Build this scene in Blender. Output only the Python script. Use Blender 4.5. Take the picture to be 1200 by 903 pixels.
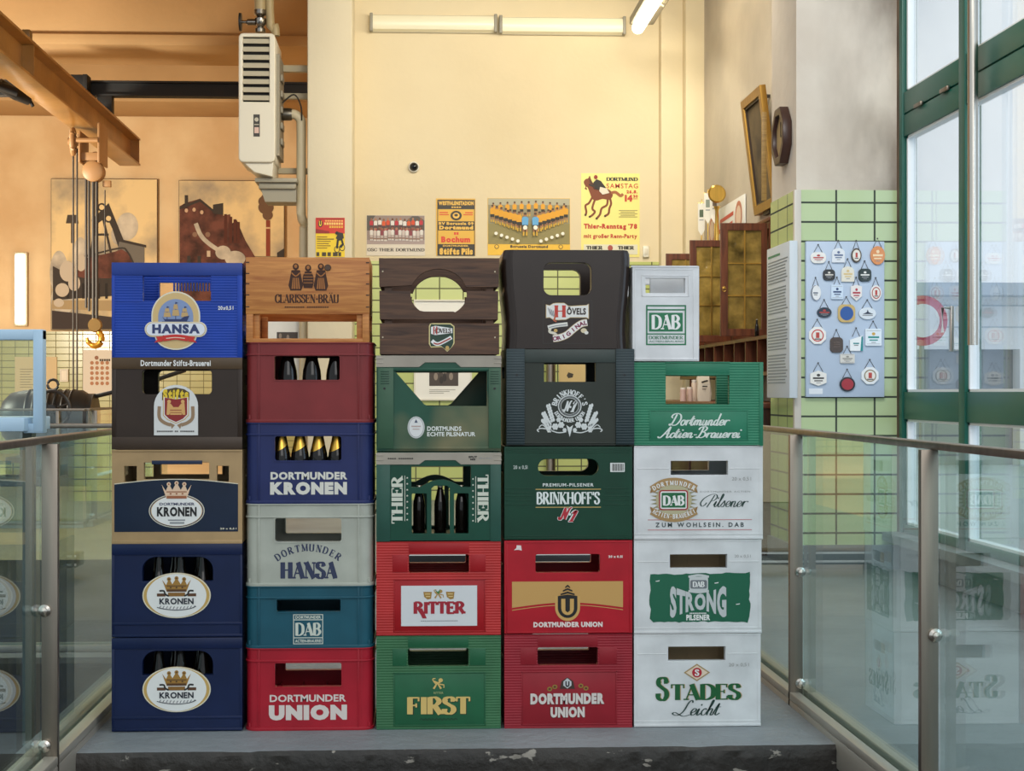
import bpy, bmesh, math, random
from mathutils import Vector, Matrix
from mathutils.geometry import tessellate_polygon
for o in list(bpy.data.objects): bpy.data.objects.remove(o)
scene = bpy.context.scene
COL = scene.collection
PI = math.pi
random.seed(7)

# ------------------------------------------------------------------ camera
F = 1750.0; PPX = 560.0; PPY = 460.0; YAW = math.radians(2.3); CZ = 1.04
cam = bpy.data.cameras.new('camera'); camo = bpy.data.objects.new('camera', cam); COL.objects.link(camo)
camo.location = (0, 0, CZ); camo.rotation_euler = (PI/2, 0, -YAW)
cam.sensor_fit = 'HORIZONTAL'; cam.sensor_width = 36; cam.lens = F/1200*36
cam.shift_x = (600-PPX)/1200; cam.shift_y = (PPY-451.5)/1200
cam.clip_start = .05; cam.clip_end = 300
scene.camera = camo
# ------------------------------------------------------------------ light
scene.view_settings.view_transform = 'Standard'; scene.view_settings.look = 'None'
scene.view_settings.gamma = 1; scene.view_settings.use_curve_mapping = False
scene.view_settings.exposure = -0.06
w = bpy.data.worlds.new('world'); scene.world = w; w.use_nodes = True
w.node_tree.nodes['Background'].inputs[0].default_value = (.86, .94, 1, 1)
w.node_tree.nodes['Background'].inputs[1].default_value = 1.05
def area(name, loc, target, size, sizey, power, color):
    l = bpy.data.lights.new(name, 'AREA'); l.shape = 'RECTANGLE'; l.size = size; l.size_y = sizey
    l.energy = power; l.color = color
    o = bpy.data.objects.new(name, l); COL.objects.link(o); o.location = loc
    d = Vector(target)-Vector(loc); o.rotation_euler = d.to_track_quat('-Z', 'Y').to_euler()
    return o
area('front_fill', (1.6, -3.6, 4.2), (.3, 6.0, .6), 5, 3, 150, (1, .96, .92))  # added fill behind the camera, brightens the crate fronts
area('street_window_daylight', (4.6, 2.9, 2.3), (.6, 4.7, .9), 3.0, 3.0, 75, (.62, .80, 1))
area('pillar_fill', (1.2, 4.6, 4.9), (2.45, 8.75, 2.0), 1.6, .5, 115, (1, .96, .90))  # added fill that brightens the pillar and its tiles, not a real fitting
area('bar_room_light', (.9, 9.6, 4.9), (.9, 13.5, 2.2), 2.6, .5, 135, (1, .92, .75))
area('hall_flood_light', (-7.2, 16.5, 2.6), (-4.2, 25, 4.6), 1.0, 1.0, 640, (1, .91, .74))
area('hall_wash_light', (-6.5, 21.5, 5.4), (-5.5, 17, 0), 2.0, 2.0, 130, (1, .90, .74))

# ------------------------------------------------------------------ pixel <-> place helpers
def ray(px, py):
    a = (px-PPX)/F; c = math.cos(YAW); s = math.sin(YAW)
    return a*c+s, c-a*s, -(py-PPY)/F
def P(px, py, Y):
    dx, dy, dz = ray(px, py); t = Y/dy
    return t*dx, CZ+t*dz
def PXp(px, py, X):            # plane x = X  ->  (y, z)
    dx, dy, dz = ray(px, py); t = X/dx
    return t*dy, CZ+t*dz

# ------------------------------------------------------------------ materials
def lin(h):
    h = h.lstrip('#'); v = [int(h[i:i+2], 16)/255 for i in (0, 2, 4)]
    return tuple(((x+.055)/1.055)**2.4 if x > .04045 else x/12.92 for x in v)+(1,)
_m = {}
def newmat(name):
    m = bpy.data.materials.new(name); m.use_nodes = True
    return m, m.node_tree, m.node_tree.nodes['Principled BSDF']
def noise_mix(nt, c1, c2, scale, lo=.35, hi=.65, detail=4, coord='Object', stretch=None):
    tc = nt.nodes.new('ShaderNodeTexCoord'); n = nt.nodes.new('ShaderNodeTexNoise')
    n.inputs['Scale'].default_value = scale; n.inputs['Detail'].default_value = detail
    src = tc.outputs[coord]
    if stretch:
        mp = nt.nodes.new('ShaderNodeMapping'); mp.inputs['Scale'].default_value = stretch
        nt.links.new(src, mp.inputs[0]); src = mp.outputs[0]
    nt.links.new(src, n.inputs['Vector'])
    r = nt.nodes.new('ShaderNodeValToRGB'); r.color_ramp.elements[0].position = lo; r.color_ramp.elements[1].position = hi
    r.color_ramp.elements[0].color = c1; r.color_ramp.elements[1].color = c2
    nt.links.new(n.outputs['Fac'], r.inputs[0])
    return r.outputs[0], n
def C(hexc, rough=.5, metal=0, emit=0):
    k = (hexc, rough, metal, emit)
    if k not in _m:
        m, nt, b = newmat('paint_'+hexc.strip('#'))
        b.inputs['Base Color'].default_value = lin(hexc); b.inputs['Roughness'].default_value = rough
        b.inputs['Metallic'].default_value = metal
        if emit:
            b.inputs['Emission Color'].default_value = lin(hexc); b.inputs['Emission Strength'].default_value = emit
        _m[k] = m
    return _m[k]
def scale_c(c, f): return tuple(min(1, x*f) for x in c[:3])+(1,)
def plast(hexc, ridged=False, rough=.42, worn=.0):
    k = ('pl', hexc, ridged, rough, worn)
    if k not in _m:
        m, nt, b = newmat('crate_plastic')
        c = lin(hexc)
        col, n = noise_mix(nt, scale_c(c, .86), scale_c(c, 1.12), 9, .3, .7, 6)
        if worn:
            c2, n2 = noise_mix(nt, (0, 0, 0, 1), (1, 1, 1, 1), 3.2, .5, .78, 3)
            mx = nt.nodes.new('ShaderNodeMixRGB'); mx.inputs[2].default_value = lin('#a08a62')
            ml = nt.nodes.new('ShaderNodeMath'); ml.operation = 'MULTIPLY'; ml.inputs[1].default_value = worn
            nt.links.new(c2, ml.inputs[0]); nt.links.new(ml.outputs[0], mx.inputs[0]); nt.links.new(col, mx.inputs[1]); col = mx.outputs[0]
        nt.links.new(col, b.inputs['Base Color']); b.inputs['Roughness'].default_value = rough; b.inputs['Specular IOR Level'].default_value = .3
        if ridged:
            tc = nt.nodes.new('ShaderNodeTexCoord'); sp = nt.nodes.new('ShaderNodeSeparateXYZ'); nt.links.new(tc.outputs['Object'], sp.inputs[0])
            a = nt.nodes.new('ShaderNodeMath'); a.operation = 'MULTIPLY'; a.inputs[1].default_value = 2*PI/.0082
            s = nt.nodes.new('ShaderNodeMath'); s.operation = 'SINE'; nt.links.new(sp.outputs[2], a.inputs[0]); nt.links.new(a.outputs[0], s.inputs[0])
            bp = nt.nodes.new('ShaderNodeBump'); bp.inputs['Distance'].default_value = .0008; bp.inputs['Strength'].default_value = .4
            nt.links.new(s.outputs[0], bp.inputs['Height']); nt.links.new(bp.outputs[0], b.inputs['Normal'])
        _m[k] = m
    return _m[k]
def wood(c1, c2, rough=.55, stretch=(2, 20, 26), scale=3.2):
    k = ('wd', c1, c2, stretch)
    if k not in _m:
        m, nt, b = newmat('wood')
        col, n = noise_mix(nt, lin(c1), lin(c2), scale, .3, .7, 6, 'Object', stretch)
        n.inputs['Distortion'].default_value = .8
        nt.links.new(col, b.inputs['Base Color']); b.inputs['Roughness'].default_value = rough
        bp = nt.nodes.new('ShaderNodeBump'); bp.inputs['Distance'].default_value = .001; bp.inputs['Strength'].default_value = .3
        nt.links.new(n.outputs['Fac'], bp.inputs['Height']); nt.links.new(bp.outputs[0], b.inputs['Normal'])
        _m[k] = m
    return _m[k]
def plaster(name, c1, c2, scale=.8, lo=.35, hi=.65, rough=.85):
    k = ('ps', name)
    if k not in _m:
        m, nt, b = newmat(name)
        col, n = noise_mix(nt, lin(c1), lin(c2), scale, lo, hi, 8)
        nt.links.new(col, b.inputs['Base Color']); b.inputs['Roughness'].default_value = rough
        n2 = nt.nodes.new('ShaderNodeTexNoise'); n2.inputs['Scale'].default_value = 14; n2.inputs['Detail'].default_value = 6; t2 = nt.nodes.new('ShaderNodeTexCoord'); nt.links.new(t2.outputs['Object'], n2.inputs['Vector'])
        bp = nt.nodes.new('ShaderNodeBump'); bp.inputs['Distance'].default_value = .01; bp.inputs['Strength'].default_value = .25
        nt.links.new(n2.outputs['Fac'], bp.inputs['Height']); nt.links.new(bp.outputs[0], b.inputs['Normal'])
        _m[k] = m
    return _m[k]
def tiles(name, c1, c2, mortar, axis, tw=.23, th=.115, gap=.006, off=(0, 0)):
    m, nt, b = newmat(name)
    g = nt.nodes.new('ShaderNodeNewGeometry'); sp = nt.nodes.new('ShaderNodeSeparateXYZ'); nt.links.new(g.outputs['Position'], sp.inputs[0])
    cb = nt.nodes.new('ShaderNodeCombineXYZ')
    nt.links.new(sp.outputs[axis], cb.inputs[0]); nt.links.new(sp.outputs[2], cb.inputs[1])
    mp = nt.nodes.new('ShaderNodeMapping'); mp.inputs['Location'].default_value = (off[0], off[1], 0); nt.links.new(cb.outputs[0], mp.inputs[0])
    br = nt.nodes.new('ShaderNodeTexBrick'); nt.links.new(mp.outputs[0], br.inputs['Vector'])
    br.offset = 0; br.squash = 1
    br.inputs['Color1'].default_value = lin(c1); br.inputs['Color2'].default_value = lin(c2); br.inputs['Mortar'].default_value = lin(mortar)
    br.inputs['Scale'].default_value = 1; br.inputs['Mortar Size'].default_value = gap; br.inputs['Mortar Smooth'].default_value = .1
    br.inputs['Brick Width'].default_value = tw; br.inputs['Row Height'].default_value = th
    nt.links.new(br.outputs['Color'], b.inputs['Base Color'])
    rr_ = nt.nodes.new('ShaderNodeMapRange'); rr_.inputs[3].default_value = .22; rr_.inputs[4].default_value = .8
    nt.links.new(br.outputs['Fac'], rr_.inputs[0]); nt.links.new(rr_.outputs[0], b.inputs['Roughness'])
    bp = nt.nodes.new('ShaderNodeBump'); bp.inputs['Distance'].default_value = .004; bp.inputs['Strength'].default_value = .5; bp.invert = True
    nt.links.new(br.outputs['Fac'], bp.inputs['Height']); nt.links.new(bp.outputs[0], b.inputs['Normal'])
    return m
def glass(name, tint, ior=1.5):
    m = bpy.data.materials.new(name); m.use_nodes = True; nt = m.node_tree; nt.nodes.clear()
    out = nt.nodes.new('ShaderNodeOutputMaterial'); mix = nt.nodes.new('ShaderNodeMixShader')
    tr = nt.nodes.new('ShaderNodeBsdfTransparent'); tr.inputs[0].default_value = tint
    gl = nt.nodes.new('ShaderNodeBsdfGlossy'); gl.inputs['Roughness'].default_value = .0; gl.inputs[0].default_value = (1, 1, 1, 1)
    ge = nt.nodes.new('ShaderNodeNewGeometry'); mr = nt.nodes.new('ShaderNodeMapRange')
    mr.inputs[3].default_value = ior; mr.inputs[4].default_value = 1/ior
    fr = nt.nodes.new('ShaderNodeFresnel')
    nt.links.new(ge.outputs['Backfacing'], mr.inputs[0]); nt.links.new(mr.outputs[0], fr.inputs[0])
    nt.links.new(fr.outputs[0], mix.inputs[0]); nt.links.new(tr.outputs[0], mix.inputs[1]); nt.links.new(gl.outputs[0], mix.inputs[2])
    nt.links.new(mix.outputs[0], out.inputs[0])
    return m
STEEL = None
def metal(name, hexc, rough=.35):
    k = ('mt', name)
    if k not in _m:
        m, nt, b = newmat(name)
        col, n = noise_mix(nt, scale_c(lin(hexc), .85), scale_c(lin(hexc), 1.1), 6, .3, .7, 5, 'Object', (6, 6, .4))
        nt.links.new(col, b.inputs['Base Color']); b.inputs['Metallic'].default_value = 1; b.inputs['Roughness'].default_value = rough
        _m[k] = m
    return _m[k]

# ------------------------------------------------------------------ objects
def thing(name, label, cat, loc=(0, 0, 0), rotz=0, group=None):
    o = bpy.data.objects.new(name, None); COL.objects.link(o); o.empty_display_size = .05
    o.location = loc; o.rotation_euler = (0, 0, rotz); o['label'] = label; o['category'] = cat
    if group: o['group'] = group
    return o
def tag(o, label, cat, group=None):
    o['label'] = label; o['category'] = cat
    if group: o['group'] = group
    return o
def rr(x0, y0, x1, y1, r=0, n=5):
    if r <= 0: return [(x0, y0), (x1, y0), (x1, y1), (x0, y1)]
    out = []
    for cx, cy, a0 in ((x0+r, y0+r, 180), (x1-r, y0+r, 270), (x1-r, y1-r, 0), (x0+r, y1-r, 90)):
        for i in range(n+1):
            a = math.radians(a0+90*i/n); out.append((cx+r*math.cos(a), cy+r*math.sin(a)))
    return out
def ell(cx, cy, rx, ry, n=40, a0=0, a1=360):
    full = abs(a1-a0) >= 360
    return [(cx+rx*math.cos(math.radians(a0+(a1-a0)*i/(n if full else n-1))), cy+ry*math.sin(math.radians(a0+(a1-a0)*i/(n if full else n-1)))) for i in range(n)]
def cr(pts, n=6, closed=False):
    """Catmull-Rom through pts"""
    out = []; N = len(pts)
    rng = range(N if closed else N-1)
    for i in rng:
        g = (lambda k: pts[k % N]) if closed else (lambda k: pts[max(0, min(N-1, k))])
        p0, p1, p2, p3 = g(i-1), g(i), g(i+1), g(i+2)
        for j in range(n):
            t = j/n
            out.append(tuple(.5*((2*p1[k])+(-p0[k]+p2[k])*t+(2*p0[k]-5*p1[k]+4*p2[k]-p3[k])*t*t+(-p0[k]+3*p1[k]-3*p2[k]+p3[k])*t**3) for k in range(len(p1))))
    if not closed: out.append(tuple(pts[-1]))
    return out
def curve_mesh(outer, holes, half, bevel=0):
    cu = bpy.data.curves.new('tmp', 'CURVE'); cu.dimensions = '2D'; cu.fill_mode = 'BOTH'
    cu.extrude = max(half-bevel, 1e-5); cu.bevel_depth = bevel; cu.offset = -bevel; cu.bevel_resolution = 1
    for pl in [outer]+list(holes):
        s = cu.splines.new('POLY'); s.points.add(len(pl)-1); s.use_cyclic_u = True
        for i, p in enumerate(pl): s.points[i].co = (p[0], p[1], 0, 1)
    o = bpy.data.objects.new('tmp', cu); me = bpy.data.meshes.new_from_object(o)
    bpy.data.objects.remove(o); bpy.data.curves.remove(cu)
    return me
class MB:
    def __init__(s, mats):
        s.bm = bmesh.new(); s.mats = mats if isinstance(mats, (list, tuple)) else [mats]; s.mats = list(s.mats)
    def mi(s, m):
        if m is None: return 0
        if m not in s.mats: s.mats.append(m)
        return s.mats.index(m)
    def _add(s, verts, faces, m=None, smooth=False):
        vs = [s.bm.verts.new(v) for v in verts]; k = s.mi(m); out = []
        for f in faces:
            try: fa = s.bm.faces.new([vs[i] for i in f])
            except ValueError: continue
            fa.material_index = k; fa.smooth = smooth; out.append(fa)
        return vs
    def box(s, x0, y0, z0, x1, y1, z1, m=None, bev=0, rot=None, piv=None):
        x0, x1 = min(x0, x1), max(x0, x1); y0, y1 = min(y0, y1), max(y0, y1); z0, z1 = min(z0, z1), max(z0, z1)
        b2 = bmesh.new(); mat = Matrix.Translation(((x0+x1)/2, (y0+y1)/2, (z0+z1)/2)) @ Matrix.Diagonal((x1-x0, y1-y0, z1-z0, 1))
        bmesh.ops.create_cube(b2, size=1, matrix=mat)
        if bev: bmesh.ops.bevel(b2, geom=b2.edges[:], offset=bev, segments=2, profile=.5, affect='EDGES')
        if rot: bmesh.ops.transform(b2, matrix=Matrix.Translation(piv or (0, 0, 0)) @ rot @ Matrix.Translation(-Vector(piv or (0, 0, 0))), verts=b2.verts)
        s.merge(b2, m); return s
    def merge(s, b2, m=None, smooth=False):
        b2.verts.ensure_lookup_table(); b2.verts.index_update()
        s._add([v.co.copy() for v in b2.verts], [[v.index for v in f.verts] for f in b2.faces], m, smooth); b2.free()
    def mesh(s, me, fn, m=None, smooth=False):
        s._add([fn(v.co) for v in me.vertices], [list(p.vertices) for p in me.polygons], m, smooth); bpy.data.meshes.remove(me)
    def extr(s, outer, holes, y0, y1, m=None, bev=0):       # outline in xz, thickness along y
        me = curve_mesh(outer, holes, abs(y1-y0)/2, bev); c = (y0+y1)/2
        s.mesh(me, lambda v: (v.x, c+v.z, v.y), m); return s
    def extrz(s, outer, holes, z0, z1, m=None, bev=0):
        me = curve_mesh(outer, holes, abs(z1-z0)/2, bev); c = (z0+z1)/2
        s.mesh(me, lambda v: (v.x, v.y, c+v.z), m); return s
    def extrx(s, outer, holes, x0, x1, m=None, bev=0):      # outline in yz
        me = curve_mesh(outer, holes, abs(x1-x0)/2, bev); c = (x0+x1)/2
        s.mesh(me, lambda v: (c+v.z, v.x, v.y), m); return s
    def lathe(s, prof, c=(0, 0, 0), axis='z', n=24, m=None, caps=True):
        V = []; Fc = []
        for r, h in prof:
            for i in range(n):
                a = 2*PI*i/n; x, y = r*math.cos(a), r*math.sin(a)
                p = (x, y, h) if axis == 'z' else ((x, h, y) if axis == 'y' else (h, x, y))
                V.append((c[0]+p[0], c[1]+p[1], c[2]+p[2]))
        for k in range(len(prof)-1):
            for i in range(n): Fc.append((k*n+i, k*n+(i+1) % n, (k+1)*n+(i+1) % n, (k+1)*n+i))
        if caps: Fc.append(tuple(range(n))); Fc.append(tuple((len(prof)-1)*n+i for i in range(n)))
        s._add(V, Fc, m, True); return s
    def tube(s, pts, r, n=8, m=None, closed=False):
        V = []; Fc = []; N = len(pts); pts = [Vector(p) for p in pts]; up = Vector((0, 0, 1))
        for i, p in enumerate(pts):
            if closed: d = pts[(i+1) % N]-pts[i-1]
            else: d = pts[min(i+1, N-1)]-pts[max(i-1, 0)]
            d.normalize(); ref = up if abs(d.dot(up)) < .95 else Vector((1, 0, 0))
            a = d.cross(ref).normalized(); b = a.cross(d)
            rad = r[i] if isinstance(r, (list, tuple)) else r
            for k in range(n):
                t = 2*PI*k/n; V.append(p+a*(rad*math.cos(t))+b*(rad*math.sin(t)))
        for i in range(N if closed else N-1):
            for k in range(n): Fc.append((i*n+k, i*n+(k+1) % n, ((i+1) % N)*n+(k+1) % n, ((i+1) % N)*n+k))
        if not closed: Fc.append(tuple(range(n))); Fc.append(tuple((N-1)*n+k for k in range(n)))
        s._add(V, Fc, m, True); return s
    def build(s, name, parent=None, loc=(0, 0, 0), rot=(0, 0, 0), kind=None, recalc=True):
        if recalc: bmesh.ops.recalc_face_normals(s.bm, faces=s.bm.faces)
        me = bpy.data.meshes.new(name); s.bm.to_mesh(me); s.bm.free()
        for m in s.mats: me.materials.append(m)
        try: me.set_sharp_from_angle(angle=math.radians(40))
        except Exception: pass
        o = bpy.data.objects.new(name, me); COL.objects.link(o); o.location = loc; o.rotation_euler = rot
        if parent: o.parent = parent
        if kind: o['kind'] = kind
        return o

# ------------------------------------------------------------------ lettering
_tc = {}
def sans(ch, bold):
    k = (ch, bold)
    if k not in _tc:
        cu = bpy.data.curves.new('t', 'FONT'); cu.body = ch; cu.size = 1; cu.offset = bold; cu.resolution_u = 3
        o = bpy.data.objects.new('t', cu); me = bpy.data.meshes.new_from_object(o)
        _tc[k] = ([(v.co.x, v.co.y) for v in me.vertices], [list(p.vertices) for p in me.polygons])
        bpy.data.objects.remove(o); bpy.data.curves.remove(cu); bpy.data.meshes.remove(me)
    return _tc[k]
def ribbon(pts, wfn):
    """ribbon polygons of a centreline; wfn(dx, dy) gives the width"""
    V = []; Fc = []
    for i, p in enumerate(pts):
        a = pts[max(0, i-1)]; b = pts[min(len(pts)-1, i+1)]
        dx, dy = b[0]-a[0], b[1]-a[1]; L = math.hypot(dx, dy) or 1e-6; dx /= L; dy /= L
        h = wfn(dx, dy)/2; V += [(p[0]-dy*h, p[1]+dx*h), (p[0]+dy*h, p[1]-dx*h)]
    for i in range(len(pts)-1): Fc.append([2*i, 2*i+1, 2*i+3, 2*i+2])
    return V, Fc
# serif capitals: width, strokes (points, mode: t thin, k thick, a curved auto), serif feet
E_ = [(.14, 0), (.14, 1)]
SER = {
 'A': (.82, [([(.08, 0), (.42, 1)], 't'), ([(.38, 1), (.72, 0)], 'k'), ([(.2, .32), (.6, .32)], 't')], [(.08, 0), (.72, 0)]),
 'B': (.74, [(E_, 'k'), ([(.1, .97), (.4, .97), (.58, .76), (.42, .54), (.14, .53)], 'a'), ([(.14, .53), (.44, .53), (.64, .28), (.42, .03), (.1, .03)], 'a')], []),
 'C': (.76, [([(.68, .72), (.6, .92), (.4, .98), (.16, .8), (.1, .5), (.16, .2), (.4, .02), (.6, .08), (.7, .28)], 'a')], []),
 'D': (.82, [(E_, 'k'), ([(.08, .97), (.4, .97), (.66, .8), (.72, .5), (.66, .2), (.4, .03), (.08, .03)], 'a')], []),
 'E': (.7, [(E_, 'k'), ([(.06, .97), (.6, .97)], 't'), ([(.14, .52), (.46, .52)], 't'), ([(.06, .03), (.62, .03)], 't'), ([(.6, 1), (.6, .78)], 't'), ([(.62, 0), (.62, .24)], 't'), ([(.46, .64), (.46, .4)], 't')], []),
 'F': (.66, [(E_, 'k'), ([(.06, .97), (.58, .97)], 't'), ([(.14, .52), (.46, .52)], 't'), ([(.58, 1), (.58, .76)], 't'), ([(.46, .64), (.46, .4)], 't')], [(.14, 0)]),
 'G': (.8, [([(.68, .75), (.6, .92), (.4, .98), (.16, .8), (.1, .5), (.16, .2), (.4, .02), (.62, .08), (.66, .14)], 'a'), ([(.66, .05), (.66, .42)], 'k'), ([(.5, .42), (.76, .42)], 't')], []),
 'H': (.86, [(E_, 'k'), ([(.68, 0), (.68, 1)], 'k'), ([(.14, .52), (.68, .52)], 't')], [(.14, 0), (.14, 1), (.68, 0), (.68, 1)]),
 'I': (.36, [([(.18, 0), (.18, 1)], 'k')], [(.18, 0), (.18, 1)]),
 'K': (.82, [(E_, 'k'), ([(.14, .4), (.62, 1)], 't'), ([(.28, .56), (.68, 0)], 'k')], [(.14, 0), (.14, 1), (.68, 0), (.62, 1)]),
 'L': (.64, [(E_, 'k'), ([(.06, .03), (.58, .03)], 't'), ([(.58, 0), (.58, .26)], 't')], [(.14, 1)]),
 'M': (1.02, [([(.14, 0), (.14, 1)], 't'), ([(.14, 1), (.5, .05)], 'k'), ([(.5, .05), (.84, 1)], 't'), ([(.84, 0), (.84, 1)], 'k')], [(.14, 0), (.12, 1), (.84, 0), (.86, 1)]),
 'N': (.86, [([(.14, 0), (.14, 1)], 't'), ([(.14, 1), (.7, 0)], 'k'), ([(.7, 0), (.7, 1)], 't')], [(.14, 0), (.1, 1), (.7, 1)]),
 'O': (.84, [([(.42, .98), (.17, .82), (.1, .5), (.17, .18), (.42, .02), (.67, .18), (.74, .5), (.67, .82), (.42, .98)], 'a')], []),
 'P': (.7, [(E_, 'k'), ([(.1, .97), (.44, .97), (.62, .73), (.44, .49), (.14, .48)], 'a')], [(.14, 0)]),
 'R': (.8, [(E_, 'k'), ([(.1, .97), (.42, .97), (.6, .75), (.42, .53), (.14, .52)], 'a'), ([(.36, .52), (.68, 0)], 'k')], [(.14, 0), (.7, 0)]),
 'S': (.66, [([(.54, .74), (.48, .92), (.32, .98), (.14, .9), (.12, .7), (.3, .55), (.5, .4), (.54, .2), (.4, .03), (.24, .02), (.1, .12), (.08, .3)], 'a'), ([(.55, .98), (.55, .72)], 't'), ([(.07, .02), (.07, .3)], 't')], []),
 'T': (.74, [([(.37, 0), (.37, 1)], 'k'), ([(.05, .97), (.69, .97)], 't'), ([(.05, 1), (.05, .74)], 't'), ([(.69, 1), (.69, .74)], 't')], [(.37, 0)]),
 'U': (.84, [([(.14, 1), (.14, .3), (.22, .06), (.42, .02), (.62, .08), (.68, .3), (.68, 1)], 'a')], [(.14, 1), (.68, 1)]),
 'V': (.8, [([(.08, 1), (.4, 0)], 'k'), ([(.4, 0), (.72, 1)], 't')], [(.08, 1), (.72, 1)]),
 'W': (1.1, [([(.08, 1), (.32, 0)], 'k'), ([(.32, 0), (.55, .9)], 't'), ([(.55, .9), (.78, 0)], 'k'), ([(.78, 0), (1.02, 1)], 't')], [(.08, 1), (1.02, 1)]),
 'Z': (.7, [([(.08, .97), (.62, .97)], 't'), ([(.62, .97), (.08, .03)], 'k'), ([(.08, .03), (.62, .03)], 't')], []),
 '-': (.4, [([(.06, .45), (.34, .45)], 'k2')], []),
 "'": (.22, [([(.13, 1.02), (.08, .74)], 'k2')], []),
 '.': (.26, [([(.13, .0), (.13, .14)], 'k')], []),
 ' ': (.4, [], []),
}
def serif(ch, thick=.2, thin=.06):
    um = ch in 'ÖÄÜ'
    base = {'Ö': 'O', 'Ä': 'A', 'Ü': 'U'}.get(ch, ch)
    wd, strokes, feet = SER[base]
    V = []; Fc = []
    def put(v, f):
        b = len(V); V.extend(v); Fc.extend([[b+i for i in q] for q in f])
    for pts, mode in strokes:
        if mode == 'a': put(*ribbon(cr(pts, 5), lambda dx, dy: thin+(thick-thin)*abs(dy)**1.3))
        else:
            wv = {'t': thin, 'k': thick, 'k2': thick*.7}[mode]; put(*ribbon(pts, lambda dx, dy: wv))
    for x, y in feet:
        yy = y+(thin/2 if y < .5 else -thin/2); put(*ribbon([(x-.14, yy), (x+.14, yy)], lambda dx, dy: thin*1.15))
    if um:
        for x in (wd/2-.16, wd/2+.16): put([(x-.07, 1.08), (x+.07, 1.08), (x+.07, 1.22), (x-.07, 1.22)], [[0, 1, 2, 3]])
    return V, Fc, wd
SCR = {
 'o': (.36, [[(.3, .41), (.15, .45), (.04, .25), (.11, .02), (.26, .05), (.32, .25), (.24, .43), (.4, .38)]]),
 'r': (.34, [[(-.02, .1), (.1, .44), (.09, 0)], [(.09, .22), (.18, .4), (.32, .43), (.36, .36)]]),
 't': (.3, [[(-.02, .12), (.14, .8), (.11, .15), (.18, 0), (.34, .14)], [(.0, .52), (.3, .55)]]),
 'm': (.62, [[(-.02, .12), (.08, .44), (.07, 0)], [(.07, .28), (.18, .44), (.26, .38), (.25, 0)], [(.25, .28), (.37, .44), (.46, .38), (.45, .06), (.52, .0), (.64, .13)]]),
 'n': (.42, [[(-.02, .12), (.08, .44), (.07, 0)], [(.07, .28), (.18, .44), (.27, .38), (.26, .06), (.33, .0), (.44, .13)]]),
 'u': (.42, [[(-.02, .12), (.07, .44), (.05, .1), (.13, 0), (.25, .12), (.28, .44)], [(.28, .44), (.27, .06), (.34, .0), (.44, .13)]]),
 'd': (.44, [[(.28, .38), (.15, .45), (.04, .25), (.1, .02), (.23, .08), (.29, .3)], [(.33, 1.0), (.28, .1), (.34, .0), (.46, .13)]]),
 'e': (.34, [[(.02, .14), (.25, .26), (.27, .4), (.15, .45), (.04, .25), (.1, .03), (.22, .02), (.37, .15)]]),
 'c': (.32, [[(.26, .36), (.17, .45), (.04, .25), (.1, .02), (.22, .02), (.34, .14)]]),
 'i': (.24, [[(-.02, .12), (.09, .44), (.07, .08), (.13, 0), (.25, .13)], [(.13, .64), (.15, .74)]]),
 'a': (.4, [[(.28, .38), (.15, .45), (.04, .25), (.1, .02), (.23, .08), (.28, .3)], [(.29, .44), (.27, .08), (.33, .0), (.43, .13)]]),
 'l': (.26, [[(-.02, .12), (.17, .7), (.18, .98), (.11, .95), (.08, .5), (.07, .08), (.14, 0), (.27, .13)]]),
 's': (.28, [[(-.02, .12), (.14, .48), (.17, .36), (.22, .17), (.15, .0), (.03, .04)]]),
 'h': (.4, [[(-.02, .12), (.16, .75), (.16, 1.0), (.1, .9), (.06, 0)], [(.07, .25), (.18, .44), (.27, .36), (.25, .06), (.32, .0), (.43, .13)]]),
 'D': (.8, [[(.32, .93), (.24, .4), (.16, .1), (.06, 0), (.0, .08), (.12, .12), (.3, .0), (.55, .08), (.72, .5), (.6, .88), (.3, 1.0), (.05, .9), (.0, .7), (.12, .62)]]),
 'A': (.66, [[(-.14, .12), (-.08, 0), (.08, .06), (.33, .6), (.48, 1.0)], [(.48, 1.0), (.47, .1), (.54, 0), (.68, .13)], [(.18, .34), (.58, .38)]]),
 'B': (.62, [[(.24, .95), (.18, .3), (.07, 0), (-.05, .08)], [(-.04, .72), (.04, .93), (.34, 1.0), (.5, .85), (.4, .6), (.2, .53)], [(.2, .53), (.48, .46), (.54, .18), (.32, 0), (.12, .08)]]),
 'P': (.6, [[(.42, .92), (.3, .4), (.18, -.02)], [(.3, .45), (.52, .52), (.64, .76), (.5, .97), (.15, .96), (-.22, .65), (-.34, .3), (-.18, .05), (-.02, .14), (.06, .34)]]),
 'L': (.66, [[(.6, .84), (.52, 1.0), (.38, .85), (.27, .3), (.06, .02), (-.18, .03), (-.3, .14), (-.18, .2), (.05, .08), (.34, -.06), (.72, .04)]]),
 'N': (.7, [[(-.1, .2), (-.05, .02), (.1, .1), (.22, .95)], [(.22, .95), (.42, .02)], [(.42, .02), (.56, .8), (.74, .98)]]),
 '1': (.4, [[(.1, .74), (.28, 1.0), (.22, .0)], [(.06, .02), (.38, .02)]]),
 '-': (.3, [[(.04, .26), (.26, .28)]]),
 ' ': (.24, []),
}
def script(ch, thick=.1, thin=.035):
    wd, strokes = SCR[ch]; V = []; Fc = []
    for pts in strokes:
        q = [(x+.32*y, y) for x, y in cr(pts, 5)]
        v, f = ribbon(q, lambda dx, dy: thin+(thick-thin)*abs(dy)**1.5); b = len(V); V += v; Fc += [[b+i for i in k] for k in f]
    return V, Fc, wd
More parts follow.
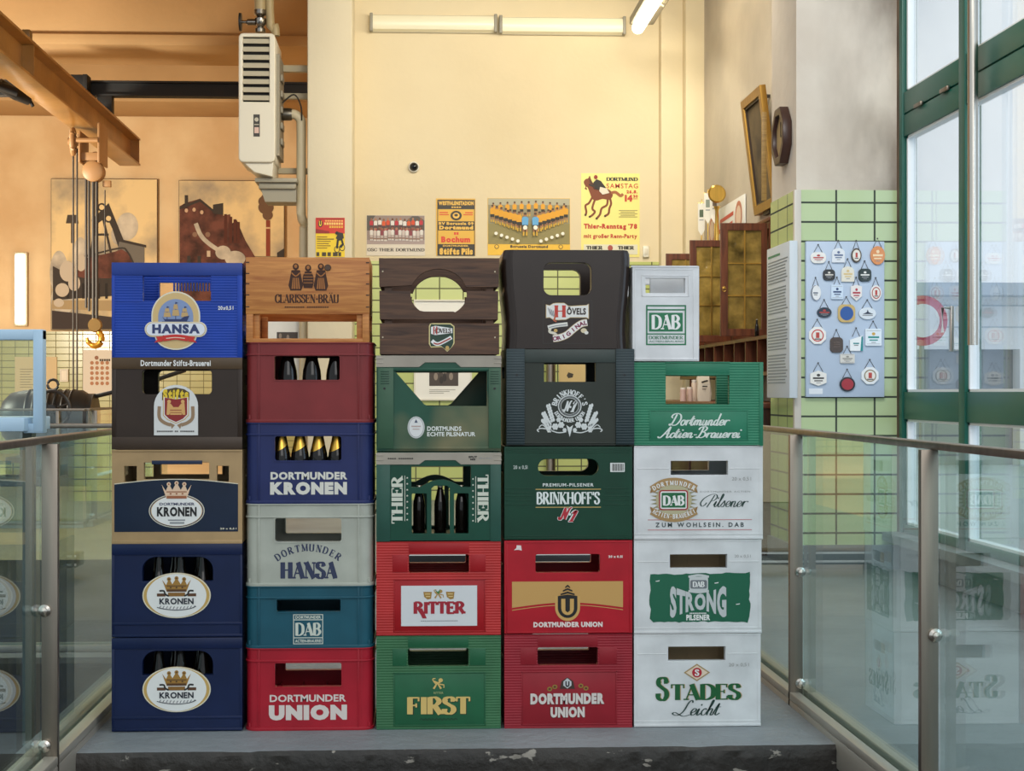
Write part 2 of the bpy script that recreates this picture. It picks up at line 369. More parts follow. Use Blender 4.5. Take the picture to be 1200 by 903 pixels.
def layout(txt, font='sans', bold=.0, thick=.2, thin=.06, track=0):
    """whole line as (verts, faces), unscaled"""
    V = []; Fc = []; x = 0; prev = ''
    for ch in txt:
        if font == 'sans' and prev:
            x -= .055*((prev in 'KRTAVLFPYr')+(ch in 'TAVYJ'))+(.05 if prev+ch in ('LT', 'TA', 'AT', 'AV', 'RT', 'RU') else 0)
        prev = ch
        if font == 'serif': v, f, wd = serif(ch, thick, thin)
        elif font == 'script': v, f, wd = script(ch, thick, thin)
        else:
            if ch == ' ': v, f, wd = [], [], .26
            else:
                v, f = sans(ch, bold); mx = max(p[0] for p in v); mn = min(p[0] for p in v); wd = mx-mn+.085-.3*bold; v = [(p[0]-mn, p[1]) for p in v]
        b = len(V); V += [(p[0]+x, p[1]) for p in v]; Fc += [[b+i for i in q] for q in f]; x += wd+track
    return V, Fc
class Decal:
    """flat printed artwork: polygons in photo pixels, laid on one plane through to(px, py) -> (u, v)"""
    def __init__(s, to, y=0, step=.0005):
        s.to = to; s.mb = MB([]); s.y = y; s.step = step; s.cnt = 0
    def _put(s, pts, faces, m, L):
        # overlapping strokes get hair-thin separate levels
        par = list(range(len(pts)))
        def find(a):
            while par[a] != a: par[a] = par[par[a]]; a = par[a]
            return a
        for f in faces:
            for k in f[1:]: par[find(k)] = find(f[0])
        lev = {}; y0 = s.y-s.step*(L+1); out = []
        for i, p in enumerate(pts):
            r_ = find(i)
            if r_ not in lev: lev[r_] = s.cnt; s.cnt += 1
            u_, v_ = s.to(*p); out.append((u_, y0-s.step*.06*(lev[r_] % 14), v_))
        s.mb._add(out, faces, m)
    def poly(s, pts, m, L=0):
        t = tessellate_polygon([[Vector((p[0], p[1], 0)) for p in pts]])
        s._put(pts, [list(q) for q in t], m, L); return s
    def rect(s, x0, y0, x1, y1, m, L=0): return s.poly(rr(x0, y0, x1, y1), m, L)
    def ell(s, cx, cy, rx, ry, m, L=0, n=36): return s.poly(ell(cx, cy, rx, ry, n), m, L)
    def line(s, pts, wd, m, L=0, smooth=False):
        if smooth: pts = cr(pts, 5)
        s._put(*ribbon(pts, (wd if callable(wd) else (lambda dx, dy: wd))), m, L); return s
    def frame(s, x0, y0, x1, y1, t, m, L=0):
        for q in ((x0, y0, x1, y0+t), (x0, y1-t, x1, y1), (x0, y0, x0+t, y1), (x1-t, y0, x1, y1)): s.rect(*q, m, L)
        return s
    def plate(s, pts, m, thick):
        q = [s.to(*p) for p in pts]; s.mb.extr(q, [], s.y-.0003, s.y+thick, m); return s
    def text(s, t, x0, y0, x1, y1, m, L=1, font='sans', bold=.0, thick=.2, thin=.06, track=0, warp=None, cap=False):
        V, Fc = layout(t, font, bold, thick, thin, track)
        ax = min(p[0] for p in V); bx = max(p[0] for p in V); ay = min(p[1] for p in V); by = max(p[1] for p in V)
        if cap: ay, by = 0, 1
        Q = []
        for p in V:
            u = (p[0]-ax)/(bx-ax); v = (p[1]-ay)/(by-ay)
            if warp: u, v = warp(u, v)
            Q.append((x0+u*(x1-x0), y1+v*(y0-y1)))
        s._put(Q, Fc, m, L); return s
    def arc(s, t, cx, cy, r, a0, a1, h, m, L=1, font='sans', bold=.02, thick=.2, thin=.06, inner=False, wfac=1, ry=None):
        """letters along an arc; degrees, 90 = top; inner: read along the bottom"""
        n = len(t); ry = ry or r
        for i, ch in enumerate(t):
            if ch == ' ': continue
            V, Fc = layout(ch, font, bold, thick, thin)
            a = math.radians(a0+(a1-a0)*(i+.5)/n)
            ax = min(p[0] for p in V); bx = max(p[0] for p in V); mh = .72 if font == 'sans' else 1
            sw = h/mh*wfac; rot = a-PI/2 if not inner else a+PI/2
            Q = []
            for p in V:
                x = (p[0]-(ax+bx)/2)*sw; y = p[1]/mh*h
                X = x*math.cos(rot)-y*math.sin(rot); Y = x*math.sin(rot)+y*math.cos(rot)
                Q.append((cx+r*math.cos(a)+X, cy-(ry*math.sin(a)+Y)))
            s._put(Q, Fc, m, L)
        return s
    def build(s, name, parent=None, loc=(0, 0, 0), rot=(0, 0, 0), recalc=False):
        return s.mb.build(name, parent, loc, rot, recalc=recalc)
# ================================================================== STRUCTURE
M_GLASS = glass('rail_glass', (.86, .95, .94, 1)); M_WGLASS = glass('window_glass', (.965, .985, 1, 1))
M_STEEL = metal('brushed_steel', '#8f867b', .42)
M_CREAM = plaster('cream_plaster', '#d2c2a0', '#decfae', .5)
M_COLUMN = plaster('column_plaster', '#cfc3a8', '#d9cdb2', .5)
M_HALLW = plaster('hall_plaster', '#d2b083', '#e2c79c', 1.1)
def sooty():
    m, nt, b = newmat('sooty_plaster')
    col, n = noise_mix(nt, lin('#cdc0b0'), lin('#e4dccf'), 1.3, .3, .7, 8)
    c2, n2 = noise_mix(nt, (0, 0, 0, 1), (1, 1, 1, 1), 1.5, .38, .60, 9, 'Object', (1.2, 1, .55))
    tc = nt.nodes.new('ShaderNodeTexCoord'); sp = nt.nodes.new('ShaderNodeSeparateXYZ'); nt.links.new(tc.outputs['Object'], sp.inputs[0])
    mr = nt.nodes.new('ShaderNodeMapRange'); mr.inputs[1].default_value = 2.35; mr.inputs[2].default_value = 2.82; mr.inputs[3].default_value = .12; mr.inputs[4].default_value = .85; nt.links.new(sp.outputs[0], mr.inputs[0])
    mu = nt.nodes.new('ShaderNodeMath'); mu.operation = 'MULTIPLY'; nt.links.new(c2, mu.inputs[0]); nt.links.new(mr.outputs[0], mu.inputs[1])
    mx = nt.nodes.new('ShaderNodeMixRGB'); mx.inputs[2].default_value = lin('#54463a'); nt.links.new(mu.outputs[0], mx.inputs[0]); nt.links.new(col, mx.inputs[1])
    nt.links.new(mx.outputs[0], b.inputs['Base Color']); b.inputs['Roughness'].default_value = .9
    n3 = nt.nodes.new('ShaderNodeTexNoise'); n3.inputs['Scale'].default_value = 7; n3.inputs['Detail'].default_value = 8; nt.links.new(tc.outputs['Object'], n3.inputs['Vector'])
    bp = nt.nodes.new('ShaderNodeBump'); bp.inputs['Distance'].default_value = .02; bp.inputs['Strength'].default_value = .35; nt.links.new(n3.outputs['Fac'], bp.inputs['Height']); nt.links.new(bp.outputs[0], b.inputs['Normal'])
    return m
M_STAIN = sooty()
M_GREYP = plaster('grey_plaster', '#a49a8c', '#c6bba9', .7)
M_CEIL = plaster('ceiling_paint', '#a8875c', '#b8966a', .6)
M_RCEIL = plaster('bar_ceiling_paint', '#bdb39c', '#c6bca6', .6)
M_TAN = plaster('sandy_floor', '#c4a980', '#d2b88e', .8, .35, .65, .5)
M_DARKF = plaster('dark_floor', '#34302b', '#4b463f', 1.5)
M_GREYF = plaster('grey_floor_paint', '#6e7376', '#83888b', 2.2, .3, .7, .45)
def chipped(name, base1, base2, chip, amount):
    m, nt, b = newmat(name)
    col, n = noise_mix(nt, lin(base1), lin(base2), 2.6, .3, .7, 8)
    c2, n2 = noise_mix(nt, (0, 0, 0, 1), (1, 1, 1, 1), 11, amount, amount+.02, 5, 'Object', (1, 1, 2.2))
    mx = nt.nodes.new('ShaderNodeMixRGB'); mx.inputs[2].default_value = lin(chip)
    nt.links.new(c2, mx.inputs[0]); nt.links.new(col, mx.inputs[1]); nt.links.new(mx.outputs[0], b.inputs['Base Color']); b.inputs['Roughness'].default_value = .6
    n3 = nt.nodes.new('ShaderNodeTexNoise'); n3.inputs['Scale'].default_value = 22; n3.inputs['Detail'].default_value = 8; t3 = nt.nodes.new('ShaderNodeTexCoord'); nt.links.new(t3.outputs['Object'], n3.inputs['Vector'])
    bp = nt.nodes.new('ShaderNodeBump'); bp.inputs['Distance'].default_value = .02; bp.inputs['Strength'].default_value = .5
    nt.links.new(n3.outputs['Fac'], bp.inputs['Height']); nt.links.new(bp.outputs[0], b.inputs['Normal'])
    return m
M_PFRONT = chipped('plinth_side', '#1a1714', '#322d28', '#8d867c', .63)
M_PTOP = chipped('plinth_top', '#6d7275', '#82878a', '#3f3c38', .76)
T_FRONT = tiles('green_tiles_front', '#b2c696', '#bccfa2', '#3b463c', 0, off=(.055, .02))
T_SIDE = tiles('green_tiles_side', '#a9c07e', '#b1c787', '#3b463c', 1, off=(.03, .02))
T_BACK = tiles('green_tiles_back', '#b3bd72', '#bcc57c', '#5a5a40', 0, off=(.02, .02))
T_HALL = tiles('green_tiles_hall', '#a8a56c', '#b0ad74', '#6d6a48', 0, off=(.02, .02))
WX = 2.86                        # window wall
YB = 14.5                        # back wall of the bar room
def S(name, build, mat):
    m = MB(mat); build(m); return m.build(name, kind='structure')
# plinth with a worn, irregular front edge
def plinth(m):
    n = 90; x0, x1, yf = -1.16, 1.26, 4.335
    V = []; Fc = []
    rows = [(-.46, 0.012), (-.30, .006), (-.14, .006), (-.045, .004), (-.012, .006), (0, .016)]
    for k, (z, ins) in enumerate(rows):
        for i in range(n+1):
            t = i/n; x = x0+(x1-x0)*t; j = random.random()
            chip = .012*max(0, math.sin(x*9)+math.sin(x*23.7+1)+.6*(random.random()-.5)-1.1) if k >= 3 else 0
            V.append((x, yf+ins+chip+.004*j+.02*t, z-(chip*.5 if k == 5 else 0)))
    for k in range(len(rows)-1):
        for i in range(n): Fc.append((k*(n+1)+i, k*(n+1)+i+1, (k+1)*(n+1)+i+1, (k+1)*(n+1)+i))
    m._add(V, Fc, M_PFRONT)
    top = [(len(rows)-1)*(n+1)+i for i in range(n+1)]
    tv = [V[i] for i in top]+[(x0+(x1-x0)*(n-i)/n, yf+.14, 0) for i in range(n+1)]
    m._add(tv, [(i, i+1, 2*n-i, 2*n+1-i) for i in range(n)], M_PTOP)
    m._add([(x0, yf+.13999, 0), (x1, yf+.13999, 0), (x1, 6.9, 0), (x0, 6.9, 0)], [(0, 1, 2, 3)], M_PTOP)
    m._add([(x0, yf+.03, 0), (x0, 6.9, 0), (x0, 6.9, -.46), (x0, yf+.03, -.46)], [(0, 1, 2, 3)], M_PFRONT)
    m._add([(x1, yf+.05, 0), (x1, 6.9, 0), (x1, 6.9, -.46), (x1, yf+.05, -.46)], [(0, 1, 2, 3)], M_PFRONT)
S('plinth_platform', plinth, [M_PFRONT, M_PTOP])
S('floor_lower', lambda m: m.box(-12, -6, -.6, 12, 9.4, -.46), M_DARKF)
S('floor_bar_room', lambda m: (m.box(1.262, 1.0, -.46, 2.86, 6.9, 0), m.box(-1.16, 6.9, -.2, 2.86, 14.6, 0)), M_GREYF)
S('floor_left', lambda m: m.box(-11, 5.8, -.6, -1.162, 9.4, 0), M_DARKF)
S('floor_hall', lambda m: m.box(-11, 9.4, -.6, -1.162, 26.4, -.005), M_TAN)
# bar room
def back(m):
    zt = CZ+(460-306)*14.5/1750
    m.box(-.66, YB, zt, 2.9, YB+.2, 5.7, M_CREAM); m.box(-.66, YB-.012, 0, 2.9, YB+.2, zt, T_BACK)
S('wall_back', back, [M_CREAM, T_BACK])
xl, _ = P(772, 300, YB); xm, _ = P(800, 300, YB-.14); xr_, _ = P(830, 300, YB-.3)
S('pilaster_back', lambda m: (m.box(xl, YB-.14, 0, 2.9, YB+.1, 5.7, bev=.01), m.box(xm, YB-.30, 0, 2.9, YB-.1, 5.7, bev=.01)), M_CREAM)
cl, _ = P(360, 300, 14.0); cr_, _ = P(413, 300, 14.0)
S('column_left', lambda m: m.box(cl, 14.0, 0, cr_, 15.2, 7.0, bev=.02), M_COLUMN)
SX = 2.74
S('wall_right', lambda m: m.box(SX, 9.35, 0, 2.95, YB, 5.7), M_GREYP)
pz = CZ+240*8.75/1750; PF = 8.75
pl, _ = P(932, 300, PF); pr, _ = P(1051, 300, PF)
def pillar(m):
    m.box(pl+.008, PF+.008, pz, 2.95, 9.37, 5.7, M_STAIN)
    kz = CZ-180*PF/1750
    m._add([(pl, PF, kz), (pr, PF, kz), (pr, PF, pz), (pl, PF, pz)], [(0, 1, 2, 3)], T_FRONT)
    m._add([(pl, PF, kz), (pl, PF+.62, kz), (pl, PF+.62, pz), (pl, PF, pz)], [(0, 1, 2, 3)], T_SIDE)
    m._add([(pl, PF, pz), (pr, PF, pz), (pr, PF+.1, pz), (pl, PF+.6, pz)], [(0, 1, 2, 3)], T_FRONT)
    m.box(pl-.02, PF-.03, 0, 2.95, 9.37, kz, M_GREYF)
    m.box(pl+.004, PF+.004, kz-.01, 2.9, 9.37, pz-.002, M_GREYP)
S('pillar_right', pillar, [M_STAIN, T_FRONT, T_SIDE, M_GREYF, M_GREYP])
S('trim_1', lambda m: m.box(pl-.006, PF-.006, .16, pl+.034, PF+.03, pz, bev=.002), C('#c9c4ba', .35))
M_SOOT = plaster('sooty_timber', '#4a3a2e', '#76604c', 2.5)
S('trim_2', lambda m: m.box(pr+.002, PF-.04, 0, 2.845, PF+.05, 5.7, bev=.006), M_SOOT)
S('ceiling', lambda m: m.box(-1.1, 6.2, 5.7, 3.2, 14.8, 5.9), M_RCEIL)
S('wall_partition', lambda m: m.box(-1.02, 15.2, 0, -.82, 26, 7.0), M_HALLW)
# hall
HZ = CZ+(460-389)*26/1750
S('wall_far', lambda m: (m.box(-11, 26, HZ, -.8, 26.3, 7, M_HALLW), m.box(-11, 25.985, -.01, -.8, 26.3, HZ, T_HALL)), [M_HALLW, T_HALL])
S('ceiling_hall', lambda m: m.box(-11, 8, 6.7, -1.04, 26.3, 6.9), M_CEIL)
for i, (y0, y1) in enumerate(((24.7, 25.98), (20.7, 21.9), (16.6, 17.8))):
    S('ceiling_beam_%s' % 'abc'[i], lambda m: (m.box(-11, y0, 5.95, -1.05, y1, 6.7, bev=.02), m.box(-11, y0-.08, 5.80, -1.05, y1+.0, 5.95, bev=.02)), M_CEIL)
S('wall_left', lambda m: m.box(-11.2, 9, -.6, -11, 26.3, 7), M_HALLW)
# ------------------------------------------------------------------ right window wall (plane x = WX)
M_GREEN = C('#0d5a4c', .35); M_WHITE = C('#e9edee', .4)
TZ0 = CZ-.155; TZ1 = CZ+.005; UZ0 = CZ+1.50; UZ1 = CZ+1.76; ZB = .22
YW = [8.68, 7.70, 6.45, 5.2, 3.95, 2.7, 1.45]
S('wall_right_sill', lambda m: (m.box(WX-.02, 1.2, 0, WX+.14, 8.75, ZB-.03), m.box(WX-.12, 1.2, ZB-.05, WX+.16, 8.72, ZB)), C('#777c7b', .5))
def wframe(m):
    a, b = WX-.02, WX+.07
    for k, y in enumerate(YW):
        m.box(a, y-(.045 if k else .02), ZB, b, y+(.045 if k else .04), 5.7, bev=.004)
    for k in range(len(YW)-1):
        y1, y0 = YW[k]-.03, YW[k+1]+.03
        for z0, z1 in ((TZ0, TZ1), (UZ0, UZ0+.125), (UZ1-.125, UZ1), (ZB, ZB+.05), (5.6, 5.7)): m.box(a+.006, y0, z0, b-.006, y1, z1, bev=.004)
        m.box(a+.02, y0, UZ0+.12, b-.02, y1, UZ1-.12)
fr = S('window_1', wframe, M_GREEN)
def beads(m):
    for k in range(len(YW)-1):
        y1, y0 = YW[k]-.045, YW[k+1]+.045
        for z0, z1 in ((ZB+.05, TZ0), (TZ1, UZ0), (UZ1, 5.6)):
            for (p0, q0, p1, q1) in ((y0, z0, y0+.02, z1), (y1-.02, z0, y1, z1), (y0, z0, y1, z0+.014), (y0, z1-.014, y1, z1)):
                m.box(WX+.0, p0, q0, WX+.05, p1, q1)
mb = MB(M_WHITE); beads(mb); mb.build('glazing_bead', fr)
for k in range(len(YW)-1):
    y1, y0 = YW[k]-.05, YW[k+1]+.05
    for z0, z1 in ((ZB+.05, TZ0), (TZ1, UZ0), (UZ1, 5.6)):
        mb = MB(M_WGLASS); mb.box(WX+.018, y0, z0, WX+.030, y1, z1); mb.build('pane', fr)
for k in range(2): mb = MB(M_STEEL); mb.box(WX-.034, 8.30-k*.42, UZ0+.132-.012, WX-.018, 8.30-k*.42+.12, UZ0+.132+.012, bev=.004); mb.build('hinge', fr)
mb = MB(metal('white_metal', '#c9cccb', .3)); hy = 7.83
mb.box(WX-.035, hy-.02, CZ+.22, WX-.018, hy+.02, CZ+.46, bev=.004); mb.tube([(WX-.03, hy, CZ+.45), (WX-.075, hy, CZ+.45), (WX-.075, hy, CZ+.32)], .008)
mb.build('handle', fr)
t = MB(metal('pole_steel', '#b5b1a8', .28)); py_ = PXp(1140, 200, WX-.07)[0]
t.tube([(WX-.07, py_, CZ+.24), (WX-.07, py_, 5.7)], .026, 14)
tag(t.build('roller_pole'), 'vertical silver pole in front of the green window mullion', 'pole')
# ------------------------------------------------------------------ outside
M_OUT = C('#c3c9cb', .8)
S('ground_outside', lambda m: m.box(2.98, -10, -.25, 70, 70, -.15), M_OUT)
b = thing('neighbour_building', 'pale panelled building seen outside through the green window', 'building', (11, 24, -.15))
mb = MB(C('#eef3f6', .8)); mb.box(-6, 0, 1.9, 16, 8, 2.9)
for k in range(1, 3): mb.box(-6, -.02, 1.9+k*.35, 16, 0.01, 1.92+k*.35, C('#b9c8d2', .8))
mb.build('facade', b)
mb = MB(C('#8d9498', .8)); mb.box(-5.9, .3, 0, 15.9, 7.9, 1.9); mb.build('dark_base', b)
for k in range(4): mb = MB(C('#eef2f4', .8)); mb.box(-4.6+k*3.4, -.05, 0, -3.9+k*3.4, .25, 1.9); mb.build('pier', b)
mb = MB(C('#b9c8d6', .8)); mb.box(-6, -.5, 2.75, 16, 0, 2.95); mb.build('ledge', b)
sg = thing('road_sign', 'round red-edged sign standing outside, seen through the window', 'sign', (6.02, 17.6, -.15))
mb = MB(C('#c6415a', .5)); mb.lathe([(.30, -.01), (.30, .01)], (0, 0, 2.05), 'y', 32); mb.build('sign_rim', sg)
mb = MB(C('#e8ecee', .5)); mb.lathe([(.2, -.02), (.2, .012)], (0, 0, 2.05), 'y', 32); mb.build('sign_face', sg)
mb = MB(C('#9aa0a2', .4, 1)); mb.tube([(0, .03, 0), (0, .03, 2.3)], .03); mb.build('post', sg)
# ------------------------------------------------------------------ glass railings
M_BASE = C('#a59d90', .38, .35)
def railing(name, label, a, b_, ztop, posts, side, cap=True, zbase=0.0):
    """glass balustrade from a to b_ (xy); posts: fractions; side: offset of the posts from the glass"""
    ax, ay = a; L = math.hypot(b_[0]-ax, b_[1]-ay); ang = math.atan2(b_[1]-ay, b_[0]-ax)
    r = thing(name, label, 'railing', (ax, ay, 0), ang)
    mb = MB(M_STEEL); mb.box(0, -.022, ztop-.018, L, .022, ztop, bev=.003); mb.build('handrail', r)
    mb = MB(M_BASE); mb.box(0, -.05, zbase-.07, L, .05, zbase+.02, bev=.004); mb.box(0, -.05, zbase+.02, L, -.012, zbase+.045, bev=.003); mb.box(0, .016, zbase+.02, L, .05, zbase+.045, bev=.003); mb.build('base_channel', r)
    ps = [p*L for p in posts]
    for p in ps:
        mb = MB(M_STEEL); mb.box(p-.011, side*.006, zbase-.16, p+.011, side*.05, ztop-.018, bev=.002); po = mb.build('post', r)
        for z in (.075, .445):
            mb = MB(metal('bolt_steel', '#c9c2b8', .25)); mb.lathe([(.0, 0), (.017, 0), (.017, -.008), (.010, -.012), (.010, -.02), (0, -.022)], (p-.011, side*.016, z), 'x', 12); mb.build('bolt', po)
    ed = [0]+ps+[L]
    for i in range(len(ed)-1):
        if ed[i+1]-ed[i] < .1: continue
        mb = MB(M_GLASS); mb.box(ed[i]+.02, -.006, zbase+.02, ed[i+1]-.02, .006, ztop-.018); mb.build('glass_panel', r)
    return r
RX = 1.285

p1 = PXp(942, 600, RX)[0]; p2 = PXp(1101, 600, RX)[0]
railing('glass_railing', 'glass balustrade with steel posts on the right, reflecting the white crates', (RX, 2.6), (RX, 6.4), .918, [(p2-2.6)/3.8, (p1-2.6)/3.8], 1)
LX = -1.035; p1 = PXp(47, 600, LX)[0]
railing('glass_railing', 'glass balustrade with one steel post at the left edge beside the navy crates', (LX, 2.6), (LX, 5.9), .918, [(p1-2.6)/3.3], -1)
railing('glass_railing', 'near crosswise glass balustrade behind the left balustrade', (-3.4, 5.98), (LX, 5.98), .918, [.2], -1)
railing('glass_railing', 'far crosswise glass balustrade in the left hall, in front of the dark machine', (-4.6, 11.7), (-2.58, 11.7), .918, [.90], -1)
railing('glass_railing', 'short glass balustrade running back beside the dark machine in the left hall', (-2.58, 11.75), (-2.58, 15.5), .918, [.04], -1)

lb = MB(C('#17181a', .35)); bx0, _ = P(452, 650, 8.3); bx1, _ = P(735, 650, 8.3)
lb.box(bx0, 8.3, .075, bx1, 8.5, .15, bev=.006); rt = thing('floor_duct', 'long low black duct with pale stripes on the floor behind the red crates', 'duct', (0, 0, 0)); lb.build('duct', rt)
lb = MB(C('#d5d5d0', .4)); lb.box(bx0, 8.296, .088, bx1, 8.31, .1); lb.box(bx0, 8.296, .136, bx1, 8.31, .147); lb.build('stripe', rt)
for t_ in (.1, .9): lb = MB(C('#17181a', .5)); lb.box(bx0+(bx1-bx0)*t_-.05, 8.32, 0, bx0+(bx1-bx0)*t_+.05, 8.48, .076); lb.build('foot', rt)
# ================================================================== CRATES
class Crate:
    def __init__(s, name, label, px, z0, Y=4.62, depth=.30, rotz=0, group=None):
        s.px = px; x0, y0, x1, y1 = px
        xl, _ = P(x0, 460, Y); xr, _ = P(x1, 460, Y); s.W = xr-xl; s.D = depth
        s.H = P((x0+x1)/2, y0, Y)[1]-P((x0+x1)/2, y1, Y)[1]
        s.root = thing(name, label, 'crate', ((xl+xr)/2, Y+depth/2, z0), rotz, group or 'stacked beer crates'); s.top = z0+s.H; s.z0 = z0
    def u(s, x): return (x-s.px[0])/(s.px[2]-s.px[0])*s.W-s.W/2
    def v(s, y): return (s.px[3]-y)/(s.px[3]-s.px[1])*s.H
    def to(s, x, y): return s.u(x), s.v(y)
    def sc(s): return s.W/(s.px[2]-s.px[0])
    def pts(s, pl): return [s.to(*p) for p in pl]
    def shell(s, m, holes, r=0, t=.011, back=True, side_hole=True, div=True, inner=None, bev=.0012):
        W, H, D = s.W, s.H, s.D; e = max(r, 0); mb = MB(m); hp = [s.pts(h) for h in holes]
        fr = rr(-W/2+e, 0.002, W/2-e, H-.001); mb.extr(fr, hp, -D/2, -D/2+t, m, bev)
        mb.extr(fr, [[(-a, b) for a, b in h] for h in hp] if back else [], D/2-t, D/2, m, bev)
        # thick lip round each opening
        for h in hp:
            xs = [p[0] for p in h]; ys = [p[1] for p in h]
            for yy in ((-D/2+t, -D/2+t+.014),)+(((D/2-t-.014, D/2-t),) if back else ()):
                sg = 1 if yy[0] < 0 else -1
                cx, cy = sum(xs)/len(xs), sum(ys)/len(ys)
                big = [(sg*(cx+(x-cx)*(1+.008/(max(xs)-min(xs)))), cy+(y-cy)*(1+.008/(max(ys)-min(ys)))) for x, y in h]
                mb.extr(big, [[(sg*x, y) for x, y in h]], yy[0], yy[1], m)
        if r:
            for sx in (-1, 1):
                q = []
                for a in range(7): q.append((W/2-r+r*math.sin(PI/2*a/6), -D/2+r-r*math.cos(PI/2*a/6)))
                for a in range(7): q.append((W/2-r+r*math.cos(PI/2*a/6), D/2-r+r*math.sin(PI/2*a/6)))
                ri = r-t
                for a in range(7): q.append((W/2-r+ri*math.sin(PI/2*a/6), D/2-r+ri*math.cos(PI/2*a/6)))
                for a in range(7): q.append((W/2-r+ri*math.cos(PI/2*a/6), -D/2+r-ri*math.sin(PI/2*a/6)))
                mb.extrz([(sx*x, y) for x, y in q], [], .002, H-.001, m)
        else:
            for sx in (-1, 1):
                sh = [rr(-D*.2, H*.70, D*.2, H*.82, .008)] if side_hole else []
                mb.extrx(rr(-D/2+.0005, .002, D/2-.0005, H-.001), sh, sx*W/2, sx*(W/2-t), m, bev)
        mb.box(-W/2+t, -D/2+t, .004, W/2-t, D/2-t, .014, inner or m)
        if div:
            for k in range(1, 5): mb.box(-W/2+t+k*(W-2*t)/5-.0015, -D/2+t, .014, -W/2+t+k*(W-2*t)/5+.0015, D/2-t, H*.38, inner or m)
            for k in range(1, 4): mb.box(-W/2+t, -D/2+t+k*(D-2*t)/4-.0015, .014, W/2-t, -D/2+t+k*(D-2*t)/4+.0015, H*.38, inner or m)
        s.mb = mb; s.m = m; return s
    def slab(s, x0, y0, x1, y1, m=None, proud=.002, bev=.0006, both=True):
        a, b = s.u(x0), s.u(x1); c, d = s.v(y1), s.v(y0)
        s.mb.box(a, -s.D/2-proud, c, b, -s.D/2+.001, d, m or s.m, bev)
        if both: s.mb.box(-a, s.D/2-.001, c, -b, s.D/2+proud, d, m or s.m, bev)
        return s
    def ring(s, y0, y1, proud=.004, r=0, m=None):
        W, D = s.W/2+proud, s.D/2+proud
        o = rr(-W, -D, W, D, r+proud if r else .002); i = rr(-W+proud+.006, -D+proud+.006, W-proud-.006, D-proud-.006, max(r-.006, .001))
        s.mb.extrz(o, [i], s.v(y1), s.v(y0), m or s.m, .0008); return s
    def rib(s, x, y0, y1, wd=.004, proud=.0035): 
        a = s.u(x); s.mb.box(a-wd/2, -s.D/2-proud, s.v(y1), a+wd/2, -s.D/2+.001, s.v(y0), s.m, .0006); return s
    def recess(s, x0, y0, x1, y1, t=1.1, proud=.0018, m=None):
        for q in ((x0, y0, x1, y0+t), (x0, y1-t, x1, y1), (x0, y0, x0+t, y1), (x1-t, y0, x1, y1)): s.slab(*q, m, proud)
        return s
    def done(s): s.body = s.mb.build('body', s.root); return s
    def decal(s, off=0): return Decal(s.to, -s.D/2-off)
    def side_decal(s, x0, x1):
        """same artwork squeezed onto the right end face; photo x range x0..x1 fills the depth"""
        def to(x, y): return ((x-x0)/(x1-x0)*s.D-s.D/2, s.v(y))
        return Decal(to, 0)
    def put_side(s, d, name):
        return d.build(name, s.root, (s.W/2, 0, 0), (0, 0, PI/2))
    def put(s, d, name='lettering', label=None):
        o = d.build(name, s.root)
        if label: o['label'] = label
        return o
WHT = C('#e9e8e4', .5); CRM = C('#e3dcc4', .5); GLD = C('#c9a45c', .45); TANL = C('#b98f57', .5); BLK = C('#121212', .5); NVY = C('#1c2a55', .5)
DRED = C('#a5152a', .5); DGR = C('#0c4f38', .5); BRN = C('#3c2216', .6); GRY = C('#8c8f92', .5)

def crown(d, cx, top, bot, hw, m, m2, L=1):
    """five-pointed crown with balls between x = cx-hw..cx+hw"""
    h = bot-top; p = [(cx-hw, top+h*.18), (cx-hw*.72, top+h*.55), (cx-hw*.52, top+h*.12), (cx-hw*.28, top+h*.5), (cx, top+h*.05), (cx+hw*.28, top+h*.5), (cx+hw*.52, top+h*.12), (cx+hw*.72, top+h*.55), (cx+hw, top+h*.18), (cx+hw*.68, bot), (cx-hw*.68, bot)]
    d.poly(p, m, L)
    for x, y in ((-.52, .16), (0, .1), (.52, .16)): d.ell(cx+hw*x, top+h*y, hw*.14, hw*.14, m, L+1, 16); d.ell(cx+hw*x, top+h*y, hw*.06, hw*.06, m2, L+2, 10)
    d.rect(cx-hw*.66, bot-h*.16, cx+hw*.66, bot, m2, L+1); d.rect(cx-hw*.68, bot-h*.42, cx+hw*.68, bot-h*.36, m2, L+1)
    for x in (-.4, 0, .4): d.ell(cx+hw*x, bot-h*.28, hw*.07, hw*.06, m2, L+2, 10)

def col_z(): return 0.0
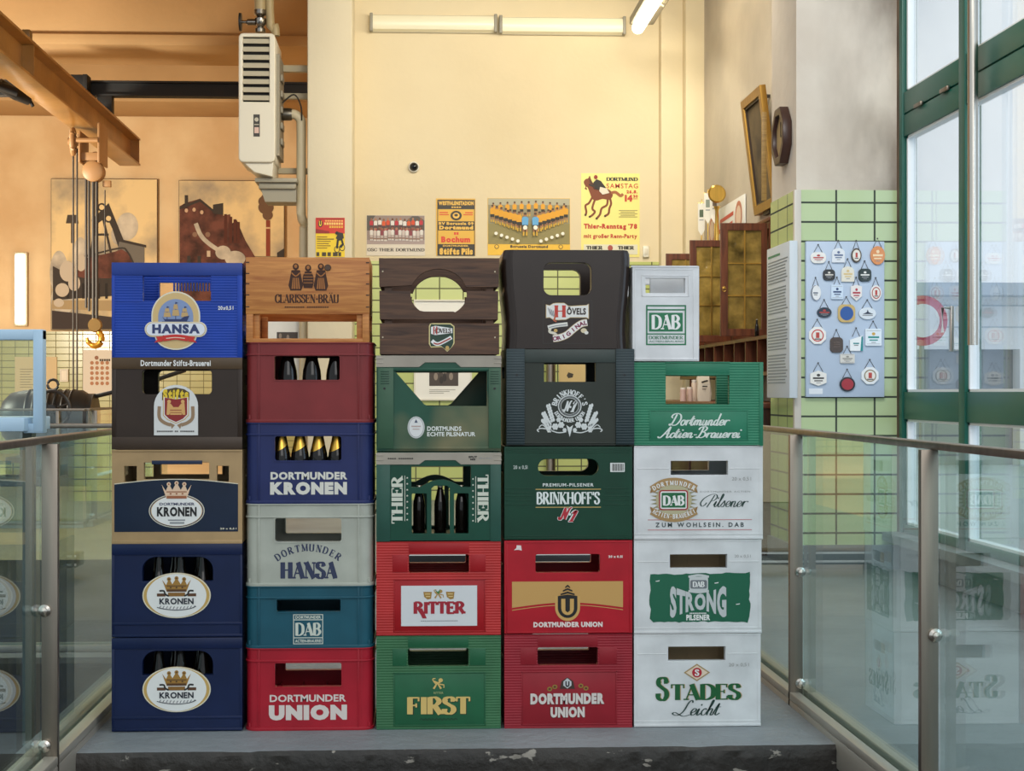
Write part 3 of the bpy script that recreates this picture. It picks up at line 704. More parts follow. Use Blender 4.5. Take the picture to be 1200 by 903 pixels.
# ------------------------------------------------------------------ first stack from the left
c = Crate('beer_crate', 'navy blue crate with white crowned oval sign, bottom of the leftmost stack', (131, 748, 284, 858), 0)
K5 = c
def kronen_blue(c, dy):
    m = plast('#112045'); o = lambda pts: [(x, y+dy) for x, y in pts]
    hole = o([(166.5, 682), (166.5, 674)]+ell(183, 669, 16.5, 15.5, 8, 180, 270)+ell(233, 669, 16.5, 15.5, 8, 270, 360)+[(249.5, 682)])
    c.shell(m, [hole], t=.012, back=False, div=False)
    c.slab(131, 638+dy, 284, 651+dy, proud=.003).slab(131, 730+dy, 284, 733+dy, proud=.0025).slab(131, 744+dy, 284, 747+dy, proud=.003).slab(131, 651+dy, 134, 744+dy, proud=.002).slab(281, 651+dy, 284, 744+dy, proud=.002)
    c.done()
    d = c.decal(.002); cx, cy = 207, 698.5+dy
    d.plate(ell(cx, cy, 40, 26.5, 48), TANL, .006); d.ell(cx, cy, 40, 26.5, CRM, 0, 48); d.ell(cx, cy, 38.6, 25.4, GLD, 1, 48); d.ell(cx, cy, 35, 25.2, WHT, 2, 48)
    crown(d, cx, 676.5+dy, 694+dy, 17, C('#a57a35', .4), C('#5a3a1c', .5), 3)
    d.rect(cx-10, 695+dy, cx+10, 699.5+dy, C('#8c6128', .5), 3)
    for sg in (-1, 1):
        d.rect(cx+sg*13, 696+dy, cx+sg*23, 699.5+dy, C('#5d3b20', .5), 3); d.line([(cx+sg*20, 693+dy), (cx+sg*15, 693+dy), (cx+sg*13, 697+dy), (cx+sg*9, 699+dy)], 2, C('#222222', .5), 4, True)
    d.text('KRONEN', cx-20, 701.5+dy, cx+20, 708.8+dy, C('#17202f', .5), 4, 'sans', .035)
    d.line([(cx-23, 712+dy), (cx-15, 714+dy), (cx, 715.5+dy), (cx+15, 714+dy), (cx+23, 711+dy)], lambda dx, dy_: .9, C('#3a3f48', .5), 4, True)
    for k in range(11): d.line([(cx-20+k*4, 714.6+dy-abs(k-5)*.28), (cx-18.4+k*4, 711.6+dy-abs(k-5)*.28)], .7, C('#3a3f48', .5), 4)
    c.put(d, 'sign', 'white oval sign with a gold crown')
kronen_blue(c, 110)
z = c.top
c = Crate('beer_crate', 'navy blue crate with white crowned oval sign, second from the bottom of the leftmost stack', (131, 638, 284, 748), z); K4 = c
kronen_blue(c, 0); z = c.top
c = Crate('beer_crate', 'tan crate with dark navy curved panel and crowned white oval, middle of the leftmost stack', (131, 528, 284, 638), z)
m = plast('#ae9067', worn=.0)
c.shell(m, [rr(145.5, 547, 160, 565.5), rr(168.5, 543, 245, 562.5, 1), rr(254, 547, 268, 565.5)], t=.01)
c.slab(131, 528, 284, 530, proud=.003).slab(131, 634, 284, 638, proud=.003).slab(178, 540.5, 237, 545, plast('#243049'), .004, both=False)
c.done(); d = c.decal()
nv = plast('#16243a', rough=.3)
d.poly([(134, 568)]+[(134+i*145/16, 568-5.5*math.sin(PI*i/16)) for i in range(1, 16)]+[(279, 568), (279, 624), (134, 624)], nv, 0)
d.line([(134+i*145/16, 568-5.5*math.sin(PI*i/16)) for i in range(17)], .9, CRM, 1)
cx, cy = 207, 599.5
for k, (rx, ry, mm) in enumerate(((32.6, 19.8, CRM), (31.6, 18.9, NVY), (30.4, 18, GLD), (29.6, 17.6, WHT))): d.ell(cx, cy, rx, ry, mm, 1+k, 48)
crown(d, cx, 565, 585, 17.5, C('#e4c3a4', .5), C('#a2603c', .5), 5)
d.text('DORTMUNDER', 187, 589.8, 228, 593, NVY, 6, 'sans', .02); d.text('KRONEN', 184, 594.8, 230.5, 606, BLK, 6, 'sans', .05)
d.rect(197, 609.5, 217, 611, GRY, 6); d.rect(199, 612.5, 216, 614.5, GRY, 6); d.text('20 x 0,5 l', 258, 619.4, 277, 621.8, CRM, 2, 'sans', .03)
c.put(d, 'print', 'navy panel with white crowned oval'); z = c.top
c = Crate('beer_crate', 'dark brown crate with white arched sign and red shield, in the leftmost stack', (131, 420, 284, 528), z)
m = plast('#33271f'); c.shell(m, [rr(166.5, 434, 248, 463, 5)], t=.01)
c.slab(131, 420, 284, 433.5, plast('#4f3d29'), .003).slab(131, 513, 284, 527.5, plast('#43352a'), .003).slab(131, 433.5, 136, 513, proud=.0015).slab(278.5, 433.5, 284, 513, proud=.0015)
c.done(); d = c.decal(.0032)
d.text('Dortmunder Stifts-Brauerei', 165, 423, 247, 430, WHT, 0, 'sans', .03)
c.put(d); d = c.decal(.002)
arch = [(180.5, 511)]+[(180.5, 478)]+ell(206.3, 477, 25.8, 25, 18, 180, 360)+[(232, 478), (232, 511)]
d.plate(arch, WHT, .006); d.poly(arch, C('#d8d8d4', .4), 0)
d.poly([(190, 470), (190, 461), (196, 457), (206, 455), (216, 457), (222, 461), (222, 470), (206, 466)], C('#4c3a12', .5), 1)
d.text('Stifts', 191, 457, 221, 469, C('#e3c22a', .5), 2, 'serif', thick=.3, thin=.12) if False else d.text('Stifts', 191, 457, 221, 469, C('#e3c22a', .5), 2, 'sans', .07)
sh = lambda k: [(192.5-k, 466.5-k*.4), (206.3, 469), (220-(-k), 466.5-k*.4), (220+k, 487+k*.5), (215+k, 492+k*.6), (206.3, 496+k), (197.5-k, 492+k*.6), (192.5-k, 487+k*.5)]
d.poly(sh(1.4), GLD, 1); d.poly(sh(.5), WHT, 2); d.poly(sh(-.6), C('#8c1d1a', .5), 3)
fg = C('#d6a562', .5)
d.rect(199.5, 478, 213, 487, fg, 4); d.rect(199.5, 481, 213, 481.8, C('#8c1d1a', .5), 5); d.rect(199.5, 484, 213, 484.6, C('#8c1d1a', .5), 5)
for sg in (-1, 1):
    d.ell(206.3+sg*8, 471.5, 2.2, 2.2, fg, 4, 14); d.poly([(206.3+sg*10, 473), (206.3+sg*6, 474), (206.3+sg*3, 478), (206.3+sg*8, 487), (206.3+sg*11, 487)], fg, 4)
    d.line([(206.3+sg*19.5, 477), (206.3+sg*19.5, 490), (206.3+sg*14, 496), (206.3+sg*6, 499)], 4, C('#94785a', .5), 1, True); d.poly([(206.3+sg*7, 496), (206.3+sg*1.2, 499), (206.3+sg*5, 503.5)], C('#94785a', .5), 1)
[d.rect(184+k*2.1, 505.5, 185.5+k*2.1, 507.2, C('#44403c', .5), 1) for k in range(21) if k not in (9, 12)]
c.put(d, 'sign', 'white arched sign with a red shield'); z = c.top
c = Crate('beer_crate', 'bright blue ridged crate with cream sailing ship sign, on top of the leftmost stack', (131, 309, 284, 420), z)
m = plast('#183f9e', True); ms = plast('#183f9e')
c.shell(m, [rr(167, 324.5, 247, 353.5, .6)], t=.01)
c.slab(131, 309, 284, 323.5, plast('#27408c'), .003).slab(131, 353.5, 167, 354.6, ms, .0015).slab(247, 353.5, 284, 354.6, ms, .0015).slab(131, 418, 284, 420, ms, .002).slab(131, 323, 134.5, 419, ms, .002).slab(278, 323, 284, 419, ms, .0025)
for k in range(16): c.mb.box(c.u(186+k*3.8), c.D/2-.03, c.v(335), c.u(187.6+k*3.8), c.D/2-.012, c.v(324), ms)
c.done(); d = c.decal(.002); cx = 206
def hansa_outline(g):
    return ell(cx, 371, 28.5-g, 28.5-g, 22, 180, 360)+[(cx+28.5-g, 377.5+g*.6)]+ell(cx+27.5, 387, 9-g, 9-g, 10, -90, 90)+[(cx+25-g*.5, 396)]+ell(cx, 393, 25-g, 18-g, 14, 8, 172)+[(cx-25+g*.5, 396)]+ell(cx-27.5, 387, 9-g, 9-g, 10, 90, 270)+[(cx-28.5+g, 377.5+g*.6)]
d.plate(hansa_outline(0), WHT, .006); d.poly(hansa_outline(0), CRM, 0); d.poly(hansa_outline(1.6), C('#d3b47a', .5), 1)
d.poly(ell(cx, 372, 20.5, 20.5, 20, 180, 360)+[(cx+20.5, 380), (cx-20.5, 380)], C('#7f93bb', .45), 2)
sail = C('#c2a06a', .5); ink = C('#1f2f60', .5)
for mx, h in ((196, 16), (206, 21), (216.5, 16)):
    d.rect(mx-.4, 377-h-1, mx+.4, 377, ink, 3)
    d.poly([(mx-4.2, 377-h*.28), (mx-3.4, 377-h*.62), (mx+3.4, 377-h*.62), (mx+4.6, 377-h*.28)], sail, 4); d.poly([(mx-3, 377-h*.66), (mx-2, 377-h*.92), (mx+2, 377-h*.92), (mx+3, 377-h*.66)], sail, 4)
    d.poly([(mx, 377-h-1), (mx+3, 377-h), (mx, 377-h+1)], ink, 4)
d.poly([(190, 372), (193, 375), (212, 375), (216, 372), (222, 371), (219, 378), (194, 378)], ink, 5); d.rect(190, 377.6, 223, 378.4, ink, 5)
pill = lambda g: ell(cx+27, 387, 8.6-g, 8.6-g, 12, -90, 90)+ell(cx-27, 387, 8.6-g, 8.6-g, 12, 90, 270)
d.poly(pill(-.2), CRM, 5); d.poly(pill(.7), GLD, 6); d.poly(pill(1.3), C('#dfe3ea', .5), 7)
d.text('HANSA', 178.7, 381, 234.4, 392, C('#2b3866', .5), 8, 'sans', .06)
rd = C('#c8281f', .5)
for sg in (-1, 1): d.poly([(cx+sg*14, 395), (cx+sg*23, 395.5), (cx+sg*21, 398.8), (cx+sg*25, 402.5), (cx+sg*15, 401)], rd, 8)
d.poly([(cx-15, 394)]+[(cx-15+i*3, 394+1.6*((i-5)/5)**2-1) for i in range(11)]+[(cx+14, 401), (cx, 398.8), (cx-14, 401)], rd, 9)
d.line([(cx-11, 397.6), (cx, 396.6), (cx+11, 397.6)], .8, CRM, 10, True)
c.put(d, 'sign', 'cream sign with a three-masted ship and a red ribbon')
d = c.decal(.0015); d.text('20x0,5 l', 255.5, 359.5, 273.5, 364.8, WHT, 0, 'sans', .03); c.put(d)

# ------------------------------------------------------------------ second stack
def lugged(c, m, hole, y0, y1, yr, r=.034, back=True, div=True):
    """rounded-corner crate with rim rings and upright ribs"""
    c.shell(m, [hole], r=r, t=.009, back=back, div=div)
    c.ring(y0, y0+1.6, .004, r).ring(yr-1, yr+1, .004, r).ring(y1-3.6, y1, .004, r)
    x0, x1 = c.px[0]+15.5, c.px[2]-17
    c.rib(x0, y0, y1).rib(x1, y0, y1)
    for sg, x in ((1, c.px[0]+1.5), (-1, c.px[2]-1.5)):
        for k in range(1): c.mb.box(c.u(x+sg*2), -c.D/2+.004, c.v(y1-4), c.u(x+sg*4), -c.D/2+.012, c.v(y1-9), m)
    hx = [p[0] for p in hole]; hy = [p[1] for p in hole]
    a = c.pts(rr(min(hx)-1.4, min(hy)-1.4, max(hx)+1.4, max(hy)+1.4, 3)); c.mb.extr(a, [c.pts(hole)], -c.D/2-.002, -c.D/2+.002, m)
c = Crate('beer_crate', 'bright red rounded-corner crate with bold white lettering, bottom of the second stack', (288, 758.5, 437, 855), 0)
lugged(c, plast('#a81d2d', rough=.38), rr(322, 776, 400, 804, 2), 758.5, 855, 773.5); c.done()
d = c.decal(); lt = C('#dccfc8', .5); d.text('DORTMUNDER', 316, 813, 405.5, 821.5, lt, 0, 'sans', .03); d.text('UNION', 315, 825, 406.5, 843, lt, 0, 'sans', .085); c.put(d, 'lettering', 'bold white lettering'); z = c.top
c = Crate('beer_crate', 'low teal crate with small square cream print, in the second stack', (288, 686, 437, 758.5), z)
lugged(c, plast('#1d5363'), rr(324, 701.5, 399, 716, 1.5), 686, 758.5, 699.5); c.done()
d = c.decal(); lt = C('#cfd3c6', .5)
d.frame(343.5, 719, 378.5, 754, .9, lt, 0); d.rect(343.5, 725, 378.5, 726, lt, 0); d.rect(343.5, 746, 378.5, 747, lt, 0)
d.text('DORTMUNDER', 346, 720.8, 376, 724.2, lt, 0, 'sans', .04); d.text('DAB', 346, 728.5, 376.5, 744.5, lt, 0, 'serif', thick=.27, thin=.07); d.text('ACTIEN-BRAUEREI', 345.8, 748.4, 376.4, 752, lt, 0, 'sans', .03)
c.put(d, 'print', 'cream square print'); z = c.top
c = Crate('beer_crate', 'pale grey rounded-corner crate with arched navy lettering, in the second stack', (288, 589.5, 437, 686), z)
lugged(c, plast('#aeb0a4'), rr(322, 606.5, 400, 634, 3), 589.5, 686, 605); c.done()
d = c.decal(); nv2 = C('#2a3352', .5)
d.arc('DORTMUNDER', 361, 704, 59, 128, 52, 8.2, nv2, 0, 'serif', thick=.24, thin=.08, wfac=.92)
d.text('HANSA', 328.5, 656.5, 395.5, 678.5, nv2, 0, 'serif', thick=.34, thin=.09); c.put(d, 'lettering', 'navy lettering'); z = c.top
c = Crate('beer_crate', 'navy rounded-corner crate with cream lettering, holding gold-foiled bottles', (288, 494.5, 437, 589.5), z); KD = c
lugged(c, plast('#222c5c'), rr(322, 510.5, 400, 539, 3), 494.5, 589.5, 508.5, div=False); c.done()
d = c.decal(); lt = C('#d9d6cb', .5); d.text('DORTMUNDER', 317, 552.3, 407, 561.3, lt, 0, 'sans', .05); d.text('KRONEN', 316.5, 564, 406.5, 579, lt, 0, 'sans', .075); c.put(d, 'lettering', 'cream lettering'); z = c.top
c = Crate('beer_crate', 'plain maroon crate with three dark bottles in its opening, in the second stack', (288, 400.5, 437, 494.5), z); KR = c
lugged(c, plast('#7e2b2c'), rr(321.5, 416.5, 398, 444.5, 2), 400.5, 494.5, 415, div=False); c.done(); z = c.top
c = Crate('wooden_crate', 'honey-coloured wooden crate branded with three monks, on top of the second stack', (288, 301, 433, 400.5), z)
mw = wood('#a5602a', '#cf8c46'); W, H, D = c.W, c.H, c.D; mb = MB(mw); c.mb = mb; c.m = mw
v = c.v
mb.box(-W/2, -D/2, v(367.5), W/2, -D/2+.014, v(301), bev=.0012); mb.box(-W/2, D/2-.014, v(371), W/2, D/2, v(301), bev=.0012)
for sx in (-1, 1):
    mb.box(sx*W/2, -D/2+.0142, v(367.5), sx*(W/2-.014), D/2-.0142, v(301), bev=.001); mb.box(sx*W/2, -D/2+.016, v(400), sx*(W/2-.014), D/2-.016, v(385), bev=.001)
    for sy in (-1, 1):
        mb.box(sx*(W/2-.001), sy*(D/2-.001), .0, sx*(W/2-.022), sy*(D/2-.03), v(366.5), bev=.001)
        mb.box(sx*(W/2-.022), sy*(D/2-.012), v(397), sx*(W/2-.04), sy*(D/2-.04), v(366), bev=.001)
for sy in (-1, 1): mb.box(-W/2+.02, sy*(D/2-.001), 0, W/2-.02, sy*(D/2-.022), v(396), bev=.001)
mb.box(-W/2+.02, -D/2+.02, .004, W/2-.02, D/2-.02, .012)
mb.build('body', c.root)
d = c.decal(); ik = C('#40200e', .7); sk = C('#a5652c', .6)
for cx_, w_ in ((346.5, 9), (361, 7), (376, 9)):
    top = 308 if w_ == 9 else 309.5; bt = 340 if w_ == 9 else 337
    d.ell(cx_, top+4, 3.6, 4, ik, 1, 16)
    d.poly([(cx_-w_*.55, top+8), (cx_+w_*.55, top+8), (cx_+w_*.95, bt-6), (cx_+w_*.7, bt), (cx_-w_*.7, bt), (cx_-w_*.95, bt-6)], ik, 0)
    d.ell(cx_, top+3.4, 1.9, 2.2, sk, 2, 12)
    if w_ == 9:
        d.poly([(cx_-3.4, top+17), (cx_+3.4, top+17), (cx_+5, bt-2), (cx_-5, bt-2)], sk, 1)
        for k in (-2, 0, 2): d.line([(cx_+k, top+17), (cx_+k*1.4, bt-2)], .7, ik, 2)
        d.line([(cx_-5, top+11), (cx_, top+15), (cx_+5, top+11)], 1.4, sk, 1, True)
d.ell(361, 326, 6.4, 9, ik, 2); 
for y in (320, 323.5, 327, 330.5): d.rect(355.5, y, 366.5, y+.8, sk, 3)
d.text('CLARISSEN-BRÄU', 322, 342.2, 397, 355, ik, 0, 'serif', thick=.24, thin=.07)
[d.rect(333.5+k*2.6, 358.6, 335.6+k*2.6, 360, ik, 0) for k in range(20) if k != 9]
c.put(d, 'brand_print', 'dark brown branded monks and lettering')
mb = MB(C('#4b3a30', .4, .6)); mb.lathe([(0, 0), (.009, 0), (.0105, .004), (.0105, .006)], (c.u(384), -D/2-.006, c.v(313)), 'y', 16); mb.ell = None
o = mb.build('cap', c.root)
for sx in (-1, 1):
    for y in (307, 320, 332, 345, 359): mb = MB(BRN); mb.box(sx*(W/2-.0005), -D/2-.0006, c.v(y)-.002, sx*(W/2-.011), -D/2+.001, c.v(y)+.0016); mb.build('corner_joint', c.root)

# ------------------------------------------------------------------ third stack
def union_mould(c, base, inset, y0, hole):
    """ridged crate with a framed front panel; y0 = its top row in the photo"""
    mr = plast(base, True); mi = plast(inset)
    x0, x1 = c.px[0], c.px[2]; hx0 = min(p[0] for p in hole); hx1 = max(p[0] for p in hole); hy0 = min(p[1] for p in hole); hy1 = max(p[1] for p in hole)
    c.shell(mr, [hole], t=.011)
    c.recess(x0+20, hy1+7, x1-18, c.px[3]-4, 1.2, .0022, mi); c.slab(x0+21.5, hy1+8.5, x1-19.5, c.px[3]-5.5, mi, .0008)
    for q in ((x0+19, hy0, hx0-1.5, hy1-1), (hx1+1.5, hy0, x1-18, hy1-1), (hx0, c.px[1]+2, hx1, hy0-1.5)): c.slab(*q, mi, .0014)
    c.slab(x0, c.px[3]-1.5, x1, c.px[3], mi, .001)
    c.done()
c = Crate('beer_crate', 'mid green ridged crate with gold lion and gold lettering, bottom of the third stack', (441, 741, 587, 851), 0)
union_mould(c, '#3a6b47', '#256040', 741, rr(478, 756.5, 549, 777.5, 2))
d = c.decal(.001); gd = C('#d9b86c', .45); sd = C('#1a2a1a', .6)
d.text('FIRST', 477.7, 813.2, 551.7, 835.2, sd, 0, 'serif', thick=.31, thin=.1); d.text('FIRST', 477, 812.5, 551, 834.5, gd, 1, 'serif', thick=.29, thin=.09)
def lion(d, cx, cy, s, m, L=1):
    d.line([(cx-5*s, cy+5*s), (cx-1*s, cy-1*s), (cx+3*s, cy+5*s)], 2.2*s, m, L); d.line([(cx-5*s, cy-3*s), (cx, cy-1*s), (cx+4*s, cy-4*s)], 2*s, m, L); d.ell(cx+2.5*s, cy-4*s, 2.4*s, 2.2*s, m, L, 12)
    d.line([(cx-2*s, cy+1*s), (cx-6*s, cy-5*s), (cx-3*s, cy-6*s)], 1*s, m, L, True); d.line([(cx+1*s, cy), (cx+6*s, cy+1*s), (cx+6*s, cy+4*s)], 1.3*s, m, L)
lion(d, 513.5, 798, 1.1, gd); d.text('RITTER', 508, 807, 519.5, 809.6, C('#93a06a', .5), 1, 'sans', .03)
d.line([(492, 840)]+[(494+k*2.2, 838.2+2*(k % 2)) for k in range(20)], .7, C('#14301f', .6), 0, True)
c.put(d, 'lettering', 'gold lettering with a gold lion'); z = c.top
c = Crate('beer_crate', 'red ridged crate with white rectangular paper label, in the third stack', (441, 631, 587, 741), z)
union_mould(c, '#b8302f', '#a3181f', 631, rr(479, 646.5, 549.5, 668, 2))
d = c.decal(.001); d.plate(rr(470, 682.8, 559, 730), WHT, .0); d.rect(470, 682.8, 559, 730, C('#d9dadb', .45), 0); rdk = C('#a3162b', .5)
d.text('RITTER', 484.5, 701, 545.5, 716.5, rdk, 1, 'serif', thick=.3, thin=.17); d.poly([(490, 710), (494.5, 709), (500, 721), (495, 721)], rdk, 2)
for x0_ in (496, 522.5): d.poly([(x0_, 690), (x0_+10, 690), (x0_+9, 698), (x0_+5, 699), (x0_+1, 696)], C('#a47c33', .5), 1); d.rect(x0_+2, 692, x0_+8, 693, C('#e2c98c', .5), 2); d.rect(x0_+3, 695, x0_+8, 696, C('#e2c98c', .5), 2)
lion(d, 514, 693, .9, C('#b08a48', .5)); d.poly([(509, 687), (513, 690), (516, 686.5), (514, 693)], C('#1f7a44', .5), 3); [d.rect(493+k*2.3, 723.6, 494.7+k*2.3, 724.6, GRY, 1) for k in range(19)]
c.put(d, 'paper_label', 'white rectangular label'); z = c.top
GRIM = plast('#a39a8c', rough=.5)
def grey_rim(c, y0, y1, yn):
    W, D = c.W/2+.001, c.D/2+.003
    o = c.pts([(c.px[0]-.3, y0), (c.px[2]+.3, y0), (c.px[2]+.3, y1), (540, y1), (533.5, yn), (498, yn), (491, y1), (c.px[0]-.3, y1)])
    mb = MB(GRIM); mb.extr(o, [], -D, -D+.006, bev=.001); mb.extr([(-x, y) for x, y in o], [], D-.006, D, bev=.001)
    mb.extrz(rr(-W, -D+.006, W, D-.006, .003), [rr(-W+.006, -D+.007, W-.006, D-.007, .003)], c.v(y1), c.v(y0))
    for sx in (-1, 1): 
        for k in range(2): mb.box(sx*(W+.001), -D-.0015, c.v(y0+3+k*5.5)-.002, sx*(W-.022), -D+.003, c.v(y0+3+k*5.5)+.002, bev=.0005)
    return mb.build('rim', c.root)
c = Crate('beer_crate', 'dark green crate with white lettering up both sides and three bottle windows', (441, 526, 587, 631), z); KT = c
m = plast('#0f4635')
arcy = lambda x: 568-9.5*max(0, math.cos((x-516)/38*PI))**1.0 if abs(x-516) < 19 else 568
top = [(482, 543), (551.5, 543), (551.5, 567.5)]+[(551.5-k*69.5/14, 567.5-8.5*max(0, math.sin(PI*max(0, min(1, (k-2)/10))))) for k in range(1, 14)]+[(482, 567.5)]
c.shell(m, [top, rr(482.5, 575, 500, 622, 1.5), [(505.5, 622), (505.5, 569), (509, 566), (523.5, 566), (527, 569), (527, 622)], rr(532, 575, 549, 622, 1.5)], t=.008, div=False)
c.slab(441, 541, 457, 631, plast('#2c5347'), .0025).slab(574.5, 541, 587, 631, plast('#2c5347'), .0025); c.done(); grey_rim(c, 527, 541, 536)
d = c.decal(.001); lt = C('#cfd2c2', .5)
def vtext(d, t, x0, x1, y0, y1, up, m):
    V, Fc = layout(t, 'serif', 0, .26, .08); ax = min(p[0] for p in V); bx = max(p[0] for p in V); ay = min(p[1] for p in V); by = max(p[1] for p in V)
    Q = []
    for p in V:
        u_ = (p[0]-ax)/(bx-ax); v_ = (p[1]-ay)/(by-ay)
        Q.append((x1-v_*(x1-x0), y1-u_*(y1-y0)) if up else (x0+v_*(x1-x0), y0+u_*(y1-y0)))
    d._put(Q, Fc, m, 0)
vtext(d, 'THIER', 458.5, 472.5, 554, 610, True, lt); vtext(d, 'THIER', 558.8, 572.6, 553, 609, False, lt)
d.rect(474, 554, 474.7, 607, lt, 0); d.rect(557, 555, 557.7, 609, lt, 0)
for k in range(8):
    for x, yy in ((477.2, 556.5), (554.2, 558)): d.poly([(x+1.3*(1 if j % 2 == 0 else .5)*math.sin(j*PI/5), yy+k*7-1.3*(1 if j % 2 == 0 else .5)*math.cos(j*PI/5)) for j in range(10)], lt, 0)
c.put(d, 'lettering', 'white upright lettering')
d = Decal(c.to, -c.D/2-.0035); [d.rect(454.5+k*2.5, 533.2, 456.4+k*2.5, 534.5, BLK, 0) for k in range(12) if k != 4]; d.text('SPLIT', 549, 531, 559, 533.4, BLK, 0, 'sans', .05); d.text('MS', 551, 534, 557, 536, BLK, 0, 'sans', .05); d.text('20 x 0,5 l', 561, 532.6, 576, 534.6, GRY, 0, 'sans', .02); c.put(d, 'rim_print')
z = c.top
c = Crate('beer_crate', 'worn green crate with grey rim, slanted opening and small oval badge', (441, 413, 587, 526), z)
m = plast('#24513f', worn=.75); trap = [(463, 432), (570.5, 432), (570.5, 472.5), (501, 472.5), (497, 470.5)]
c.shell(m, [trap], t=.006, div=False); mp_ = plast('#3a5a44')
c.slab(443, 428, 461, 522, mp_, .006).slab(572.5, 428, 587, 522, mp_, .006).slab(461, 428, 572.5, 431, m, .004).slab(441, 520.5, 587, 523, m, .004)
for k in range(6):
    for x in (446, 574.5): c.slab(x, 431.5+k*2.8, x+10, 432.7+k*2.8, plast('#2c4a3a'), .0072)
c.done(); grey_rim(c, 413.5, 427, 421.5)
d = c.decal(); lt = C('#dfe2dc', .5)
d.ell(487.5, 497.5, 10, 12.8, C('#c9ccc9', .5), 0); d.ell(487.5, 497.5, 8.8, 11.6, GRY, 1); d.ell(487.5, 497.5, 8.3, 11.1, C('#dcdcda', .5), 2)
d.poly([(487.5, 488), (489.5, 492), (485.5, 492)], C('#47506a', .5), 3); d.rect(482, 495.5, 493, 497, C('#b9a49c', .5), 3); d.rect(483.5, 499, 491.5, 500, C('#b9a49c', .5), 3)
d.text('DORTMUNDS', 500.5, 496.3, 540.5, 501.8, lt, 0, 'sans', .03); d.text('ECHTE PILSNATUR', 500.5, 503, 557, 508, lt, 0, 'sans', .03)
c.put(d, 'lettering', 'white lettering with small oval badge')
for x in (450.5, 579.5): mb = MB(BLK); mb.lathe([(0, 0), (.0035, 0), (.0035, .002)], (c.u(x), -c.D/2-.0078, c.v(452)), 'y', 12); mb.build('peg_hole', c.root)
z = c.top
c = Crate('wooden_crate', 'dark brown slatted wooden crate with oval grip hole, on the third stack', (444, 299, 585, 413), z)
mw = wood('#3a2418', '#64442e', .6); W, H, D = c.W, c.H, c.D; mb = MB(mw)
ov = ell(514, 341.5, 33, 29.5, 40); 
for sy in (-1, 1):
    yy = (-D/2, -D/2+.014) if sy < 0 else (D/2-.014, D/2)
    up = [(444, 299.5)]+[(585, 299)]+[(584.5, 333.2)]+[p for p in [(514+33*math.cos(math.radians(a)), 341.5+29.5*math.sin(math.radians(a))) for a in range(-16, -165, -6)]]+[(444.5, 333.2)]
    lo = [(444.5, 337.6)]+[p for p in [(514+33*math.cos(math.radians(a)), 341.5+26*math.sin(math.radians(a))) for a in range(188, 126, -8)]]+[(497, 361.8), (531, 361.8)]+[p for p in [(514+33*math.cos(math.radians(a)), 341.5+26*math.sin(math.radians(a))) for a in range(54, -9, -8)]]+[(546.5, 337.6), (584, 337.6), (583.5, 371.2), (445, 371.2)]
    for q in (up, lo, [(445, 375.6), (585, 375.6), (585, 412), (445, 412)]):
        mb.extr([(sy*-1*a, b) for a, b in c.pts(q)] if sy > 0 else c.pts(q), [], yy[0], yy[1], bev=.0012)
for sx in (-1, 1):
    for y0, y1 in ((299, 333), (338, 371), (376, 412)): mb.box(sx*(W/2-.003), -D/2+.0142, c.v(y1), sx*(W/2-.016), D/2-.0142, c.v(y0), bev=.001)
    for sy in (-1, 1): mb.box(sx*(W/2-.017), sy*(D/2-.0145), .002, sx*(W/2-.04), sy*(D/2-.04), c.v(300))
mb.box(-W/2+.017, -D/2+.015, .003, W/2-.017, D/2-.015, .012)
mb.build('body', c.root)
d = c.decal(); oc = lambda g: [(504+g, 376+g*.3), (507+g*.5, 375.5+g), (528-g*.5, 375.5+g), (532.5-g, 379+g*.5), (532.5-g, 399-g*.5), (530, 403-g), (528.5, 404.5-g*.3), (524, 409-g), (519.5, 404.5-g*.3), (517, 403.5-g), (505, 404-g), (502.5+g, 400-g*.5), (502.5+g, 379+g*.5)]
d.plate(oc(0), C('#d8c47e', .5), .001); d.poly(oc(0), C('#dccb8c', .5), 0); d.poly(oc(1.3), C('#1e3b2a', .5), 1)
d.poly([(505, 380), (510, 378.5), (530, 381.5), (530, 387), (510, 389.5), (505, 388)], WHT, 2); d.text('HÖVELS', 507.5, 380.5, 528.5, 387.2, BRN, 3, 'serif', thick=.24, thin=.1); d.text('H', 507.5, 379.5, 512.5, 388.5, C('#b5362c', .5), 4, 'serif')
d.line([(506, 396), (512, 400), (520, 397), (529, 392)], 4.4, WHT, 2, True); d.line([(508, 398.5), (513, 400), (520, 397), (528, 393)], 1.6, C('#a8443a', .5), 3, True); d.ell(524, 404.5, 2.2, 2.6, GLD, 3, 14)
c.put(d, 'sign', 'small dark green shield with cream edge')
for x, y in ((448.5, 315), (448.5, 392), (580, 315), (580, 392)): mb = MB(C('#b7a98f', .4, .5)); mb.lathe([(0, 0), (.0025, 0), (.0025, .001)], (c.u(x), -D/2-.0008, c.v(y)), 'y', 10); mb.build('nail', c.root)

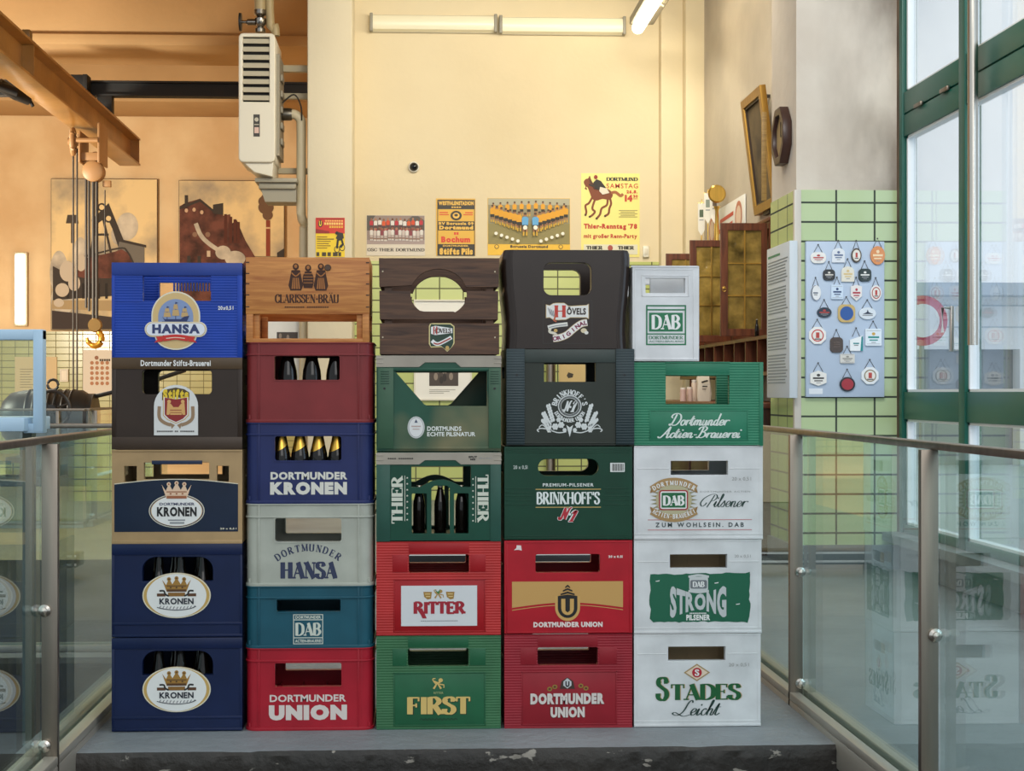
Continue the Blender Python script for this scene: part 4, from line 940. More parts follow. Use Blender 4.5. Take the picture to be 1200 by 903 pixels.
# ------------------------------------------------------------------ fourth stack
c = Crate('beer_crate', 'faded red ridged crate with white lettering under a small emblem, bottom of the fourth stack', (591, 742, 741, 852), 0)
union_mould(c, '#96232f', '#93202b', 742, rr(630, 757.5, 700.5, 778.5, 2))
d = c.decal(.001); lt = C('#d8cdc6', .5)
d.text('DORTMUNDER', 621.5, 811, 708, 824, lt, 1, 'sans', .07); d.text('UNION', 645, 827, 685, 839.5, lt, 1, 'sans', .07)
d.text('DORTMUNDER', 621, 811.6, 707.5, 824.6, C('#4c1a1a', .6), 0, 'sans', .07); d.text('UNION', 644.5, 827.6, 684.5, 840.1, C('#4c1a1a', .6), 0, 'sans', .07)
d.poly([(656, 806), (658, 797), (664.7, 792.5), (671.5, 797), (673.5, 806)], C('#3d2b22', .5), 0); d.poly([(660, 797.5), (664.7, 793.5), (669.5, 797.5), (669.5, 802), (664.7, 805.5), (660, 802)], C('#c9cacc', .4), 1); d.text('U', 662.3, 797, 667.2, 803.8, BLK, 2, 'sans', .06)
for x, y in ((644, 806), (650, 803.5), (680.5, 802.5), (686.5, 805.5)): d.ell(x, y, 3, 2.6, C('#92762e', .5), 0, 16); d.ell(x, y, 1.5, 1.2, C('#5e2020', .5), 1, 12)
c.put(d, 'lettering', 'bold white lettering'); z = c.top
c = Crate('beer_crate', 'red crate with gold band and large black U-shaped emblem', (591, 632, 741, 742), z)
c.shell(plast('#b01a28', rough=.36), [rr(627.5, 648.5, 703, 670, 2.5)], t=.011); c.recess(593.5, 634, 738.5, 740, 1, .0015); c.done()
d = c.decal()
arcy = lambda x: 711-6*math.sin(PI*(x-600)/130)
d.poly([(600, 680.3), (730, 680.3)]+[(730-i*130/20, arcy(730-i*130/20)) for i in range(21)], C('#c99b58', .45), 0)
d.line([(600+i*130/20, arcy(600+i*130/20)+2.8) for i in range(21)], .9, C('#c79b57', .5), 0)
sh = lambda g: [(652-g, 698-g*.5), (678+g, 698-g*.5), (678+g, 711)]+ell(665, 711, 13+g, 14+g, 16, 0, 180)+[(652-g, 711)]
d.poly(sh(1.6), C('#d0a35c', .45), 1); d.poly([(653.5, 697.3), (665, 695.6), (676.5, 697.3), (676.5, 711)]+ell(665, 711, 11.5, 12, 16, 0, 180)+[(653.5, 711)], BLK, 2)
d.poly([(657.5, 700.5), (662.3, 700.5), (662.3, 714.5), (665, 716.5), (667.7, 714.5), (667.7, 700.5), (672.3, 700.5), (672.3, 712)]+ell(665, 712, 7.3, 7.5, 12, 0, 180)+[(657.5, 712)], C('#d0a35c', .45), 3)
d.poly([(663.3, 697), (666.7, 697), (666.7, 714), (665, 715.3), (663.3, 714)], BLK, 4)
for k, wd in enumerate((2.8, 5.6, 8.2)): d.poly([(665-wd, 686.4+k*4.1), (665, 684+k*4), (665+wd, 686.4+k*4.1), (665+wd, 688.2+k*4.1), (665, 686.2+k*4), (665-wd, 688.2+k*4.1)], BLK, 2)
d.text('DORTMUNDER UNION', 625, 727.6, 706, 733.8, C('#ead9d2', .5), 1, 'sans', .06); d.text('20 x 0,5l', 713, 650, 729.5, 653.4, C('#ead9d2', .5), 1, 'sans', .06)
d.poly([(602, 643.4), (605, 641), (605.5, 637.6), (610.5, 638), (611.4, 644), (608, 643)], C('#e6d8d4', .6), 0)
c.put(d, 'print', 'gold band with black U emblem'); z = c.top
c = Crate('beer_crate', "dark green crate with white lettering between two gold lines and pill-shaped opening", (591, 522, 741, 632), z)
mg = plast('#0c3c2a', rough=.36)
c.shell(mg, [rr(630.5, 537, 701.5, 556.5, 9.6)], t=.011)
for y in (524.5, 526.5, 528.8, 626.5, 628.5): c.slab(593, y, 739, y+.8, mg, .001)
for y in (571, 575.5, 580, 585, 590):
    for a, b in ((592.5, 624), (708, 738)): c.slab(a, y, b, y+.8, mg, .001)
c.done(); d = c.decal(); wt = C('#dfe4e0', .5); gl = C('#b99b57', .45)
d.text('PREMIUM-PILSENER', 636, 565.3, 695.5, 569.2, wt, 0, 'sans', .02, track=.1); d.rect(627.5, 571.8, 704, 572.9, gl, 0); d.rect(627.5, 592.9, 704, 593.9, gl, 0)
d.text("BRINKHOFF'S", 628.7, 575, 703, 590.6, wt, 0, 'serif', thick=.24, thin=.09)
d.text('N', 653, 592.2, 671, 609, wt, 1, 'script', thick=.3, thin=.16); d.text('N', 653.6, 592.8, 670.4, 608.4, C('#b3202f', .5), 2, 'script', thick=.2, thin=.08)
d.text('1', 665.5, 596, 678, 611, wt, 3, 'script', thick=.32, thin=.16); d.text('1', 666.2, 596.6, 677.3, 610.4, C('#b3202f', .5), 4, 'script', thick=.2, thin=.1); d.ell(667.6, 601.6, 1.6, 1.6, wt, 3, 12)
d.rect(715, 541.5, 732, 552.2, C('#dfe1dd', .5), 0)
for k in range(14): d.rect(717+k*1, 542.6, 717.35+k*1+(.25 if k % 3 else 0), 551, BLK, 1)
d.text('20 x 0,5l', 601.5, 544.3, 618, 549.2, C('#c9cfc9', .5), 0, 'sans', .01); c.put(d, 'lettering', 'white lettering with gold lines and red script'); z = c.top
c = Crate('beer_crate', "blackish green crate with white round emblem of hops and wheat", (593, 408, 743, 522), z)
mk = plast('#2c322b'); mkr = plast('#2d3a3d', True)
c.shell(mk, [rr(637.5, 424, 698, 446.5, .8)], t=.011, side_hole=True)
c.slab(593.5, 408, 614.5, 520, mkr, .007).slab(721.5, 408, 743, 520, mkr, .007).slab(614.5, 408.5, 721.5, 424, plast('#3c4440'), .004).slab(614.5, 517.5, 721.5, 519, mk, .004)
c.done()
for x in (605.5, 731.5): mb = MB(BLK); mb.lathe([(0, 0), (.0035, 0), (.0035, .002)], (c.u(x), -c.D/2-.0085, c.v(438.5)), 'y', 12); mb.build('peg_hole', c.root)
d = c.decal(); wt = C('#d3d6d3', .5); cx, cy = 667.5, 475
for k, (r_, mm) in enumerate(((13.8, wt), (12.6, mk), (12, GRY), (11.4, mk), (10.6, wt), (10, mk))): d.ell(cx, cy, r_, r_*.93, mm, k, 40)
d.text('N', cx-8.6, cy-7, cx+3, cy+7, wt, 6, 'script', thick=.2, thin=.1); d.text('1', cx+.8, cy-6.5, cx+9, cy+7, wt, 6, 'script', thick=.24, thin=.12); d.ell(cx+.6, cy+1, 1.3, 1.3, wt, 7, 12)
d.arc("BRINKHOFF'S", cx, cy+2, 15.3, 172, 8, 6, wt, 0, 'serif', thick=.28, thin=.12, wfac=.9); d.arc('DORTMUNDER UNION', cx, cy-1.5, 20.4, 208, 332, 4.4, wt, 0, 'serif', thick=.3, thin=.14, inner=True, wfac=.86)
for sg in (-1, 1):
    for bx, by, tx, ty in ((20, 492, 25, 475), (24, 497, 30.5, 484), (24, 500, 31, 492)):
        for k in range(6):
            t_ = k/5; px_ = cx+sg*(bx+(tx-bx)*t_); py__ = by+(ty-by)*t_; d.ell(px_-1.2, py__, 1.5, 2.2, wt, 0, 10); d.ell(px_+1.2, py__-1, 1.5, 2.2, wt, 0, 10)
    for hx, hy, r_ in ((10, 497, 4), (17, 499, 4.2), (6, 503, 2.6), (24, 503, 3.2), (13, 491, 3)):
        for k in range(6): d.ell(cx+sg*hx+r_*.62*math.cos(k*PI/3), hy+r_*.62*math.sin(k*PI/3), r_*.36, r_*.36, wt, 0, 10)
        d.ell(cx+sg*hx, hy, r_*.34, r_*.34, wt, 1, 10)
    d.line([(cx+sg*4, 505), (cx+sg*14, 506), (cx+sg*26, 502), (cx+sg*34, 501), (cx+sg*38, 503), (cx+sg*36, 505)], 1.2, wt, 0, True); d.line([(cx+sg*26, 502), (cx+sg*32, 497), (cx+sg*36, 500)], 1, wt, 0, True)
d.poly([(cx-4, 497), (cx, 500), (cx+4, 497), (cx, 511)], wt, 0)
c.put(d, 'emblem', 'white hop and wheat emblem'); z = c.top
# waisted brown crate
c = Crate('beer_crate', 'blackish brown crate with bulging sides and white banner print, on top of the fourth stack', (590, 292, 738, 408), z)
mh = plast('#2a1f19', rough=.28); mh.node_tree.nodes['Principled BSDF'].inputs['Specular IOR Level'].default_value = .34; W, H, D = c.W, c.H, c.D; mb = MB(mh); rad = .03
prof = [(0, -.008), (.08, -.010), (.2, -.011), (.35, -.009), (.5, -.004), (.65, 0), (.8, .003), (.92, .0035), (.97, .002), (1, -.003)]
hw = [(t*H, W/2+dx) for t, dx in prof]
left = [(-w_+rad, h) for h, w_ in hw]; right = [(w_-rad, h) for h, w_ in reversed(hw)]
hole = c.pts(rr(637, 307, 693, 345, 9)); outl = left+right
mb.extr(outl, [hole], -D/2, -D/2+.01, bev=.001); mb.extr(outl, [[(-a, b) for a, b in hole]], D/2-.01, D/2, bev=.001)
big = [(a*1.0+(.006 if a > sum(p[0] for p in hole)/len(hole) else -.006), b+(.006 if b > sum(p[1] for p in hole)/len(hole) else -.006)) for a, b in hole]
mb.extr(big, [hole], -D/2+.01, -D/2+.035); mb.extr([(-a, b) for a, b in big], [[(-a, b) for a, b in hole]], D/2-.035, D/2-.01)
for sx in (-1, 1):
    for q in (0, 1):
        V = []; Fc = []; n = 16
        for h, w_ in hw:
            for a in range(8): V.append((sx*(w_-rad+(rad-q*.008)*math.sin(PI/2*a/7)), -D/2+rad-(rad-q*.008)*math.cos(PI/2*a/7), h))
            for a in range(8): V.append((sx*(w_-rad+(rad-q*.008)*math.cos(PI/2*a/7)), D/2-rad+(rad-q*.008)*math.sin(PI/2*a/7), h))
        for i in range(len(hw)-1):
            for k in range(n-1): Fc.append((i*n+k, i*n+k+1, (i+1)*n+k+1, (i+1)*n+k))
        mb._add(V, Fc, mh, True)
mb.box(-W/2+.03, -D/2+.01, .002, W/2-.03, D/2-.01, .012); mb.build('body', c.root)
d = c.decal(); d.frame(636, 351, 694, 402, .7, C('#241d19', .4), 0)
bn = lambda g: [(639.5+g, 356+g), (644, 357+g), (648, 354.5+g), (652, 354+g), (661, 354+g), (666, 357.5+g), (670, 357.5+g), (687, 356.5+g), (690-g, 355+g), (690-g, 373-g), (687, 371.5-g), (668, 371.5-g), (663, 374-g), (654, 374.5-g), (648, 374-g), (644, 371.5-g), (639.5+g, 372-g)]
d.poly(bn(0), C('#cdb07a', .5), 0); d.poly(bn(.7), C('#e4e1da', .5), 1)
d.text('ÖVELS', 664, 358.5, 686.5, 368, C('#33231b', .5), 2, 'sans', .045); d.text('H', 649.5, 357, 663, 371, C('#c03527', .5), 2, 'serif', thick=.24, thin=.08); d.line([(651, 368), (649, 375), (652, 376)], 2, C('#c05a37', .5), 3)
for k in range(4): d.line([(642+k*2, 360+k), (645+k*1.6, 368+k)], 1, C('#8f8f92', .5), 2)
d.line([(642, 383), (652, 380.5), (665, 379)], 4.6, C('#e0dcd2', .5), 0, True); d.line([(643, 383), (652, 381), (664, 379.4)], 1, GRY, 1, True); d.line([(645, 384), (644, 388), (650, 390), (654, 394)], 3, C('#d9d0bd', .5), 0, True)
rib = cr([(648, 396), (655, 395), (664, 391.5), (673, 384), (681, 378.5), (688, 377)], 5); d.line(rib, 8.4, C('#cbb083', .5), 1); d.line(rib, 7.2, C('#e8e4de', .5), 2)
N_ = len(rib); mgn = C('#7e1f45', .5)
for i, ch in enumerate('ORIGINAL'):
    t_ = (i+.7)/8.2*(N_-1); k = int(t_); p_ = rib[k]; q_ = rib[min(k+1, N_-1)]; an = math.atan2(-(q_[1]-p_[1]), q_[0]-p_[0])
    V, Fc = sans(ch, .05); ax = sum((min(a[0] for a in V), max(a[0] for a in V)))/2; Q = []
    for a in V:
        x = (a[0]-ax)*7; y = (a[1]-.36)*6.4; Q.append((p_[0]+x*math.cos(an)-y*math.sin(an), p_[1]-(x*math.sin(an)+y*math.cos(an))))
    d._put(Q, Fc, mgn, 3)
d.ell(684, 386.5, 3.6, 2.8, C('#d9c9a6', .5), 0, 16); d.ell(687, 389, 2.4, 2, C('#e0dcd2', .5), 1, 14); d.ell(651, 386.5, 2.2, 2, GLD, 2, 14)
c.put(d, 'emblem', 'white banner print')

# ------------------------------------------------------------------ fifth stack
MW = plast('#d9d9d9', rough=.4)
def white_crate(c, hole, dy, seam):
    c.shell(MW, [hole], t=.009); x0, y0, x1, y1 = c.px
    c.slab(x0, y0, x1, y0+1.2, proud=.0014).slab(x0, y1-3.6, x1, y1-.6, proud=.0014).slab(x0, y1-7.5, x1, y1-6.5, proud=.001)
    hx0 = min(p[0] for p in hole); hx1 = max(p[0] for p in hole)
    c.slab(x0+4, seam, hx0-2, seam+.9, proud=.0012).slab(hx1+2, seam, x1-3, seam+.9, proud=.0012)
    c.recess(x0+3.5, y0+2, x1-3.5, y1-7, .6, .0008); c.done()
def lining(c):  # added lining; its pale brown imitates light glowing through the translucent plastic
    mb = MB(C('#c9ad86', .7)); a, b = c.W/2-.014, c.H-.02
    mb.box(-a, .02, .02, a, .024, b); mb.box(-a, -c.D/2+.03, .02, -a+.004, .02, b); mb.box(a-.004, -c.D/2+.03, .02, a, .02, b)
    for k in (-1, 0, 1): mb.box(k*.1-.002, .017, .02, k*.1+.002, .02, b)
    mb.build('glow_lining', c.root)
lg = C('#9a9a98', .5); gr = C('#0d6338', .5)
c = Crate('beer_crate', 'white crate with green lettering and a red diamond emblem, bottom of the rightmost stack', (743, 742, 891.5, 851), 0, group=None)
white_crate(c, rr(783, 757, 850, 773.5), 0, 765); lining(c)
def stades(d):
    tn = C('#c1a480', .5)
    for dx, mm, L in ((1, tn, 0), (0, C('#0b5a2c', .5), 1)):
        d.text('S', 768+dx, 792, 784+dx, 820.5, mm, L, 'serif', thick=.27, thin=.07); d.text('TADES', 786+dx, 800, 868.5+dx, 820, mm, L, 'serif', thick=.27, thin=.07)
    d.text('Leicht', 787, 819, 845, 838.5, C('#24413a', .5), 2, 'script', thick=.09, thin=.03)
    d.poly([(801, 787.3), (816.5, 777), (832, 787.3), (816.5, 797.6)], C('#a98c5e', .5), 0); d.poly([(803.5, 787.3), (816.5, 778.8), (829.5, 787.3), (816.5, 795.8)], C('#e4cfb8', .5), 1); d.ell(816.5, 787.3, 5.7, 5.7, C('#b51a2e', .5), 2); d.text('S', 813.8, 783.5, 819.2, 791.2, WHT, 3, 'serif', thick=.3, thin=.12)
d = c.decal(.0004); stades(d); d.text('20 x 0,5 l', 854, 776.5, 877.5, 781, lg, 0, 'sans', .0); c.put(d, 'lettering', 'green lettering with red diamond')
d = c.side_decal(743, 891.5); stades(d); c.put_side(d, 'lettering'); z = c.top
c = Crate('beer_crate', 'white crate with ragged green painted panel, second from the bottom of the rightmost stack', (743, 632, 892.5, 742), z)
white_crate(c, rr(785, 649, 852, 665), 0, 657); lining(c)
def strong(d):
    rnd = random.Random(4); q = []
    for i in range(26): q.append((762+i*4.66, 672.5-2.2*i/26+rnd.uniform(-1, 1)*.9))
    q.append((879, 673))
    for i in range(10): q.append((879+rnd.uniform(-1, .4)*1.6, 677+i*5))
    q.append((876, 729.5))
    for i in range(26): q.append((873-i*4.3, 728+rnd.uniform(-1, 1)*.8))
    for i in range(9): q.append((761.5+rnd.uniform(-.6, 1)*1.4, 724-i*5.5))
    d.poly(q, C('#0a5f43', .45), 0)
    for x, y in ((768, 679.5), (837, 682), (862, 707)): d.poly([(x, y+.4), (x+5, y-.5), (x+4.6, y+.7), (x+.6, y+1.2)], WHT, 1)
    w_ = lambda u, v: (u, .5+(v-.5)*(.47+.53*(2*abs(u-.5))**1.4))
    d.text('STRONG', 785, 684.5, 851, 724.5, C('#c3c6c6', .5), 1, 'sans', .05, warp=w_)
    d.poly(rr(807.5, 675, 829.5, 692, 3), C('#c9cccb', .5), 1); d.poly(rr(808.8, 679, 828.2, 689, 2), C('#6f7478', .5), 2); d.text('DAB', 811.5, 680.5, 825.5, 687.4, WHT, 3, 'serif', thick=.28, thin=.1)
    for y in (674, 690.5): d.line([(806.5, y+1.2), (818.5, y-.8 if y < 680 else y+2.6), (830.5, y+1.2)], 2.6, C('#c9cccb', .5), 2, True)
    [d.rect(808+k*1.8, 717.2, 809.3+k*1.8, 718.6, WHT, 1) for k in range(11)]; d.text('PILSENER', 804, 719.4, 832, 726.2, WHT, 1, 'sans', .05)
d = c.decal(.0004); strong(d); d.text('20 x 0,5 l', 860.5, 649.5, 879.5, 653.5, lg, 0, 'sans', 0); c.put(d, 'print', 'ragged green print')
d = c.side_decal(743, 892.5); strong(d); c.put_side(d, 'print'); z = c.top
c = Crate('beer_crate', 'white crate with gold-ribboned badge and green script, third from the bottom of the rightmost stack', (743, 522, 894, 632), z)
white_crate(c, rr(786, 539.5, 853, 556), 0, 548)
def pils(d):
    cx, cy = 789.5, 585; tn = C('#a98655', .5)
    for k in range(26):
        a = 2*PI*k/26; d.poly([(cx+18*math.cos(a-.1), cy+16*math.sin(a-.1)), (cx+(28 if abs(math.cos(a)) > .5 else 22)*math.cos(a), cy+20*math.sin(a)), (cx+18*math.cos(a+.1), cy+16*math.sin(a+.1))], C('#8d8457', .5), 0)
    d.ell(cx, cy, 21, 19, C('#b9b08c', .5), 1)
    for sg, y0 in ((-1, 568), (1, 602)):
        pts = [(cx-26, y0+sg*-4+(1 if sg < 0 else 0)), (cx-13, y0+sg*2.6), (cx, y0+sg*4.6), (cx+13, y0+sg*2.6), (cx+26, y0-sg*4)]
        d.line(pts, 8.6, tn, 2, True)
        for s2 in (-1, 1): d.poly([(cx+s2*25, y0-sg*8), (cx+s2*28, y0-sg*9), (cx+s2*26, y0-sg*2), (cx+s2*23.5, y0-sg*1)], C('#94703f', .5), 2)
    d.arc('DORTMUNDER', cx, 613.5, 45.5, 122, 58, 5, WHT, 4, 'serif', thick=.26, thin=.12, wfac=.9, ry=46); d.arc('ACTIEN-BRAUEREI', cx, 556, 51, 239, 301, 5, WHT, 4, 'serif', thick=.26, thin=.12, inner=True, wfac=.72, ry=51)
    d.poly(rr(cx-17.5, 573.5, cx+16.5, 597, 3.5), C('#a31c2b', .5), 4); d.poly(rr(cx-16, 575, cx+15, 595.6, 2.4), WHT, 5); d.rect(cx-14.5, 576.6, cx+13.5, 594, gr, 6); d.text('DAB', cx-13, 579.5, cx+12.5, 592, WHT, 7, 'serif', thick=.3, thin=.08)
    d.text('DORTMUNDER ACTIEN', 820, 574.6, 879, 576.4, lg, 0, 'sans', 0, track=.12); d.text('Pilsener', 820, 578, 877, 594, C('#1d3f38', .5), 0, 'script', thick=.085, thin=.026)
    d.rect(759, 608, 881, 608.8, C('#c47a7c', .5), 0); d.rect(759, 619.8, 881, 620.6, C('#c47a7c', .5), 0); d.text('ZUM WOHLSEIN. DAB', 768, 611.6, 871.5, 617, C('#2a3d40', .5), 0, 'sans', .02, track=.26)
d = c.decal(.0004); pils(d); d.text('20 x 0,5 l', 857.5, 558.5, 880, 563.2, lg, 0, 'sans', 0); c.put(d, 'print', 'gold-ribboned badge and green script')
d = c.side_decal(743, 894); pils(d); c.put_side(d, 'print'); z = c.top
c = Crate('beer_crate', 'slightly skewed mid green crate with two lines of white script', (745, 423.5, 895.5, 522), z, rotz=-.03)
mg = plast('#2c7a5b', True); mgs = plast('#2a7558')
c.shell(mg, [rr(782, 439, 856, 473.5)], t=.011)
c.slab(782, 425, 856, 437.5, mgs, -.0005+.001).slab(781, 423.5, 857, 425, mgs, .0025).slab(782, 437.5, 856, 439, mgs, .0025).recess(763, 480, 878, 515.5, 1.1, .002, mgs).slab(764, 481, 877, 514.5, mgs, .0008).slab(891, 424, 895.5, 522, mgs, .002)
c.done(); d = c.decal(.001); wt = C('#d9e2da', .5)
d.text('Dortmunder', 785, 483.5, 857, 498.5, wt, 0, 'script', thick=.13, thin=.07); d.text('Actien-Brauerei', 772, 499, 871, 513, wt, 0, 'script', thick=.13, thin=.07); c.put(d, 'lettering', 'white script lettering'); z = c.top
c = Crate('beer_crate', 'small narrow white crate with green square print, on top of the rightmost stack', (741.3, 311, 819.3, 423.5), z)
c.shell(MW, [rr(756.5, 325.5, 803, 343)], t=.009, div=False); c.recess(752, 322, 807.5, 347, 1, .0016).recess(744, 315, 813, 420, .8, .0012).slab(739.5, 311, 818, 313, proud=.0018).slab(739.5, 419.5, 818, 421.5, proud=.0018)
c.mb.box(c.u(770), -.02, .014, c.u(812), .0, c.v(316)); c.done()
d = c.decal(.0004); gn = C('#127048', .5)
d.frame(757, 357, 804, 404, 1.7, gn, 0); d.rect(757, 361.8, 804, 363.4, gn, 0); d.rect(757, 390.2, 804, 391.6, gn, 0); d.rect(760.5, 366, 800, 388, gn, 0); d.text('DAB', 763.5, 368, 797.5, 386, WHT, 1, 'serif', thick=.26, thin=.07)
d.text('DORTMUNDER', 760.5, 393, 800.5, 397.2, gn, 0, 'serif', thick=.18, thin=.07); d.text('ACTIEN-BRAUEREI', 760.5, 398.6, 800.5, 400.6, gn, 0, 'sans', 0); c.put(d, 'print', 'green square print')

# ------------------------------------------------------------------ bottles standing in the crates
M_BG = None
def bottle_glass():
    m, nt, b = newmat('brown_bottle_glass'); b.inputs['Base Color'].default_value = lin('#0f0a07'); b.inputs['Roughness'].default_value = .08; b.inputs['Specular IOR Level'].default_value = .35; return m
M_BG = bottle_glass(); M_FOIL = metal('gold_foil', '#d2a548', .3); M_CAP = metal('crown_cap', '#b9b4a6', .35)
def bottle(label, loc, s=1.0, foil=False, group=None, shoulder=.155):
    r = thing('beer_bottle', label, 'bottle', loc, PI*1.15 if foil else random.uniform(0, 6), group)
    k = s
    mb = MB(M_BG); mb.lathe([(.0, 0), (.028*k, 0), (.031*k, .004*k), (.031*k, (shoulder-.03)*k), (.029*k, (shoulder-.01)*k), (.021*k, (shoulder+.022)*k), (.0155*k, (shoulder+.05)*k), (.013*k, .236*k), (.0135*k, .246*k), (.0135*k, .255*k)], n=20); mb.build('glass_body', r)
    mb = MB(M_CAP if not foil else M_FOIL); mb.lathe([(.0142*k, .250*k), (.0142*k, .256*k), (.0125*k, .260*k), (0, .260*k)], n=20); mb.build('cap', r)
    if foil:
        mb = MB(M_FOIL); n = 24; V = []; Fc = []
        for i in range(n):
            a = 2*PI*i/n; lo = (shoulder-.006+.016*(1-math.cos(a)))*k
            for j in range(6):
                h = lo+(.252*k-lo)*j/5; hh = h/k
                pr_ = [(shoulder-.03, .031), (shoulder-.01, .029), (shoulder+.022, .021), (shoulder+.05, .0155), (.236, .013), (.255, .0135)]
                rad_ = pr_[-1][1]
                for (h0, r0), (h1, r1) in zip(pr_, pr_[1:]):
                    if h0 <= hh <= h1: rad_ = r0+(r1-r0)*(hh-h0)/(h1-h0)
                V.append(((rad_*k+.0006)*math.cos(a), (rad_*k+.0006)*math.sin(a), h))
        for i in range(n):
            for j in range(5): Fc.append((i*6+j, ((i+1) % n)*6+j, ((i+1) % n)*6+j+1, i*6+j+1))
        mb._add(V, Fc, M_FOIL, True); mb.build('neck_foil', r)
    return r
def bot_at(c, px, dpt): return (c.root.location.x+c.u(px), c.root.location.y-c.D/2+dpt, c.z0+.014)
for c_, pos in ((K4, 'upper'), (K5, 'bottom')):
    for i, px in enumerate((183, 209, 235)):
        bottle('%s bottle neck in the opening of the %s navy crate with the oval sign' % (('left', 'middle', 'right')[i], pos), bot_at(c_, px, .046), .97, group='bottles in the navy oval-sign crates')
    for i, px in enumerate((199, 227)):
        bottle('%s rear bottle behind the front necks in the %s navy oval-sign crate' % (('left', 'right')[i], pos), bot_at(c_, px, .112), .97, group='bottles in the navy oval-sign crates')
for i, px in enumerate((335.5, 364, 392)):
    bottle('%s dark bottle in the opening of the plain maroon crate' % ('left', 'middle', 'right')[i], bot_at(KR, px, .05), .95, group='bottles in the maroon crate', shoulder=.165)
for i, px in enumerate((328, 350, 372, 394)):
    bottle('gold-foiled bottle, %s from the left in the navy cream-lettered crate' % ('first', 'second', 'third', 'fourth')[i], bot_at(KD, px, .05), .92, True, 'gold-foiled bottles', shoulder=.162)
for i, px in enumerate((491, 516, 541)):
    bottle('dark bottle behind the %s window of the three-windowed green crate' % ('left', 'middle', 'right')[i], bot_at(KT, px, .05), .60, group='bottles in the three-windowed green crate', shoulder=.19)
# ================================================================== BAR ROOM, BACK WALL
def sheet(name, label, cat, box, Y, mat, thick=.004, group=None, frame=None):
    """flat poster or board hung on a wall facing the camera; returns (root location, decal)"""
    x0, y0, x1, y1 = box; a, zt = P(x0, y0, Y); b_, _ = P(x1, y0, Y); _, zb = P((x0+x1)/2, y1, Y); a, zt = P(x0, y0, Y)
    W = b_-a; H = zt-zb
    to = lambda px, py: ((px-x0)/(x1-x0)*W-W/2, (y1-py)/(y1-y0)*H)
    d = Decal(to, 0, .0012); d.plate(rr(*box), mat, thick); d.loc = ((a+b_)/2, Y-thick, zb); d.W = W; d.H = H; d.meta = (name, label, cat, group)
    return d
def hang(d):
    n, l, c, g = d.meta; return tag(d.build(n, None, d.loc), l, c, g)
YP = YB-.001; YT = YB-.013
def smudge(d, x0, y0, x1, y1, m, L):
    """a line of print too small to read"""
    n = max(2, int((x1-x0)/2.6)); w_ = (x1-x0)/n
    for k in range(n): d.rect(x0+k*w_, y0, x0+(k+.78)*w_, y1, m, L)
# cycling poster on the column
d = sheet('poster', 'small red and yellow cycling poster on the left column', 'poster', (370, 255, 404, 301), 13.998, C('#e8c522', .5), group='wall posters')
d.rect(370, 255, 404, 273.5, C('#c8321f', .5), 0); d.rect(371, 256, 403, 257, C('#8e2014', .5), 1); d.poly([(370, 268), (386, 271), (386, 273.5), (370, 273.5)], C('#8e2014', .5), 1)
d.ell(375.5, 262, 2.6, 4.2, BLK, 1); d.text('U', 374, 258.8, 377, 265, C('#e8c522', .5), 2, 'sans', .05)
smudge(d, 381, 257.8, 402.5, 259.6, C('#f0b060', .5), 2); smudge(d, 380, 260.6, 402.5, 263.4, C('#f2c46c', .5), 2); smudge(d, 386, 264.6, 402.5, 267, C('#e8b13c', .5), 2)
for k, wd in enumerate((12, 20, 16, 14, 16, 12)): d.rect(371.5, 277+k*2.6, 371.5+wd, 278+k*2.6, C('#8a6a1a' if k != 1 else '#3a2c12', .5), 1)
for cx_, cy_ in ((395, 292), (401, 290)): d.ell(cx_, cy_, 3.4, 4, BLK, 1, 20); d.ell(cx_, cy_, 2.6, 3.2, C('#e0bd2a', .5), 2, 20)
d.line([(395, 291), (396, 281), (400, 279), (402, 286), (399, 290)], 2.4, BLK, 3); d.poly([(393.5, 279), (397, 272), (402, 273), (403, 279), (398, 282)], C('#2a251c', .5), 3); d.ell(395, 273, 2, 2, BLK, 4, 12)
for k, wd in enumerate((4, 6, 5, 7, 4)): d.rect(371+k*6.4, 295.5, 371+k*6.4+wd*.8, 300, C('#40351c', .5), 1)
hang(d)
def team(d, x0, x1, ytop, ybot, rows):
    """rows: (y head, count, shirt colours, shorts colour, height)"""
    rnd = random.Random(3)
    for k, (yh, n, cols, short, h) in enumerate(rows):
        for i in range(n):
            x = x0+(x1-x0)*(i+.5)/n+rnd.uniform(-.3, .3); y = yh+rnd.uniform(-.7, .7); w_ = (x1-x0)/n*.44
            d.ell(x, y, 1.25, 1.6, C(('#8a5c42', '#a8745a', '#6b4530')[i % 3], .6), 2+k*3, 10)
            d.poly([(x-w_, y+2.6), (x-w_*.5, y+1.5), (x+w_*.5, y+1.5), (x+w_, y+2.6), (x+w_*.9, y+h*.55), (x-w_*.9, y+h*.55)], C(cols[i % len(cols)], .6), 2+k*3)
            d.poly([(x-w_*.8, y+h*.53), (x+w_*.8, y+h*.53), (x+w_*.85, y+h*.75), (x-w_*.85, y+h*.75)], C(short, .6), 3+k*3)
            for s_ in (-1, 1): d.rect(x+s_*w_*.45-.5, y+h*.74, x+s_*w_*.45+.5, y+h, C('#9a6d50', .6), 2+k*3); d.rect(x+s_*w_*.45-.6, y+h*.86, x+s_*w_*.45+.6, y+h, C(cols[0], .6), 3+k*3)
d = sheet('poster', 'team photograph poster with players in white and red shirts above a black caption', 'poster', (429.5, 252, 498, 299.5), YP, C('#d3c8b8', .5), group='wall posters')
d.rect(430, 252.4, 497.5, 286, C('#8d7b74', .5), 0); d.poly([(430, 252.4), (440, 252.4), (436, 258), (444, 261), (460, 259), (475, 261), (478, 257), (483, 253), (490, 253), (497.5, 258), (497.5, 270), (430, 270)], C('#504a44', .5), 1); d.rect(430, 281, 497.5, 286, C('#a3908a', .5), 1)
